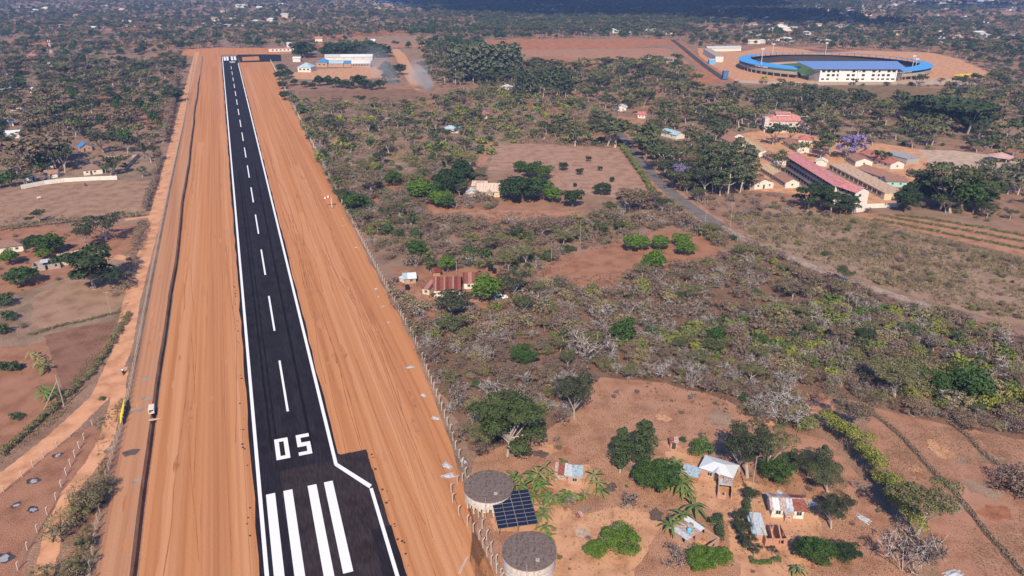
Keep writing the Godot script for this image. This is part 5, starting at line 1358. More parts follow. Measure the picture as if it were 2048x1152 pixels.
	house("school_block", "classroom row with white columns under a grey-white roof", [704, 135], [741, 134.5], 10, 4.2, "gable", 2.6, pink, [silver], {"category": "school", "wins": [0.1, 0.25, 0.4, 0.55, 0.7, 0.85], "ww": 1.8, "wh": 2.0})
	house("school_block", "blue-roofed link between two classroom rows", [688, 134], [703, 134], 9, 4.0, "gable", 2.2, pink, [blue], {"category": "school", "wins": [0.5]})
	house("school_block", "pale green-grey roofed link beside the strong blue roof", [656, 134], [687, 134], 9, 3.8, "gable", 2.0, pink, [sky_blue], {"category": "school", "wins": [0.3, 0.7]})
	house("terminal", "low white terminal row at the end of the runway", [538, 103.5], [590, 102.5], 10, 3.5, "flat", 0, white, [redr], {"category": "terminal", "wins": [0.15, 0.3, 0.45, 0.6, 0.75, 0.9], "ww": 2.2, "wh": 1.6})
	house("building", "white two-storey frame behind the terminal row", [574, 95.5], [596, 95], 10, 6, "flat", 0, white, [white], {"category": "building", "wins": [0.2, 0.5, 0.8], "ww": 2.6, "wh": 1.8})
	house("shed", "white shed beside the end of the taxiway loop", [586, 124], [601, 124], 7, 4, "gable", 1.5, white, [silver], {"category": "shed"})
	# round the stadium
	house("building", "long grey wall-like block beside the stadium road", [1290, 124], [1352, 125.5], 6, 4.5, "flat", 0, grey, [conc], {"category": "building", "wins": [0.1, 0.25, 0.4, 0.55, 0.7, 0.85], "ww": 2.0, "wh": 1.4})
	house("building", "pale two-storey block beyond the bend of the stadium road", [1406, 108], [1430, 124], 9, 6, "flat", 0, white, [conc], {"category": "building", "wins": [0.2, 0.5, 0.8]})
	house("gatehouse", "small blue gatehouse by the stadium", [1418, 129], [1431, 129], 6, 5, "flat", 0, mat("blue_wall", lin(0.15, 0.35, 0.6), 0.7), [silver], {"category": "gatehouse"})
	house("gatehouse", "dark blue gate tower where the stadium road ends", [1446, 158], [1456, 158], 5, 7, "flat", 0, mat("dark_blue_wall", lin(0.07, 0.14, 0.3), 0.7), [blue], {"category": "gatehouse", "wins": [0.5]})
	house("building", "long white-roofed block behind the palms near the stadium", [1415, 103], [1482, 102], 9, 4, "gable", 2, white, [silver2], {"category": "building"})
	house("building", "white roofed store on the sandy slope above the stadium", [1500, 88], [1530, 87], 9, 4, "gable", 1.5, white, [silver], {"category": "building"})
	# the big school on the right
	house("house", "big pink-roofed two-storey house with pale walls above the school", [1530, 264], [1612, 266], 15, 7.5, "hip", 3.4, mat("pale_plaster", lin(0.58, 0.55, 0.52), 0.9, tex["stain"], 8.0), [mat("pink_roof", lin(0.55, 0.24, 0.23), 0.6, tex["stain"], 9.0)], {"wins": [0.1, 0.25, 0.6, 0.75, 0.9], "sill": 5.2, "ww": 1.8, "wh": 1.7})
	var pk: Node3D = get_child(-1)
	start()
	box(Vector3(11, 10.6, -7), Vector3(9, 1.6, 6))
	made("dormer", mats["pale_plaster"], pk)
	start()
	slab(Vector3(6, 11.4, -3.4), Vector3(16, 11.4, -3.4), Vector3(16, 12.3, -7), Vector3(6, 12.3, -7), 0.12); slab(Vector3(16, 11.4, -10.6), Vector3(6, 11.4, -10.6), Vector3(6, 12.3, -7), Vector3(16, 12.3, -7), 0.12)
	made("dormer_roof", mats["pink_roof"], pk)
	start()
	box(Vector3(25.2, 4.8, -3.0), Vector3(5.0, 9.6, 8.0)); box(Vector3(0.4, 4.6, -2.0), Vector3(3.0, 9.2, 5.0))
	made("tower", mats["pale_plaster"], pk)
	for y in [2.0, 5.0, 7.6]: window(pk, Vector3(25.4, y, 1.003), 1.4, 1.5)
	var cls := [
		[1481, 290, 1516, 315, 7, tanr, "classroom row under a cream roof, first behind the gum trees"],
		[1524, 318, 1548, 331, 7, brownr, "classroom row under a brown roof next to the long red block"],
		[1441, 284, 1475, 299, 8, brownr, "brown-roofed classroom row half hidden behind gum trees"],
		[1520, 344, 1545, 360, 7, tanr, "classroom row under a cream roof joined to a red-roofed one"],
		[1546, 361, 1570, 376, 7, brownr, "red-brown roofed classroom joined to the cream-roofed one"],
		[1713, 347, 1781, 371, 9, brownr, "wide classroom under a red-brown tiled roof"],
		[1694, 322, 1710, 332.5, 9, brownr, "short white classroom with a brown roof"],
		[1717, 314, 1780, 338.5, 8, mat("red_brown_roof", lin(0.46, 0.18, 0.14), 0.7, tex["stain"], 7.0), "long classroom under a red roof beside the playing ground"],
		[1565, 289, 1594, 306, 7, brownr, "brown-roofed classroom under grey trees"],
		[1452, 276, 1466, 282, 7, brownr, "white-gabled classroom at the top of the school"]]
	for c in cls:
		house("classroom", c[6], [c[0], c[1]], [c[2], c[3]], c[4], 2.9, "gable", 1.7, white, [c[5]], {"category": "classroom", "wins": [0.12, 0.3, 0.48, 0.66, 0.84], "doors": [], "end_wins": [0.5], "ww": 1.6})
	house("classroom", "white-gabled hall facing the gum trees", [1508, 379], [1546, 376], 9, 3.0, "gable_end", 1.9, white, [brownr], {"category": "classroom", "doors": [0.5], "wins": [0.2, 0.8]})
	house("house", "red hip-roofed house with white walls above the school", [1596, 288], [1625, 290], 7, 3.0, "hip", 1.6, white, [redr], {"wins": [0.3, 0.7]})
	house("hut", "small white-gabled hut behind the long red school block", [1631, 331], [1653, 333], 5, 2.4, "gable_end", 1.3, white, [white], {"category": "hut"})
	house("building", "flat grey-roofed hall beside the playing ground", [1765, 318], [1812, 330], 10, 3.2, "flat", 0, grey, [mat("grey_roof", lin(0.33, 0.36, 0.38), 0.7, tex["stain"], 6.0)], {"category": "building"})
	house("house", "teal-walled house under a brown roof below the red-brown classroom", [1772, 373], [1812, 374], 7, 2.8, "gable", 1.6, mat("teal_wall", lin(0.3, 0.52, 0.5), 0.8), [tileb], {"wins": [0.3, 0.7]})
	house("building", "brown-roofed canteen beside the dark trees", [1845, 363], [1900, 359], 9, 2.6, "gable", 1.6, cream, [tileb, brownr], {"category": "building", "sheets": 2, "wins": [0.3, 0.6]})
	house("building", "long flat-roofed block with cream pilasters facing the long red block", [1657, 341], [1767, 400], 9.5, 3.2, "flat", 0, cream, [mat("sandy_roof", lin(0.52, 0.38, 0.28), 0.9, tex["stain"], 9.0)], {"category": "building", "wins": [0.04, 0.12, 0.2, 0.28, 0.36, 0.44, 0.52, 0.6, 0.68, 0.76, 0.84, 0.92], "ww": 3.4, "wh": 1.9, "sill": 1.9})
	storeyed([1569, 348], [1664, 412], 7.5, mat("dusty_pink_roof", lin(0.58, 0.25, 0.25), 0.65, tex["stain"], 9.0), "long three-storey school block with open galleries under a pink-red roof")
	storeyed([1670, 413], [1704, 426], 7.5, mats["dusty_pink_roof"], "short three-storey end block under a pink-red roof")
	# pavilion
	var pv := thing("pavilion", "round open pavilion with a pinkish roof by the playing ground", "pavilion", Transform3D(Basis.IDENTITY, G(1999, 322)))
	start()
	ring(6.5, 2.9, 0.01, 5.0, 16); ring(6.5, 2.75, 6.5, 2.9, 16); ring(0.01, 2.75, 6.5, 2.75, 16)
	made("roof", mat("pale_pink_roof", lin(0.55, 0.36, 0.33), 0.7, tex["stain"], 6.0), pv)
	for k in 8:
		start()
		tube(Vector3(cos(k * PI / 4) * 5.6, -0.1, sin(k * PI / 4) * 5.6), Vector3(cos(k * PI / 4) * 5.6, 2.85, sin(k * PI / 4) * 5.6), 0.15, 0.15, 6)
		made("post", white, pv)
	# far roofs
	for h in [[1160, 62, 1185, 62, 10, mat("green_roof", lin(0.25, 0.45, 0.33), 0.6), "green-roofed hall behind the orange field"], [1196, 66, 1216, 66, 12, rust2, "pinkish roofed hall behind the orange field"], [1225, 66, 1262, 66, 12, silver, "white-roofed hall behind the orange field"], [1276, 66, 1312, 66, 12, silver, "second white-roofed hall behind the orange field, by the stadium road"], [1318, 70, 1345, 70, 9, silver2, "grey roofed hall at the top of the stadium road"], [742, 88, 750, 88, 6, silver, "small white house behind the school trees"], [630, 83, 645, 83, 8, rust2, "small pink roof behind the blue-roofed school"]]:
		house("hall", h[6], [h[0], h[1]], [h[2], h[3]], h[4], 4.0, "gable", 2.4, white, [h[5]], {"category": "hall"})
	var town := []
	for i in 70: town.append([rng.randf_range(1500, 1735), rng.randf_range(3, 62)])
	for i in 40: town.append([rng.randf_range(1480, 2040), rng.randf_range(4, 88)])
	for i in 34: town.append([rng.randf_range(1030, 1260), rng.randf_range(3, 30)])
	for i in 20: town.append([rng.randf_range(1780, 1960), rng.randf_range(1, 12)])
	for i in 22: town.append([rng.randf_range(740, 800), rng.randf_range(4, 20)])
	for i in 16: town.append([rng.randf_range(900, 1030), rng.randf_range(2, 22)])
	for i in 44: town.append([rng.randf_range(-50, 620), rng.randf_range(10, 60)])
	for i in 10: town.append([rng.randf_range(1860, 1990), rng.randf_range(70, 92)])
	for t in town:
		var px: float = rng.randf_range(9, 20) * (0.62 + t[1] * 0.0095)
		var ri := rng.randi() % 5
		var ti := rng.randi() % 3
		var wi := rng.randi() % 3
		house("town_house", ["white", "cream", "grey"][wi] + " town house with a " + ["silver", "dull grey", "brown", "pinkish", "silver"][ri] + " " + ["pitched", "hipped", "flat"][ti] + " roof " + ("beyond the stadium" if t[0] > 1450 else ("beyond the orange field" if t[0] > 880 else ("beyond the blue-roofed school" if t[0] > 600 else "on the plain beyond the mast"))), [t[0], t[1]], [t[0] + px, t[1] + rng.randf_range(-0.6, 0.6)], rng.randf_range(7, 14), rng.randf_range(3, 7), ["gable", "hip", "flat"][ti], 2.2, [white, cream, grey][wi], [[silver, silver2, brownr, rust2, silver][ri]], {"group": "small pale houses in the far town"})

func storeyed(a: Array, b: Array, depth: float, rm: Material, label: String) -> void:
	var A := G(a[0], a[1])
	var B := G(b[0], b[1])
	var L := A.distance_to(B)
	var o := thing("school_block", label, "school", facing(A, B))
	var grey: Material = mats["grey_block"]
	var pale: Material = mats["white_wall"]
	keep_clear(PackedVector2Array([p2(o, Vector3(-1, 0, 1)), p2(o, Vector3(L + 1, 0, 1)), p2(o, Vector3(L + 1, 0, -depth - 1)), p2(o, Vector3(-1, 0, -depth - 1))]))
	var st := 3.1
	start()
	box(Vector3(L * 0.5, st * 1.5, -depth * 0.5 - 0.8), Vector3(L, st * 3, depth - 1.6))
	box(Vector3(L - 0.12, st * 1.5, -0.8), Vector3(0.24, st * 3, 1.6)); box(Vector3(0.12, st * 1.5, -0.8), Vector3(0.24, st * 3, 1.6))
	made("wall", pale, o)
	var n := int(L / 3.2)
	for k in 3:
		start()
		box(Vector3(L * 0.5, st * k + 0.1, -0.75), Vector3(L - 0.5, 0.22, 1.65))
		made("gallery_floor", grey, o)
		start()
		box(Vector3(L * 0.5, st * k + 0.75, -0.05), Vector3(L - 0.5, 1.05, 0.1))
		made("gallery_parapet", grey, o)
		for i in n:
			start()
			box(Vector3((i + 0.5) * L / n, st * k + 1.9, -1.58), Vector3(L / n * 0.62, 1.5, 0.06))
			made("window", mats["dark_glass"], o)
	for i in n + 1:
		start()
		box(Vector3(clampf(i * L / n, 0.3, L - 0.3), st * 1.5, -0.2), Vector3(0.35, st * 3, 0.35))
		made("column", grey, o)
	start()
	var e := 0.6
	var h := st * 3 + 0.1
	slab(Vector3(-e, h, e), Vector3(L + e, h, e), Vector3(L + e, h + 1.9, -depth * 0.5), Vector3(-e, h + 1.9, -depth * 0.5), 0.12)
	slab(Vector3(L + e, h, -depth - e), Vector3(-e, h, -depth - e), Vector3(-e, h + 1.9, -depth * 0.5), Vector3(L + e, h + 1.9, -depth * 0.5), 0.12)
	made("roof", rm, o)
	start()
	tri(Vector3(L, st * 3, 0), Vector3(L, st * 3, -depth), Vector3(L, h + 1.6, -depth * 0.5)); tri(Vector3(0, st * 3, -depth), Vector3(0, st * 3, 0), Vector3(0, h + 1.6, -depth * 0.5))
	made("gable", pale, o)
	window(o, Vector3(L + 0.003, st * 2.5, -depth * 0.35), 1.4, 1.3, Basis(Vector3.UP, PI / 2)); window(o, Vector3(L + 0.003, st * 1.5, -depth * 0.35), 1.4, 1.3, Basis(Vector3.UP, PI / 2))

func stadium() -> void:
	var c := G(1662, 139)
	var o := thing("stadium", "oval stadium with blue roofs, white main stand and dark inner terraces", "stadium", Transform3D(Basis.IDENTITY, c))
	var rx := 94.0
	var rz := 88.0
	var blue := mat("stadium_blue", lin(0.08, 0.36, 0.80), 0.45, tex["grain"], 12.0)
	var blue2 := mat("stadium_stand_blue", lin(0.16, 0.28, 0.58), 0.5, tex["grain"], 12.0)
	var conc: Material = mats["concrete"]
	var white: Material = mat("stadium_white", lin(0.82, 0.82, 0.82), 0.8, tex["grain"], 12.0)
	var dark := mat("terrace_seats", lin(0.07, 0.06, 0.065), 0.8, tex["stain"], 6.0)
	var el := func(a: float, k: float, y: float) -> Vector3: return Vector3(cos(a) * (rx - k), y, -sin(a) * (rz - k))
	var seg := 72
	var open_ := func(a: float) -> bool: return a > 4.0 and a < 4.95
	start()
	for i in seg:
		var p := TAU * i / seg
		var q := TAU * (i + 1) / seg
		if open_.call((p + q) * 0.5): continue
		quad(el.call(p, 0, 3.2), el.call(q, 0, 3.2), el.call(q, 0, 6.0), el.call(p, 0, 6.0))
		quad(el.call(q, 4, 0), el.call(p, 4, 0), el.call(p, 4, 6.0), el.call(q, 4, 6.0))
		quad(el.call(p, 4, 0), el.call(q, 4, 0), el.call(q, 4, 6.0), el.call(p, 4, 6.0))
		quad(el.call(p, 0, 3.2), el.call(p, 4.0, 3.2), el.call(q, 4.0, 3.2), el.call(q, 0, 3.2))
		quad(el.call(p, 0, 6.0), el.call(q, 0, 6.0), el.call(q, 4, 6.0), el.call(p, 4, 6.0))
	made("outer_wall", conc, o)
	for i in seg:
		var p := TAU * i / seg
		if open_.call(p): continue
		start()
		var b: Vector3 = el.call(p, 0.4, 0)
		tube(b, b + Vector3(0, 3.25, 0), 0.5, 0.5, 4)
		made("column", conc, o)
	start()
	for i in seg:
		var p := TAU * i / seg
		var q := TAU * (i + 1) / seg
		if open_.call((p + q) * 0.5): continue
		for k in 5:
			quad(el.call(p, 4.0 + k * 2.2, 5.6 - k * 1.1), el.call(q, 4.0 + k * 2.2, 5.6 - k * 1.1), el.call(q, 6.2 + k * 2.2, 5.6 - k * 1.1), el.call(p, 6.2 + k * 2.2, 5.6 - k * 1.1))
			quad(el.call(p, 6.2 + k * 2.2, 5.6 - k * 1.1), el.call(q, 6.2 + k * 2.2, 5.6 - k * 1.1), el.call(q, 6.2 + k * 2.2, 4.5 - k * 1.1), el.call(p, 6.2 + k * 2.2, 4.5 - k * 1.1))
	made("terrace", dark, o)
	for i in seg:
		var p := TAU * i / seg
		var q := TAU * (i + 1) / seg - 0.002
		if open_.call((p + q) * 0.5): continue
		start()
		hexa([el.call(p, -1.5, 8.2), el.call(q, -1.5, 8.2), el.call(q, 11, 9.6), el.call(p, 11, 9.6), el.call(p, -1.5, 8.6), el.call(q, -1.5, 8.6), el.call(q, 11, 10.0), el.call(p, 11, 10.0)])
		made("roof_panel", blue, o)
	start()
	for i in seg:
		var p := TAU * i / seg
		if open_.call(p): continue
		tube(el.call(p, 1.0, 5.5), el.call(p, 1.0, 8.6), 0.25, 0.25, 4)
	made("roof_props", conc, o)
	start()
	for i in seg:
		var p := TAU * i / seg
		var q := TAU * (i + 1) / seg
		tri(Vector3(0, 0.05, 0), el.call(p, 30, 0.05), el.call(q, 30, 0.05))
	made("pitch", mat("stadium_grass", lin(0.10, 0.19, 0.05), 0.9, tex["scrubby"], 8.0), o)
	start()
	for i in seg:
		var p := TAU * i / seg
		var q := TAU * (i + 1) / seg
		quad(el.call(p, 20, 0.04), el.call(q, 20, 0.04), el.call(q, 30, 0.04), el.call(p, 30, 0.04))
	made("running_track", mat("track", lin(0.55, 0.42, 0.33), 0.9, tex["grain"], 8.0), o)
	# main stand
	var base := Vector3(-47, 0, 90)
	start()
	box(base + Vector3(36, 6.0, -7), Vector3(72, 12.0, 14))
	made("main_stand", white, o)
	for k in 3:
		for i in 15:
			if (i * 5 + k * 3) % 7 == 3 or i in [4, 9]: continue
			start()
			var p := base + Vector3(3.5 + i * 4.7, 2.3 + k * 3.6, 0.02)
			box(p, Vector3(2.8, 2.0 if k else 1.4, 0.12))
			made("window", mats["dark_glass"], o)
	for i in 5:
		start()
		box(base + Vector3(0.5 + i * 17.75, 6.0, 0.4), Vector3(1.1, 12.0, 0.8))
		made("pilaster", white, o)
	start()
	for k in 8:
		for x in [-7.0 + k * 0.9, 73.0 + k * 0.9]: box(base + Vector3(x, 4.5, -6.0 + 0.6 * k), Vector3(0.35, 9.0, 0.35))
	made("stair_frame", conc, o)
	start()
	slab(base + Vector3(-8, 12.3, 2.5), base + Vector3(80, 12.3, 2.5), base + Vector3(84, 15.5, -28), base + Vector3(-14, 15.5, -28), 0.6)
	made("main_roof", blue2, o)
	start()
	for k in 6: quad(base + Vector3(-6, 9.0 - k * 1.3, -14 - k * 2.0), base + Vector3(78, 9.0 - k * 1.3, -14 - k * 2.0), base + Vector3(78, 9.0 - k * 1.3, -16 - k * 2.0), base + Vector3(-6, 9.0 - k * 1.3, -16 - k * 2.0))
	made("main_terrace", dark, o)
	keep_clear(PackedVector2Array([Vector2(c.x - 97, c.z - 92), Vector2(c.x + 97, c.z - 92), Vector2(c.x + 97, c.z + 93), Vector2(c.x - 97, c.z + 93)]))
	for f in [[1520, 147, 98], [1650, 112, 86], [1822, 147, 112], [1828, 150, 118], [1545, 108, 88]]:
		var h := tall(f[0], f[1], f[2])
		var m := thing("floodlight_mast", "thin floodlight mast rising out of the stadium", "mast", Transform3D(Basis.IDENTITY, G(f[0], f[1])), "floodlight masts of the stadium")
		start()
		tube(Vector3.ZERO, Vector3(0, h, 0), 0.45, 0.22, 6)
		made("mast", mat("galvanised", lin(0.5, 0.5, 0.5), 0.5), m)
		start()
		box(Vector3(0, h, 0), Vector3(3.4, 1.6, 0.6))
		made("lamp_head", mat("galvanised", Color.WHITE), m)
	for k in 3:
		bus(G(1915 + k * 12, 156 - k), 0.1, "yellow bus parked on the paved yard beside the stadium", "yellow buses beside the stadium")
	sheet("paved_yard", GP([1800, 163, 1850, 158, 1960, 156, 1965, 164, 1850, 168]), 3, mats["pale_paving"], 0, 0.5, "paved yard where the yellow buses stand")
	wall_px("boundary_wall", "pale concrete wall along the scrub side of the stadium", [1470, 165, 1560, 169, 1640, 170, 1800, 169, 1960, 169], 2.4, mats["concrete"])

func wheel(o: Node, at: Vector3, r: float, w: float) -> void:
	start()
	tube(at - Vector3(0, 0, w * 0.5), at + Vector3(0, 0, w * 0.5), r, r, 14, true)
	var t := made("wheel", mat("tyre", lin(0.02, 0.02, 0.02), 0.85), o)
	start()
	tube(at - Vector3(0, 0, w * 0.5 + 0.012), at + Vector3(0, 0, w * 0.5 + 0.012), r * 0.58, r * 0.58, 10, true)
	made("rim", mat("rim", lin(0.45, 0.45, 0.47), 0.4), t)

func bus(at: Vector3, turn: float, label: String, group: String) -> void:
	var o := thing("bus", label, "bus", Transform3D(Basis(Vector3.UP, turn), at), group)
	var y := mat("bus_yellow", lin(0.72, 0.5, 0.03), 0.5)
	start()
	hexa([Vector3(-4.5, 0.5, 1.2), Vector3(4.5, 0.5, 1.2), Vector3(4.5, 0.5, -1.2), Vector3(-4.5, 0.5, -1.2), Vector3(-4.4, 2.9, 1.12), Vector3(4.2, 2.9, 1.12), Vector3(4.2, 2.9, -1.12), Vector3(-4.4, 2.9, -1.12)])
	made("body", y, o)
	start()
	box(Vector3(-0.1, 2.97, 0), Vector3(7.6, 0.12, 1.8))
	made("roof", y, o)
	for k in 6:
		start()
		box(Vector3(-3.6 + k * 1.3, 2.1, 1.16), Vector3(1.05, 0.8, 0.05)); box(Vector3(-3.6 + k * 1.3, 2.1, -1.16), Vector3(1.05, 0.8, 0.05))
		made("window", mats["dark_glass"], o)
	for x in [-3.0, 3.0]:
		for z in [-1.1, 1.1]: wheel(o, Vector3(x, 0.48, z), 0.48, 0.28)

func car(at: Vector3, turn: float, label: String) -> void:
	var o := thing("parked_car", label, "car", Transform3D(Basis(Vector3.UP, turn), at))
	var paint := mat("car_white", lin(0.75, 0.75, 0.75), 0.3)
	start()
	var prof := [Vector2(-2.1, 0.4), Vector2(2.1, 0.4), Vector2(2.15, 0.75), Vector2(1.9, 0.95), Vector2(0.95, 1.02), Vector2(-2.0, 1.05), Vector2(-2.15, 0.8)]
	extrude(prof, 0.84)
	made("body", paint, o)
	start()
	extrude([Vector2(-1.75, 1.0), Vector2(0.95, 1.0), Vector2(0.3, 1.48), Vector2(-1.45, 1.5)], 0.72)
	var cab := made("cabin", mats["dark_glass"], o)
	start()
	extrude([Vector2(-1.5, 1.49), Vector2(0.32, 1.47), Vector2(0.2, 1.54), Vector2(-1.35, 1.56)], 0.7)
	made("roof", paint, cab)
	for x in [-1.35, 1.35]:
		for z in [-0.78, 0.78]: wheel(o, Vector3(x, 0.33, z), 0.33, 0.2)
	for z in [-0.6, 0.6]:
		start()
		box(Vector3(2.12, 0.78, z), Vector3(0.08, 0.14, 0.3))
		made("headlight", mat("lens", lin(0.8, 0.8, 0.8), 0.1), o)

func extrude(prof: Array, half: float) -> void:   # profile in x, y, counter-clockwise from +z
	var n := prof.size()
	for i in n:
		var a: Vector2 = prof[i]
		var b: Vector2 = prof[(i + 1) % n]
		quad(Vector3(b.x, b.y, half), Vector3(a.x, a.y, half), Vector3(a.x, a.y, -half), Vector3(b.x, b.y, -half))
		if i > 0 and i < n - 1:
			tri(Vector3(prof[0].x, prof[0].y, half), Vector3(a.x, a.y, half), Vector3(b.x, b.y, half))
			tri(Vector3(prof[0].x, prof[0].y, -half), Vector3(b.x, b.y, -half), Vector3(a.x, a.y, -half))

func wall_px(called: String, label: String, px: Array, h: float, m: Material, th := 0.25) -> void:
	var c := []
	for i in range(0, px.size(), 2): c.append(G(px[i], px[i + 1]))
	var o := thing(called, label, "wall", Transform3D(Basis.IDENTITY, c[0]))
	for i in c.size() - 1:
		var d: Vector3 = c[i + 1] - c[i]
		var x := d.normalized()
		var n := maxi(1, int(d.length() / 4.0))
		for k in n:
			start()
			box(c[i] - c[0] + d * ((k + 0.5) / n) + Vector3(0, h * 0.5 - 0.1, 0), Vector3(d.length() / n - 0.04, h + 0.2, th), Basis(x, Vector3.UP, x.cross(Vector3.UP)))
			made("panel", m, o)

func fence(called: String, label: String, pts: Array, gap: float, h: float, arm := 0.4, m: Material = null) -> void:
	var o := thing(called, label, "fence", Transform3D(Basis.IDENTITY, pts[0]))
	if m == null: m = mat("post_concrete", lin(0.50, 0.43, 0.37), 0.9)
	start()
	box(Vector3(0, h * 0.5 - 0.1, 0), Vector3(0.15, h + 0.2, 0.15))
	if arm > 0: box(Vector3(-arm * 0.42, h + arm * 0.38, 0), Vector3(arm * 1.25, 0.13, 0.13), Basis(Vector3(0, 0, 1), -0.75))
	var pm := commit(m)
	var spots := []
	for i in pts.size() - 1:
		var d: Vector3 = pts[i + 1] - pts[i]
		var n := maxi(1, int(d.length() / gap))
		for k in n: spots.append([pts[i] + d * (float(k) / n), d.normalized()])
	spots.append([pts[-1], (pts[-1] - pts[-2]).normalized()])
	var cut := mini(spots.size(), 290)
	var far := []
	for i in spots.size():
		var x: Vector3 = spots[i][1]
		var b := Basis(Vector3(x.z, 0, -x.x), Vector3.UP, x) * Basis(Vector3(0, 0, 1), rng.randf_range(-0.05, 0.05)) * Basis(Vector3.UP, rng.randf_range(-0.1, 0.1))
		var tr := Transform3D(b.scaled(Vector3(1, rng.randf_range(0.94, 1.05), 1)), spots[i][0] - pts[0])
		if i < cut: part("post", pm, o, tr)
		else: far.append(tr)
	if far.size():
		var mm := MultiMesh.new()
		mm.transform_format = MultiMesh.TRANSFORM_3D
		mm.mesh = pm
		mm.instance_count = far.size()
		for i in far.size(): mm.set_instance_transform(i, far[i])
		var mi := MultiMeshInstance3D.new()
		mi.multimesh = mm; mi.name = "far_posts"
		o.add_child(mi)
		mi.set_meta("kind", "stuff")
	var wm := mat("wire", lin(0.3, 0.27, 0.25), 0.6)
	for y in [0.25, 0.6, 0.95, 1.3, 1.65]:
		if y > h: continue
		start()
		for i in spots.size() - 1: tube(spots[i][0] - pts[0] + Vector3(0, y, 0), spots[i + 1][0] - pts[0] + Vector3(0, y, 0), 0.012, 0.012, 3)
		made("wire_strand", wm, o)

func px_points(a: Array) -> Array:
	var out := []
	for i in range(0, a.size(), 2): out.append(G(a[i], a[i + 1]))
	return out

func pole(x: float, y: float, top: float, label: String, arm := true, turn := 0.0) -> void:
	var h := tall(x, y, top)
	var o := thing("utility_pole", label, "pole", Transform3D(Basis(Vector3.UP, turn), G(x, y)))
	start()
	tube(Vector3(0, -0.2, 0), Vector3(0, h, 0), 0.12, 0.08, 7, true)
	made("shaft", mat("pole_wood", lin(0.32, 0.26, 0.21), 0.9), o)
	if arm:
		start()
		box(Vector3(0, h - 0.35, 0), Vector3(1.7, 0.13, 0.12))
		made("crossarm", mat("pole_wood", Color.WHITE), o)
		for k in 3:
			start()
			tube(Vector3(-0.75 + k * 0.75, h - 0.28, 0.0), Vector3(-0.75 + k * 0.75, h - 0.05, 0.0), 0.06, 0.04, 5, true)
			made("insulator", mat("porcelain", lin(0.6, 0.55, 0.5), 0.3), o)

# a body as one skin over its bones: [from, to, radius, radius, colour]
func skin(bones: Array, cell: float, m: Material) -> ArrayMesh:
	var lo := Vector3(9, 9, 9)
	var hi := -lo
	for b in bones:
		for k in 2:
			var r: Vector3 = Vector3.ONE * (b[2 + k] + cell * 2)
			lo = lo.min(b[k] - r); hi = hi.max(b[k] + r)
	var nx := int((hi.x - lo.x) / cell) + 2
	var ny := int((hi.y - lo.y) / cell) + 2
	var nz := int((hi.z - lo.z) / cell) + 2
	var f := PackedFloat32Array()
	f.resize(nx * ny * nz)
	for z in nz:
		for y in ny:
			for x in nx:
				var p := lo + Vector3(x, y, z) * cell
				var acc := 0.0
				for b in bones:
					var d: Vector3 = b[1] - b[0]
					var t := clampf((p - b[0]).dot(d) / maxf(d.length_squared(), 1e-6), 0, 1)
					acc += exp(-34.0 * (p.distance_to(b[0] + d * t) - lerpf(b[2], b[3], t)))
				f[x + nx * (y + ny * z)] = -log(maxf(acc, 1e-12)) / 34.0
	var id := {}
	var pts := PackedVector3Array()
	for z in nz - 1:
		for y in ny - 1:
			for x in nx - 1:
				var base := x + nx * (y + ny * z)
				var s := 0
				var val := []
				for k in 8:
					var q := f[base + (k & 1) + nx * ((k >> 1) & 1) + nx * ny * (k >> 2)]
					val.append(q)
					if q < 0: s += 1
				if s == 0 or s == 8: continue
				var sum := Vector3.ZERO
				var n := 0
				for e in [[0, 1], [2, 3], [4, 5], [6, 7], [0, 2], [1, 3], [4, 6], [5, 7], [0, 4], [1, 5], [2, 6], [3, 7]]:
					var a: float = val[e[0]]
					var b: float = val[e[1]]
					if (a < 0) == (b < 0): continue
					var t := a / (a - b)
					sum += Vector3(e[0] & 1, (e[0] >> 1) & 1, e[0] >> 2).lerp(Vector3(e[1] & 1, (e[1] >> 1) & 1, e[1] >> 2), t)
					n += 1
				id[base] = pts.size()
				pts.append(lo + (Vector3(x, y, z) + sum / n) * cell)
	var st := SurfaceTool.new()
	st.begin(Mesh.PRIMITIVE_TRIANGLES)
	st.set_smooth_group(0)
	for p in pts:
		var best := 1e9
		var col := Color.WHITE
		for b in bones:
			var d: Vector3 = b[1] - b[0]
			var t := clampf((p - b[0]).dot(d) / maxf(d.length_squared(), 1e-6), 0, 1)
			var q: float = p.distance_to(b[0] + d * t) - lerpf(b[2], b[3], t)
			if q < best:
				best = q; col = b[4]
		st.set_color(col)
		st.add_vertex(p)
	var step := [1, nx, nx * ny]
	for z in range(1, nz - 1):
		for y in range(1, ny - 1):
			for x in range(1, nx - 1):
				var base := x + nx * (y + ny * z)
				for ax in 3:
					var a := f[base] < 0
					if a == (f[base + step[ax]] < 0): continue
					var u: int = step[(ax + 1) % 3]
					var v: int = step[(ax + 2) % 3]
					var q := [base, base - u, base - u - v, base - v]
					if not (id.has(q[0]) and id.has(q[1]) and id.has(q[2]) and id.has(q[3])): continue
					if a: q.reverse()
					for k in [0, 1, 2, 0, 2, 3]: st.add_index(id[q[k]])
	st.generate_normals()
	var am := st.commit()
	am.surface_set_material(0, m)
	return am

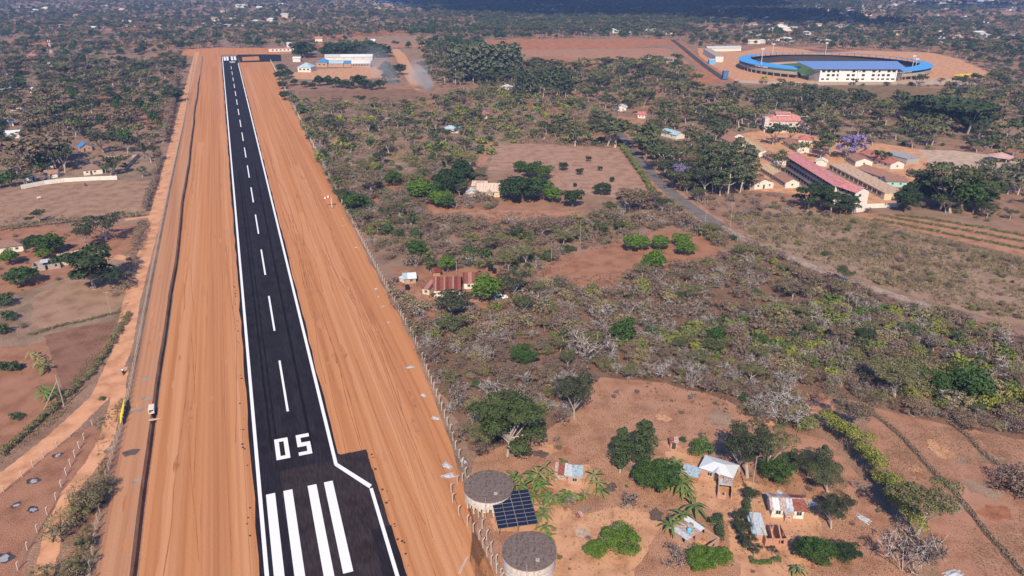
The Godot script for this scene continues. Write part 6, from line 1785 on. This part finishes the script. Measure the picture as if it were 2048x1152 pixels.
func rider() -> void:
	var at := G(247, 748)
	var turn := atan2(DIR.x, DIR.z) + 0.05
	var o := thing("motorcycle", "small dark motorcycle on the sandy dirt road", "motorcycle", Transform3D(Basis(Vector3.UP, turn - PI / 2), at))
	for x in [-0.65, 0.65]: wheel(o, Vector3(x, 0.31, 0), 0.31, 0.1)
	start()
	tube(Vector3(-0.65, 0.31, 0), Vector3(-0.1, 0.42, 0), 0.05, 0.06, 5); tube(Vector3(-0.1, 0.42, 0), Vector3(0.42, 0.8, 0), 0.06, 0.05, 5)
	box(Vector3(0.0, 0.42, 0), Vector3(0.38, 0.32, 0.26))
	made("frame", mat("black_metal", lin(0.03, 0.03, 0.035), 0.5), o)
	start()
	tube(Vector3(0.0, 0.74, 0), Vector3(0.36, 0.82, 0), 0.13, 0.1, 7, true)
	made("fuel_tank", mat("red_enamel", lin(0.3, 0.02, 0.02), 0.3), o)
	start()
	box(Vector3(-0.35, 0.78, 0), Vector3(0.72, 0.1, 0.24))
	made("seat", mat("black_metal", Color.WHITE), o)
	start()
	tube(Vector3(0.65, 0.31, 0), Vector3(0.42, 1.0, 0), 0.035, 0.035, 5); tube(Vector3(0.4, 1.02, -0.36), Vector3(0.4, 1.02, 0.36), 0.02, 0.02, 5)
	made("handlebar", mat("black_metal", Color.WHITE), o)
	var sk := Color(0.07, 0.035, 0.02)
	var sh := Color(0.7, 0.7, 0.72)
	var tr := Color(0.03, 0.035, 0.06)
	var bones := [[Vector3(-0.28, 0.92, 0), Vector3(-0.2, 1.15, 0), 0.14, 0.14, tr], [Vector3(-0.2, 1.15, 0), Vector3(-0.08, 1.42, 0), 0.14, 0.15, sh], [Vector3(-0.08, 1.42, -0.14), Vector3(-0.08, 1.42, 0.14), 0.09, 0.09, sh],
		[Vector3(-0.05, 1.5, 0), Vector3(-0.02, 1.6, 0), 0.055, 0.055, sk], [Vector3(0.0, 1.66, 0), Vector3(0.01, 1.76, 0), 0.09, 0.1, sk]]
	for s in [-1.0, 1.0]:
		bones += [[Vector3(-0.08, 1.42, s * 0.18), Vector3(0.12, 1.18, s * 0.27), 0.06, 0.05, sh], [Vector3(0.12, 1.18, s * 0.27), Vector3(0.36, 1.06, s * 0.3), 0.045, 0.035, sk], [Vector3(0.36, 1.06, s * 0.3), Vector3(0.43, 1.03, s * 0.3), 0.035, 0.03, sk],
			[Vector3(-0.28, 0.9, s * 0.1), Vector3(0.12, 0.86, s * 0.2), 0.095, 0.075, tr], [Vector3(0.12, 0.86, s * 0.2), Vector3(-0.02, 0.42, s * 0.21), 0.065, 0.045, tr], [Vector3(-0.02, 0.38, s * 0.21), Vector3(0.16, 0.34, s * 0.21), 0.045, 0.04, Color(0.02, 0.02, 0.02)]]
	var m := mat("person_body", Color.WHITE, 0.85)
	m.vertex_color_use_as_albedo = true
	var p := thing("person", "person in a white shirt riding the motorcycle", "person", Transform3D(Basis(Vector3.UP, turn - PI / 2), at))
	part("body", skin(bones, 0.035, m), p)
	start()
	ring(0.115, 1.72, 0.09, 1.83, 10, Vector3(-0.005, 0, 0)); ring(0.09, 1.83, 0.01, 1.88, 10, Vector3(-0.005, 0, 0))
	made("hair", mat("black_hair", lin(0.012, 0.01, 0.01), 0.8), p)

func animals() -> void:
	var m := mat("hide", Color.WHITE, 0.9)
	m.vertex_color_use_as_albedo = true
	for a in [[79, 399, Color(0.6, 0.5, 0.4), 0.6, "pale cow grazing on the smooth tan pasture"], [171, 372, Color(0.05, 0.035, 0.03), 2.2, "dark cow near the white wall on the pasture"]]:
		var c: Color = a[2]
		var b := [[Vector3(-0.6, 1.05, 0), Vector3(0.55, 1.05, 0), 0.3, 0.33, c], [Vector3(-0.2, 0.95, 0), Vector3(0.3, 0.9, 0), 0.33, 0.33, c], [Vector3(0.6, 1.15, 0), Vector3(1.0, 1.15, 0), 0.2, 0.13, c], [Vector3(1.0, 1.15, 0), Vector3(1.3, 0.95, 0), 0.13, 0.09, c], [Vector3(1.02, 1.25, -0.12), Vector3(1.0, 1.3, -0.24), 0.04, 0.03, c], [Vector3(1.02, 1.25, 0.12), Vector3(1.0, 1.3, 0.24), 0.04, 0.03, c], [Vector3(-0.85, 1.2, 0), Vector3(-0.95, 0.6, 0), 0.04, 0.03, c]]
		for s in [-0.18, 0.18]:
			b += [[Vector3(0.5, 0.9, s), Vector3(0.5, 0.45, s), 0.12, 0.06, c], [Vector3(0.5, 0.45, s), Vector3(0.48, 0.05, s), 0.055, 0.055, c], [Vector3(-0.6, 1.0, s), Vector3(-0.5, 0.65, s), 0.17, 0.09, c], [Vector3(-0.5, 0.65, s), Vector3(-0.68, 0.42, s), 0.08, 0.055, c], [Vector3(-0.68, 0.42, s), Vector3(-0.62, 0.05, s), 0.05, 0.055, c]]
		var o := thing("cow", a[4], "cow", Transform3D(Basis(Vector3.UP, a[3]), G(a[0], a[1])))
		part("body", skin(b, 0.06, m), o)

func round_tank(x: float, y: float, r: float, h: float, stilts: float, label: String) -> void:
	var o := thing("water_tank", label, "water tank", Transform3D(Basis.IDENTITY, G(x, y)))
	var wall := mat("tank_wall", lin(0.60, 0.59, 0.59), 0.9, tex["stain"], 3.0)
	var top := mat("tank_top", lin(0.205, 0.165, 0.15), 0.95, tex["blotch"], 7.0, tex["stain"], 3.1)
	start()
	ring(r, stilts, r, h - 0.35, 48); ring(0.01, stilts, r, stilts, 48)
	made("wall", wall, o)
	start()
	ring(r + 0.14, h - 0.35, r + 0.14, h, 48); ring(r + 0.14, h, r - 0.1, h + 0.02, 48); ring(r - 0.1, h + 0.02, 0.01, h + 0.14, 48); ring(r, h - 0.35, r + 0.14, h - 0.35, 48)
	made("lid", top, o)
	start()
	box(Vector3(r * 0.3, h + 0.16, r * 0.55), Vector3(0.7, 0.16, 0.7))
	made("hatch", mat("concrete", Color.WHITE), o)
	keep_clear(PackedVector2Array([p2(o, Vector3(-r - 0.5, 0, -r - 0.5)), p2(o, Vector3(r + 0.5, 0, -r - 0.5)), p2(o, Vector3(r + 0.5, 0, r + 0.5)), p2(o, Vector3(-r - 0.5, 0, r + 0.5))]))
	start()
	for k in 9: box(Vector3(r + 0.22, 0.3 + k * 0.42, -0.4), Vector3(0.03, 0.03, 0.4))
	for z in [-0.6, -0.2]: box(Vector3(r + 0.22, h * 0.5 + 0.2, z), Vector3(0.05, h + 0.6, 0.05))
	made("ladder", mat("ladder_steel", lin(0.3, 0.2, 0.15), 0.7), o)
	start()
	tube(Vector3(-0.5, 0, r + 0.3), Vector3(-0.5, h + 0.4, r + 0.3), 0.06, 0.06, 6); tube(Vector3(-0.5, h + 0.4, r + 0.33), Vector3(-0.5, h + 0.35, r - 0.7), 0.06, 0.06, 6)
	made("pipe", mat("grey_pipe", lin(0.35, 0.35, 0.36), 0.5), o)
	if stilts > 0:
		for k in 14:
			start()
			var a := TAU * k / 14.0
			tube(Vector3(cos(a) * (r - 0.25), -0.1, sin(a) * (r - 0.25)), Vector3(cos(a) * (r - 0.25), stilts + 0.1, sin(a) * (r - 0.25)), 0.14, 0.14, 6)
			made("stilt", wall, o)
		for k in 16:   # sheets of render hanging from the rim
			start()
			var a := PI + 0.15 + 2.7 * k / 16.0 + rng.randf() * 0.06
			var w := rng.randf_range(0.05, 0.09)
			var d := rng.randf_range(0.2, 0.9)
			ring(r + 0.03, stilts - d, r + 0.03, stilts + 0.6, 2, Vector3.ZERO, a, a + w * 1.6)
			made("peeling_render", mat("render", lin(0.6, 0.55, 0.5), 0.95, tex["stain"], 2.0), o)
	else:
		for k in 3:
			start()
			ring(r + 0.04, 0.9 + k * 1.05, r + 0.04, 0.98 + k * 1.05, 48)
			made("steel_band", mat("band", lin(0.4, 0.24, 0.18), 0.7), o)

func solar_array() -> void:
	var A := G(996, 1078)
	var B := G(1076, 1067)
	var o := thing("solar_array", "raised array of dark solar panels beside the round tanks", "solar array", facing(A, B))
	var L := A.distance_to(B)
	var n := 4
	var rows := 9
	var slope := 0.11
	var lift := 2.4
	keep_clear(PackedVector2Array([p2(o, Vector3(0, 0, 0)), p2(o, Vector3(L, 0, 0)), p2(o, Vector3(L, 0, -9.5)), p2(o, Vector3(0, 0, -9.5))]))
	var cell := mat("panel_glass", lin(0.012, 0.017, 0.04), 0.12)
	var rim := mat("panel_frame", lin(0.3, 0.3, 0.32), 0.4)
	for i in n:
		for j in rows:
			start()
			var x0 := i * L / n + 0.03
			var x1 := (i + 1) * L / n - 0.03
			var z0 := -j * 1.02 - 0.02
			var z1 := -(j + 1) * 1.02 + 0.02
			slab(Vector3(x0, lift - z0 * slope, z0), Vector3(x1, lift - z0 * slope, z0), Vector3(x1, lift - z1 * slope, z1), Vector3(x0, lift - z1 * slope, z1), 0.04)
			var p := made("panel", rim, o)
			start()
			var e := 0.022
			slab(Vector3(x0 + e, lift + 0.012 - (z0 - e) * slope, z0 - e), Vector3(x1 - e, lift + 0.012 - (z0 - e) * slope, z0 - e), Vector3(x1 - e, lift + 0.012 - (z1 + e) * slope, z1 + e), Vector3(x0 + e, lift + 0.012 - (z1 + e) * slope, z1 + e), 0.01)
			made("glass", cell, p)
	var steel := mat("rusty_steel", lin(0.28, 0.17, 0.12), 0.8)
	for x in [0.3, L * 0.5, L - 0.3]:
		start()
		box(Vector3(x, lift - 0.12 + 4.6 * slope, -4.6), Vector3(0.1, 0.12, 9.3), Basis(Vector3.RIGHT, slope))
		made("rail", steel, o)
		for z in [-0.4, -4.6, -8.8]:
			start()
			tube(Vector3(x, -0.1, z), Vector3(x, lift - 0.15 - z * slope, z), 0.07, 0.07, 6)
			made("leg", steel, o)

func litter() -> void:
	var white := mat("plastic_sheet", lin(0.40, 0.40, 0.42), 0.6)
	for a in [[752, 578, 0.9], [757, 594, 0.5], [766, 613, 0.7], [777, 645, 0.6], [819, 735, 1.2], [847, 791, 1.0], [872, 837, 1.2], [895, 932, 1.4], [926, 923, 1.1], [897, 952, 1.6], [712, 495, 0.8], [688, 451, 0.6], [686, 437, 0.5], [1560, 985, 0.9], [1622, 1008, 1.3], [1598, 1140, 1.0], [1908, 1150, 2.0], [1727, 1038, 1.6]]:
		var o := thing("plastic_sheet", "crumpled grey-white plastic sheet lying on the bare earth", "litter", Transform3D(Basis(Vector3.UP, rng.randf() * TAU), G(a[0], a[1]) + Vector3(0, 0.03, 0)), "crumpled plastic sheets on the bare earth")
		start()
		var n := 6
		var hgt := []
		for i in (n + 1) * (n + 1): hgt.append(rng.randf_range(0.0, 0.22))
		var P := func(i: int, j: int) -> Vector3:
			var u := (i - n * 0.5) / n
			var v := (j - n * 0.5) / n
			return Vector3(u * a[2] * 1.9 + v * 0.3, hgt[i * (n + 1) + j] * a[2] * (1.0 - 1.6 * maxf(absf(u), absf(v))), v * a[2] * (1.0 + 0.5 * u))
		for i in n:
			for j in n:
				if (i == 0 or i == n - 1) and (j + i) % 2: continue
				quad(P.call(i, j + 1), P.call(i + 1, j + 1), P.call(i + 1, j), P.call(i, j))
		made("sheet", white, o)

func mast_tower() -> void:
	var h := tall(108, 127, 79)
	var o := thing("telecom_mast", "red and white lattice telecom mast in the bush", "mast", Transform3D(Basis.IDENTITY, G(108, 127)))
	for k in 7:
		var y0 := h * k / 7.0
		var y1 := h * (k + 1) / 7.0
		start()
		for i in 4:
			var w0 := lerpf(1.6, 0.5, y0 / h)
			var w1 := lerpf(1.6, 0.5, y1 / h)
			var c: Vector2 = [Vector2(1, 1), Vector2(1, -1), Vector2(-1, -1), Vector2(-1, 1)][i]
			var d: Vector2 = [Vector2(1, 1), Vector2(1, -1), Vector2(-1, -1), Vector2(-1, 1)][(i + 1) % 4]
			tube(Vector3(c.x * w0, y0, c.y * w0), Vector3(c.x * w1, y1, c.y * w1), 0.16, 0.16, 4)
			tube(Vector3(c.x * w0, y0, c.y * w0), Vector3(d.x * w1, y1, d.y * w1), 0.09, 0.09, 3)
			tube(Vector3(d.x * w0, y0, d.y * w0), Vector3(c.x * w1, y1, c.y * w1), 0.09, 0.09, 3)
			tube(Vector3(c.x * w1, y1, c.y * w1), Vector3(d.x * w1, y1, d.y * w1), 0.09, 0.09, 3)
		made("lattice_section", mat("mast_red", lin(0.5, 0.08, 0.05), 0.6) if k % 2 == 0 else mat("mast_white", lin(0.75, 0.75, 0.75), 0.6), o)
	for k in 3:
		start()
		box(Vector3(cos(k * 2.1) * 1.1, h * 0.94, sin(k * 2.1) * 1.1), Vector3(0.5, 2.4, 0.5))
		made("antenna", mat("mast_white", Color.WHITE), o)

func build_things() -> void:
	mat("pole_wood", lin(0.34, 0.28, 0.225), 0.9)
	stadium()
	# fences
	var pts := []
	var s := 70.0
	while s <= 930:
		pts.append(TS(fence_t(s), s))
		s += 20
	fence("perimeter_fence", "long line of pale concrete posts between the graded strip and the scrub", pts, 3.0, 2.1, 0.4)
	fence("perimeter_fence", "line of concrete posts between the murram verge and the dirt road", px_points([176, 1200, 182, 1140, 190, 1085, 200, 1025, 210, 975, 222, 925, 235, 880, 246, 850]) + [TS(-35.0, 190), TS(-35.5, 260), TS(-35.6, 400), TS(-35.0, 560), TS(-37.0, 1000)], 2.8, 2.0, 0.4, mat("grey_post", lin(0.34, 0.28, 0.235), 0.9))
	fence("plot_fence", "post fence along the far side of the ash-strewn ground", px_points([-20, 1010, 8, 985, 45, 955, 88, 915, 140, 875, 185, 852]), 3.0, 1.6, 0.3)
	fence("plot_fence", "post fence between the ash-strewn ground and the narrow track", px_points([20, 1180, 36, 1140, 55, 1100, 75, 1065, 95, 1030, 112, 1000, 133, 950, 150, 915, 168, 880]), 2.9, 1.7, 0.35)
	fence("tank_fence", "ring of pale bent-topped posts around the round tanks", px_points([1005, 1165, 982, 1130, 958, 1080, 935, 1050, 918, 1030, 905, 1005, 903, 985, 915, 968, 925, 962]), 2.2, 2.0, 0.4)
	fence("plot_fence", "thin line of field posts below the far tree shadows", px_points([218, 262, 270, 256, 330, 252]), 3.0, 1.4, 0.0, mat("pole_wood", Color.WHITE))
	# walls
	wall_px("compound_wall", "long white compound wall above the smooth tan pasture", [43, 378, 90, 369, 130, 364, 180, 361, 235, 359], 2.0, mats["white_wall"])
	wall_px("garden_wall", "grey garden wall running off behind the walled compound", [250, 342, 279, 313], 2.2, mats["grey_block"])
	wall_px("garden_wall", "low pale wall behind the walled compound garden", [215, 318, 278, 314], 1.5, mats["concrete"])
	wall_px("school_wall", "white school wall below the long red block", [1712, 417, 1796, 414], 2.0, mats["white_wall"])
	# poles
	for p in [[277, 457, 418, "utility pole with crossarm at the sandy turning"], [222, 629, 583, "utility pole with crossarm beside the brown ploughed triangle"], [315, 349, 317, "utility pole by the hedge above the pasture"], [1460, 456, 405, "tall utility pole beside the grey asphalt road"], [1410, 447, 423, "short utility pole at the asphalt road"], [1103, 524, 496, "utility pole at the edge of the bare red field"], [1279, 473, 455, "pole behind the mango trees of the red field"], [1160, 490, 440, "tall thin pole in the scrub above the red field"], [913, 547, 520, "pole behind the long rusty-roofed house"], [333, 283, 253, "pole beside the far dirt road"], [347, 240, 222, "pole beside the far dirt road hedge"], [1500, 1004, 912, "tall pale utility pole among trees by the silver-roofed house"], [1500, 1064, 1004, "leaning pole beside the narrow blue-roofed hut"], [367, 130, 118, "far pole at the end of the dirt road"], [978, 222, 205, "pole in the bush below the white house"]]:
		pole(p[0], p[1], p[2], p[3], p[0] < 400 or p[0] == 1460, 0.3)
	var ap := thing("utility_pole", "pale utility pole with a slanting strut beside banana plants", "pole", Transform3D(Basis.IDENTITY, G(128, 812)))
	var st := G(89, 817) - G(128, 812)
	var ph := tall(128, 812, 750)
	start()
	tube(Vector3(0, -0.2, 0), Vector3(0, ph, 0), 0.16, 0.11, 7, true)
	made("shaft", mats["pole_wood"], ap)
	start()
	tube(st, Vector3(0, ph * 0.82, 0), 0.13, 0.1, 7, true)
	made("strut", mats["pole_wood"], ap)
	# windsock
	var wh := tall(664, 416, 391)
	var ws := thing("windsock", "red and white windsock on a white pole beside the runway", "windsock", Transform3D(Basis.IDENTITY, G(664, 416)))
	start()
	tube(Vector3.ZERO, Vector3(0, wh, 0), 0.12, 0.09, 8, true)
	made("pole", mat("white_paint", lin(0.78, 0.78, 0.78), 0.5), ws)
	start()
	tube(Vector3(0, 0, 0), Vector3(0, 0.18, 0), 1.3, 1.2, 12, true)
	made("footing", mat("dark_footing", lin(0.3, 0.14, 0.09), 0.9), ws)
	for k in 5:
		start()
		var p0 := Vector3(-0.15 - k * 0.68, wh - 0.45 - k * k * 0.06, 0.1)
		var p1 := Vector3(-0.15 - (k + 1) * 0.68, wh - 0.45 - (k + 1) * (k + 1) * 0.06, 0.1)
		tube(p0, p1, 0.6 - k * 0.06, 0.6 - (k + 1) * 0.06, 12)
		made("sock_band", mat("sock_red", lin(0.6, 0.04, 0.05), 0.8) if k % 2 == 0 else mat("white_paint", Color.WHITE), ws)
	# tanks, panels, vehicles
	round_tank(978, 1003, 4.9, 4.0, 1.9, "round stilted concrete water tank with a dark stained top and peeling wall")
	round_tank(1058, 1131, 4.75, 3.6, 0.0, "round whitewashed water tank with a dark stained top, sitting on the ground")
	solar_array()
	for t in [[815, 579, 0.75, 1.5, "black plastic water tank beside the blue-grey roofed house"], [922, 568, 0.6, 2.4, "black water tank between the two rusty roofs"], [959, 552, 0.75, 1.6, "black water tank behind the far rusty-roofed wing"], [981, 541, 0.9, 2.2, "first of two black water tanks behind the yellow-green tree"], [989, 546, 0.8, 1.6, "lower of two black water tanks behind the yellow-green tree"], [950, 583, 0.7, 1.4, "black water tank in front of the far rusty-roofed wing"], [942, 388, 0.8, 3.0, "pale water tank between the white hut and the cream house"]]:
		var o := thing("water_tank", t[4], "water tank", Transform3D(Basis.IDENTITY, G(t[0], t[1])))
		var bm: Material = mat("black_plastic", lin(0.018, 0.018, 0.02), 0.5) if t[0] != 942 else mats["white_wall"]
		start()
		tube(Vector3(0, -0.05, 0), Vector3(0, t[3], 0), t[2], t[2], 18, true)
		for k in 3: tube(Vector3(0, t[3] * (0.2 + 0.27 * k), 0), Vector3(0, t[3] * (0.2 + 0.27 * k) + 0.12, 0), t[2] + 0.03, t[2] + 0.03, 18, true)
		ring(t[2], t[3], 0.25, t[3] + 0.25, 18)
		made("body", bm, o)
		start()
		tube(Vector3(0, t[3] + 0.2, 0), Vector3(0, t[3] + 0.32, 0), 0.26, 0.26, 12, true)
		made("lid", bm, o)
	car(G(1002, 598), 0.35, "white car parked beside the yellow-green tree")
	mast_tower()
	rider()
	animals()
	litter()
	# yellow board on the fence
	var yb := thing("sign_board", "long yellow board fixed to the fence by the forking tracks", "sign", facing(G(247, 852), G(253, 806)))
	var yl := G(247, 852).distance_to(G(253, 806))
	start()
	var pr := [Vector3(0, 0.7, -0.6), Vector3(yl * 0.4, 0.3, -1.0), Vector3(yl, 0.9, -0.5), Vector3(yl, 1.4, -0.25), Vector3(yl * 0.55, 2.1, 0.1), Vector3(0, 1.2, -0.3)]
	for i in range(1, 5):
		tri(pr[0] + Vector3(0, 0, 0.03), pr[i] + Vector3(0, 0, 0.03), pr[i + 1] + Vector3(0, 0, 0.03)); tri(pr[0] - Vector3(0, 0, 0.03), pr[i + 1] - Vector3(0, 0, 0.03), pr[i] - Vector3(0, 0, 0.03))
	for i in 6:
		var j := (i + 1) % 6
		quad(pr[i] + Vector3(0, 0, 0.03), pr[i] - Vector3(0, 0, 0.03), pr[j] - Vector3(0, 0, 0.03), pr[j] + Vector3(0, 0, 0.03))
	made("board", mat("sign_yellow", lin(0.75, 0.58, 0.02), 0.6), yb)
	for x in [0.3, yl - 0.3]:
		start()
		tube(Vector3(x, -0.1, -0.1), Vector3(x, 1.6, -0.1), 0.06, 0.06, 6)
		made("post", mats["pole_wood"], yb)
	# concrete culvert block and planks over the ditch
	var cb := thing("culvert_block", "pale hollow concrete block on the edge of the ditch", "block", Transform3D(Basis(DIR, Vector3.UP, DIR.cross(Vector3.UP)), G(304, 822)))
	start()
	for z in [-0.55, 0.55]: box(Vector3(0, 0.55, z), Vector3(2.6, 1.1, 0.16))
	box(Vector3(0, 1.12, 0), Vector3(2.6, 0.16, 1.26)); box(Vector3(0, 0.08, 0), Vector3(2.6, 0.16, 0.94))
	made("shell", mat("pale_concrete", lin(0.6, 0.54, 0.48), 0.9), cb)
	for k in 3:
		var pl := thing("plank", "weathered plank laid across the ditch beside the concrete block", "plank", Transform3D(Basis(Vector3.UP, 0.1 + 0.12 * k), G(312, 838) + Vector3(0, 0.06 + 0.09 * k, 0.35 * k)), "planks across the ditch")
		start()
		box(Vector3(0, 0, 0), Vector3(2.6, 0.07, 0.24))
		made("board", mat("plank_wood", lin(0.5, 0.36, 0.25), 0.9), pl)
	# felled poles by the tank fence and stones beside the white line
	for k in 2:
		var lg := thing("fallen_post", "pale fallen post lying by the tank fence", "post", facing(G(917 + k * 3, 1147), G(935 + k * 2, 1112)), "fallen posts by the tank fence")
		start()
		tube(Vector3(0, 0.08, 0), Vector3(4.2, 0.1, 0), 0.08, 0.07, 6, true)
		made("shaft", mat("post_concrete", Color.WHITE), lg)
	for i in 46:
		var b := thing("asphalt_lump", "small black lump of spilt asphalt beside the runway edge", "stone", Transform3D(Basis(Vector3.UP, rng.randf() * TAU), TS(-7.9 - absf(rng.randfn()) * 0.5, rng.randf_range(108, 260)) if i % 3 else TS(17.9 + absf(rng.randfn()) * 0.5, rng.randf_range(104, 145))), "lumps of spilt asphalt along the runway edge")
		start()
		var r := rng.randf_range(0.1, 0.28)
		hexa([Vector3(-r, -0.02, r), Vector3(r * 1.1, -0.02, r * 0.8), Vector3(r, -0.02, -r), Vector3(-r * 0.9, -0.02, -r), Vector3(-r * 0.6, r * 0.7, r * 0.5), Vector3(r * 0.5, r * 0.6, r * 0.5), Vector3(r * 0.5, r * 0.8, -r * 0.6), Vector3(-r * 0.5, r * 0.6, -r * 0.5)])
		made("lump", mat("spilt_asphalt", lin(0.03, 0.027, 0.028), 0.9), b)

func smoke() -> void:
	var puffs := []
	for i in 16:
		var q := i / 15.0
		puffs.append([860 - 26 * q + rng.randf_range(-5, 5), 182 - 4 * q, 5 + 13 * q * rng.randf_range(0.7, 1.2), 5 + 9 * q, 0.07 / (1 + 9 * q), 2 + 15 * q * rng.randf_range(0.7, 1.2)])
	for i in 12:
		var q := i / 11.0
		puffs.append([788 - 40 * q + rng.randf_range(-8, 8), 172 - 8 * q, 8 + 18 * q * rng.randf_range(0.7, 1.2), 6 + 14 * q, 0.016 / (1 + 5 * q), 3 + 20 * q * rng.randf_range(0.7, 1.2)])
	var roots := []
	for k in 2:
		var rt := Node3D.new()
		rt.name = numbered("smoke_plume")
		add_child(rt)
		tag(rt, ["pale smoke rising from a bush fire at the end of the dirt road", "thin blue smoke drifting past the trees of the school playground"][k], "smoke", "", "stuff")
		roots.append(rt)
	for a in puffs:
		var f := FogVolume.new()
		f.name = "puff"
		f.shape = RenderingServer.FOG_VOLUME_SHAPE_ELLIPSOID
		f.size = Vector3(a[2], a[3], a[2]) * 1.3
		f.position = G(a[0], a[1]) + Vector3(0, a[5], 0)
		var m := FogMaterial.new()
		m.density = a[4]; m.albedo = Color(0.99, 0.99, 1.0)
		f.material = m
		roots[0 if a[0] > 820 else 1].add_child(f, true)

func cloud() -> void:   # fair-weather cloud high above, whose shade darkens the far wooded plain
	var L := Vector3(0.0573, -0.691, -0.7917)
	var alt := 900.0
	var o := thing("cloud", "white fair-weather cloud shading the far wooded plain", "cloud", Transform3D(Basis.IDENTITY, Vector3.ZERO))
	start()
	for a in [[900, 8, 220], [1000, 22, 180], [1060, 12, 260], [1130, 28, 150], [1180, 15, 260], [1250, 30, 130], [1300, 14, 250], [1380, 28, 150], [1420, 12, 240], [1480, 40, 120], [1540, 30, 170], [1600, 45, 120], [1680, 42, 130], [1740, 48, 90], [1000, 0, 350], [1200, 0, 400], [1400, 0, 380], [1900, 14, 120], [2000, 12, 150]]:
		var g := G(a[0], a[1])
		var c := g - L * (alt / -L.y)
		for i in 10:
			for j in 16:
				var P := func(u: int, w: int) -> Vector3:
					var th := PI * u / 10.0
					var ph := TAU * (w % 16) / 16.0
					var k := 1.0 + 0.12 * sin(5 * ph + u) * sin(th)
					return c + Vector3(sin(th) * cos(ph) * a[2] * k, cos(th) * a[2] * 0.28, sin(th) * sin(ph) * a[2] * 0.8 * k)
				quad(P.call(i + 1, j), P.call(i, j), P.call(i, j + 1), P.call(i + 1, j + 1))
	made("body", mat("cloud_white", lin(0.85, 0.85, 0.87), 1.0), o)

func _ready() -> void:
	rng.seed = 20240611
	var cam := Camera3D.new()
	cam.name = "camera"
	add_child(cam)
	cam.position = Vector3(0, EYE, 0)
	cam.rotation = Vector3(-TILT, 0, 0)
	cam.fov = 42.0136
	cam.far = 20000.0
	cam.near = 0.5
	cam.current = true
	var env := Environment.new()
	env.background_mode = Environment.BG_SKY
	var sm := ProceduralSkyMaterial.new()
	sm.sky_top_color = Color(0.30, 0.50, 0.82)
	sm.sky_horizon_color = Color(0.74, 0.82, 0.90)
	sm.sky_curve = 0.18
	sm.ground_bottom_color = Color(0.42, 0.34, 0.28)
	sm.ground_horizon_color = Color(0.66, 0.66, 0.66)
	var sky := Sky.new()
	sky.sky_material = sm
	env.sky = sky
	env.background_energy_multiplier = 0.9
	env.tonemap_mode = Environment.TONE_MAPPER_LINEAR
	env.tonemap_exposure = 1.32
	env.sdfgi_enabled = true; env.ssao_enabled = true; env.ssil_enabled = true
	env.volumetric_fog_enabled = true
	env.volumetric_fog_density = 0.0
	env.fog_enabled = true
	env.fog_density = 0.00013
	env.fog_light_color = Color(0.62, 0.76, 1.0)
	var we := WorldEnvironment.new()
	we.environment = env
	we.name = "world"
	add_child(we)
	var sun := DirectionalLight3D.new()
	sun.name = "sun"
	sun.light_energy = 1.6
	sun.light_color = Color(1.0, 0.935, 0.83)
	sun.light_angular_distance = 0.5
	sun.shadow_enabled = true
	add_child(sun)
	sun.look_at_from_position(Vector3.ZERO, Vector3(0.0573, -0.691, -0.7917), Vector3.UP)
	build_textures()
	build_ground()
	build_airstrip()
	build_fields()
	print("land ", Time.get_ticks_msec())
	build_houses()
	print("houses ", Time.get_ticks_msec())
	build_things()
	print("things ", Time.get_ticks_msec())
	build_kinds()
	build_plants()
	print("plants ", Time.get_ticks_msec())
	smoke()
	cloud()
	for k in grown: print(k, " ", grown[k].size())
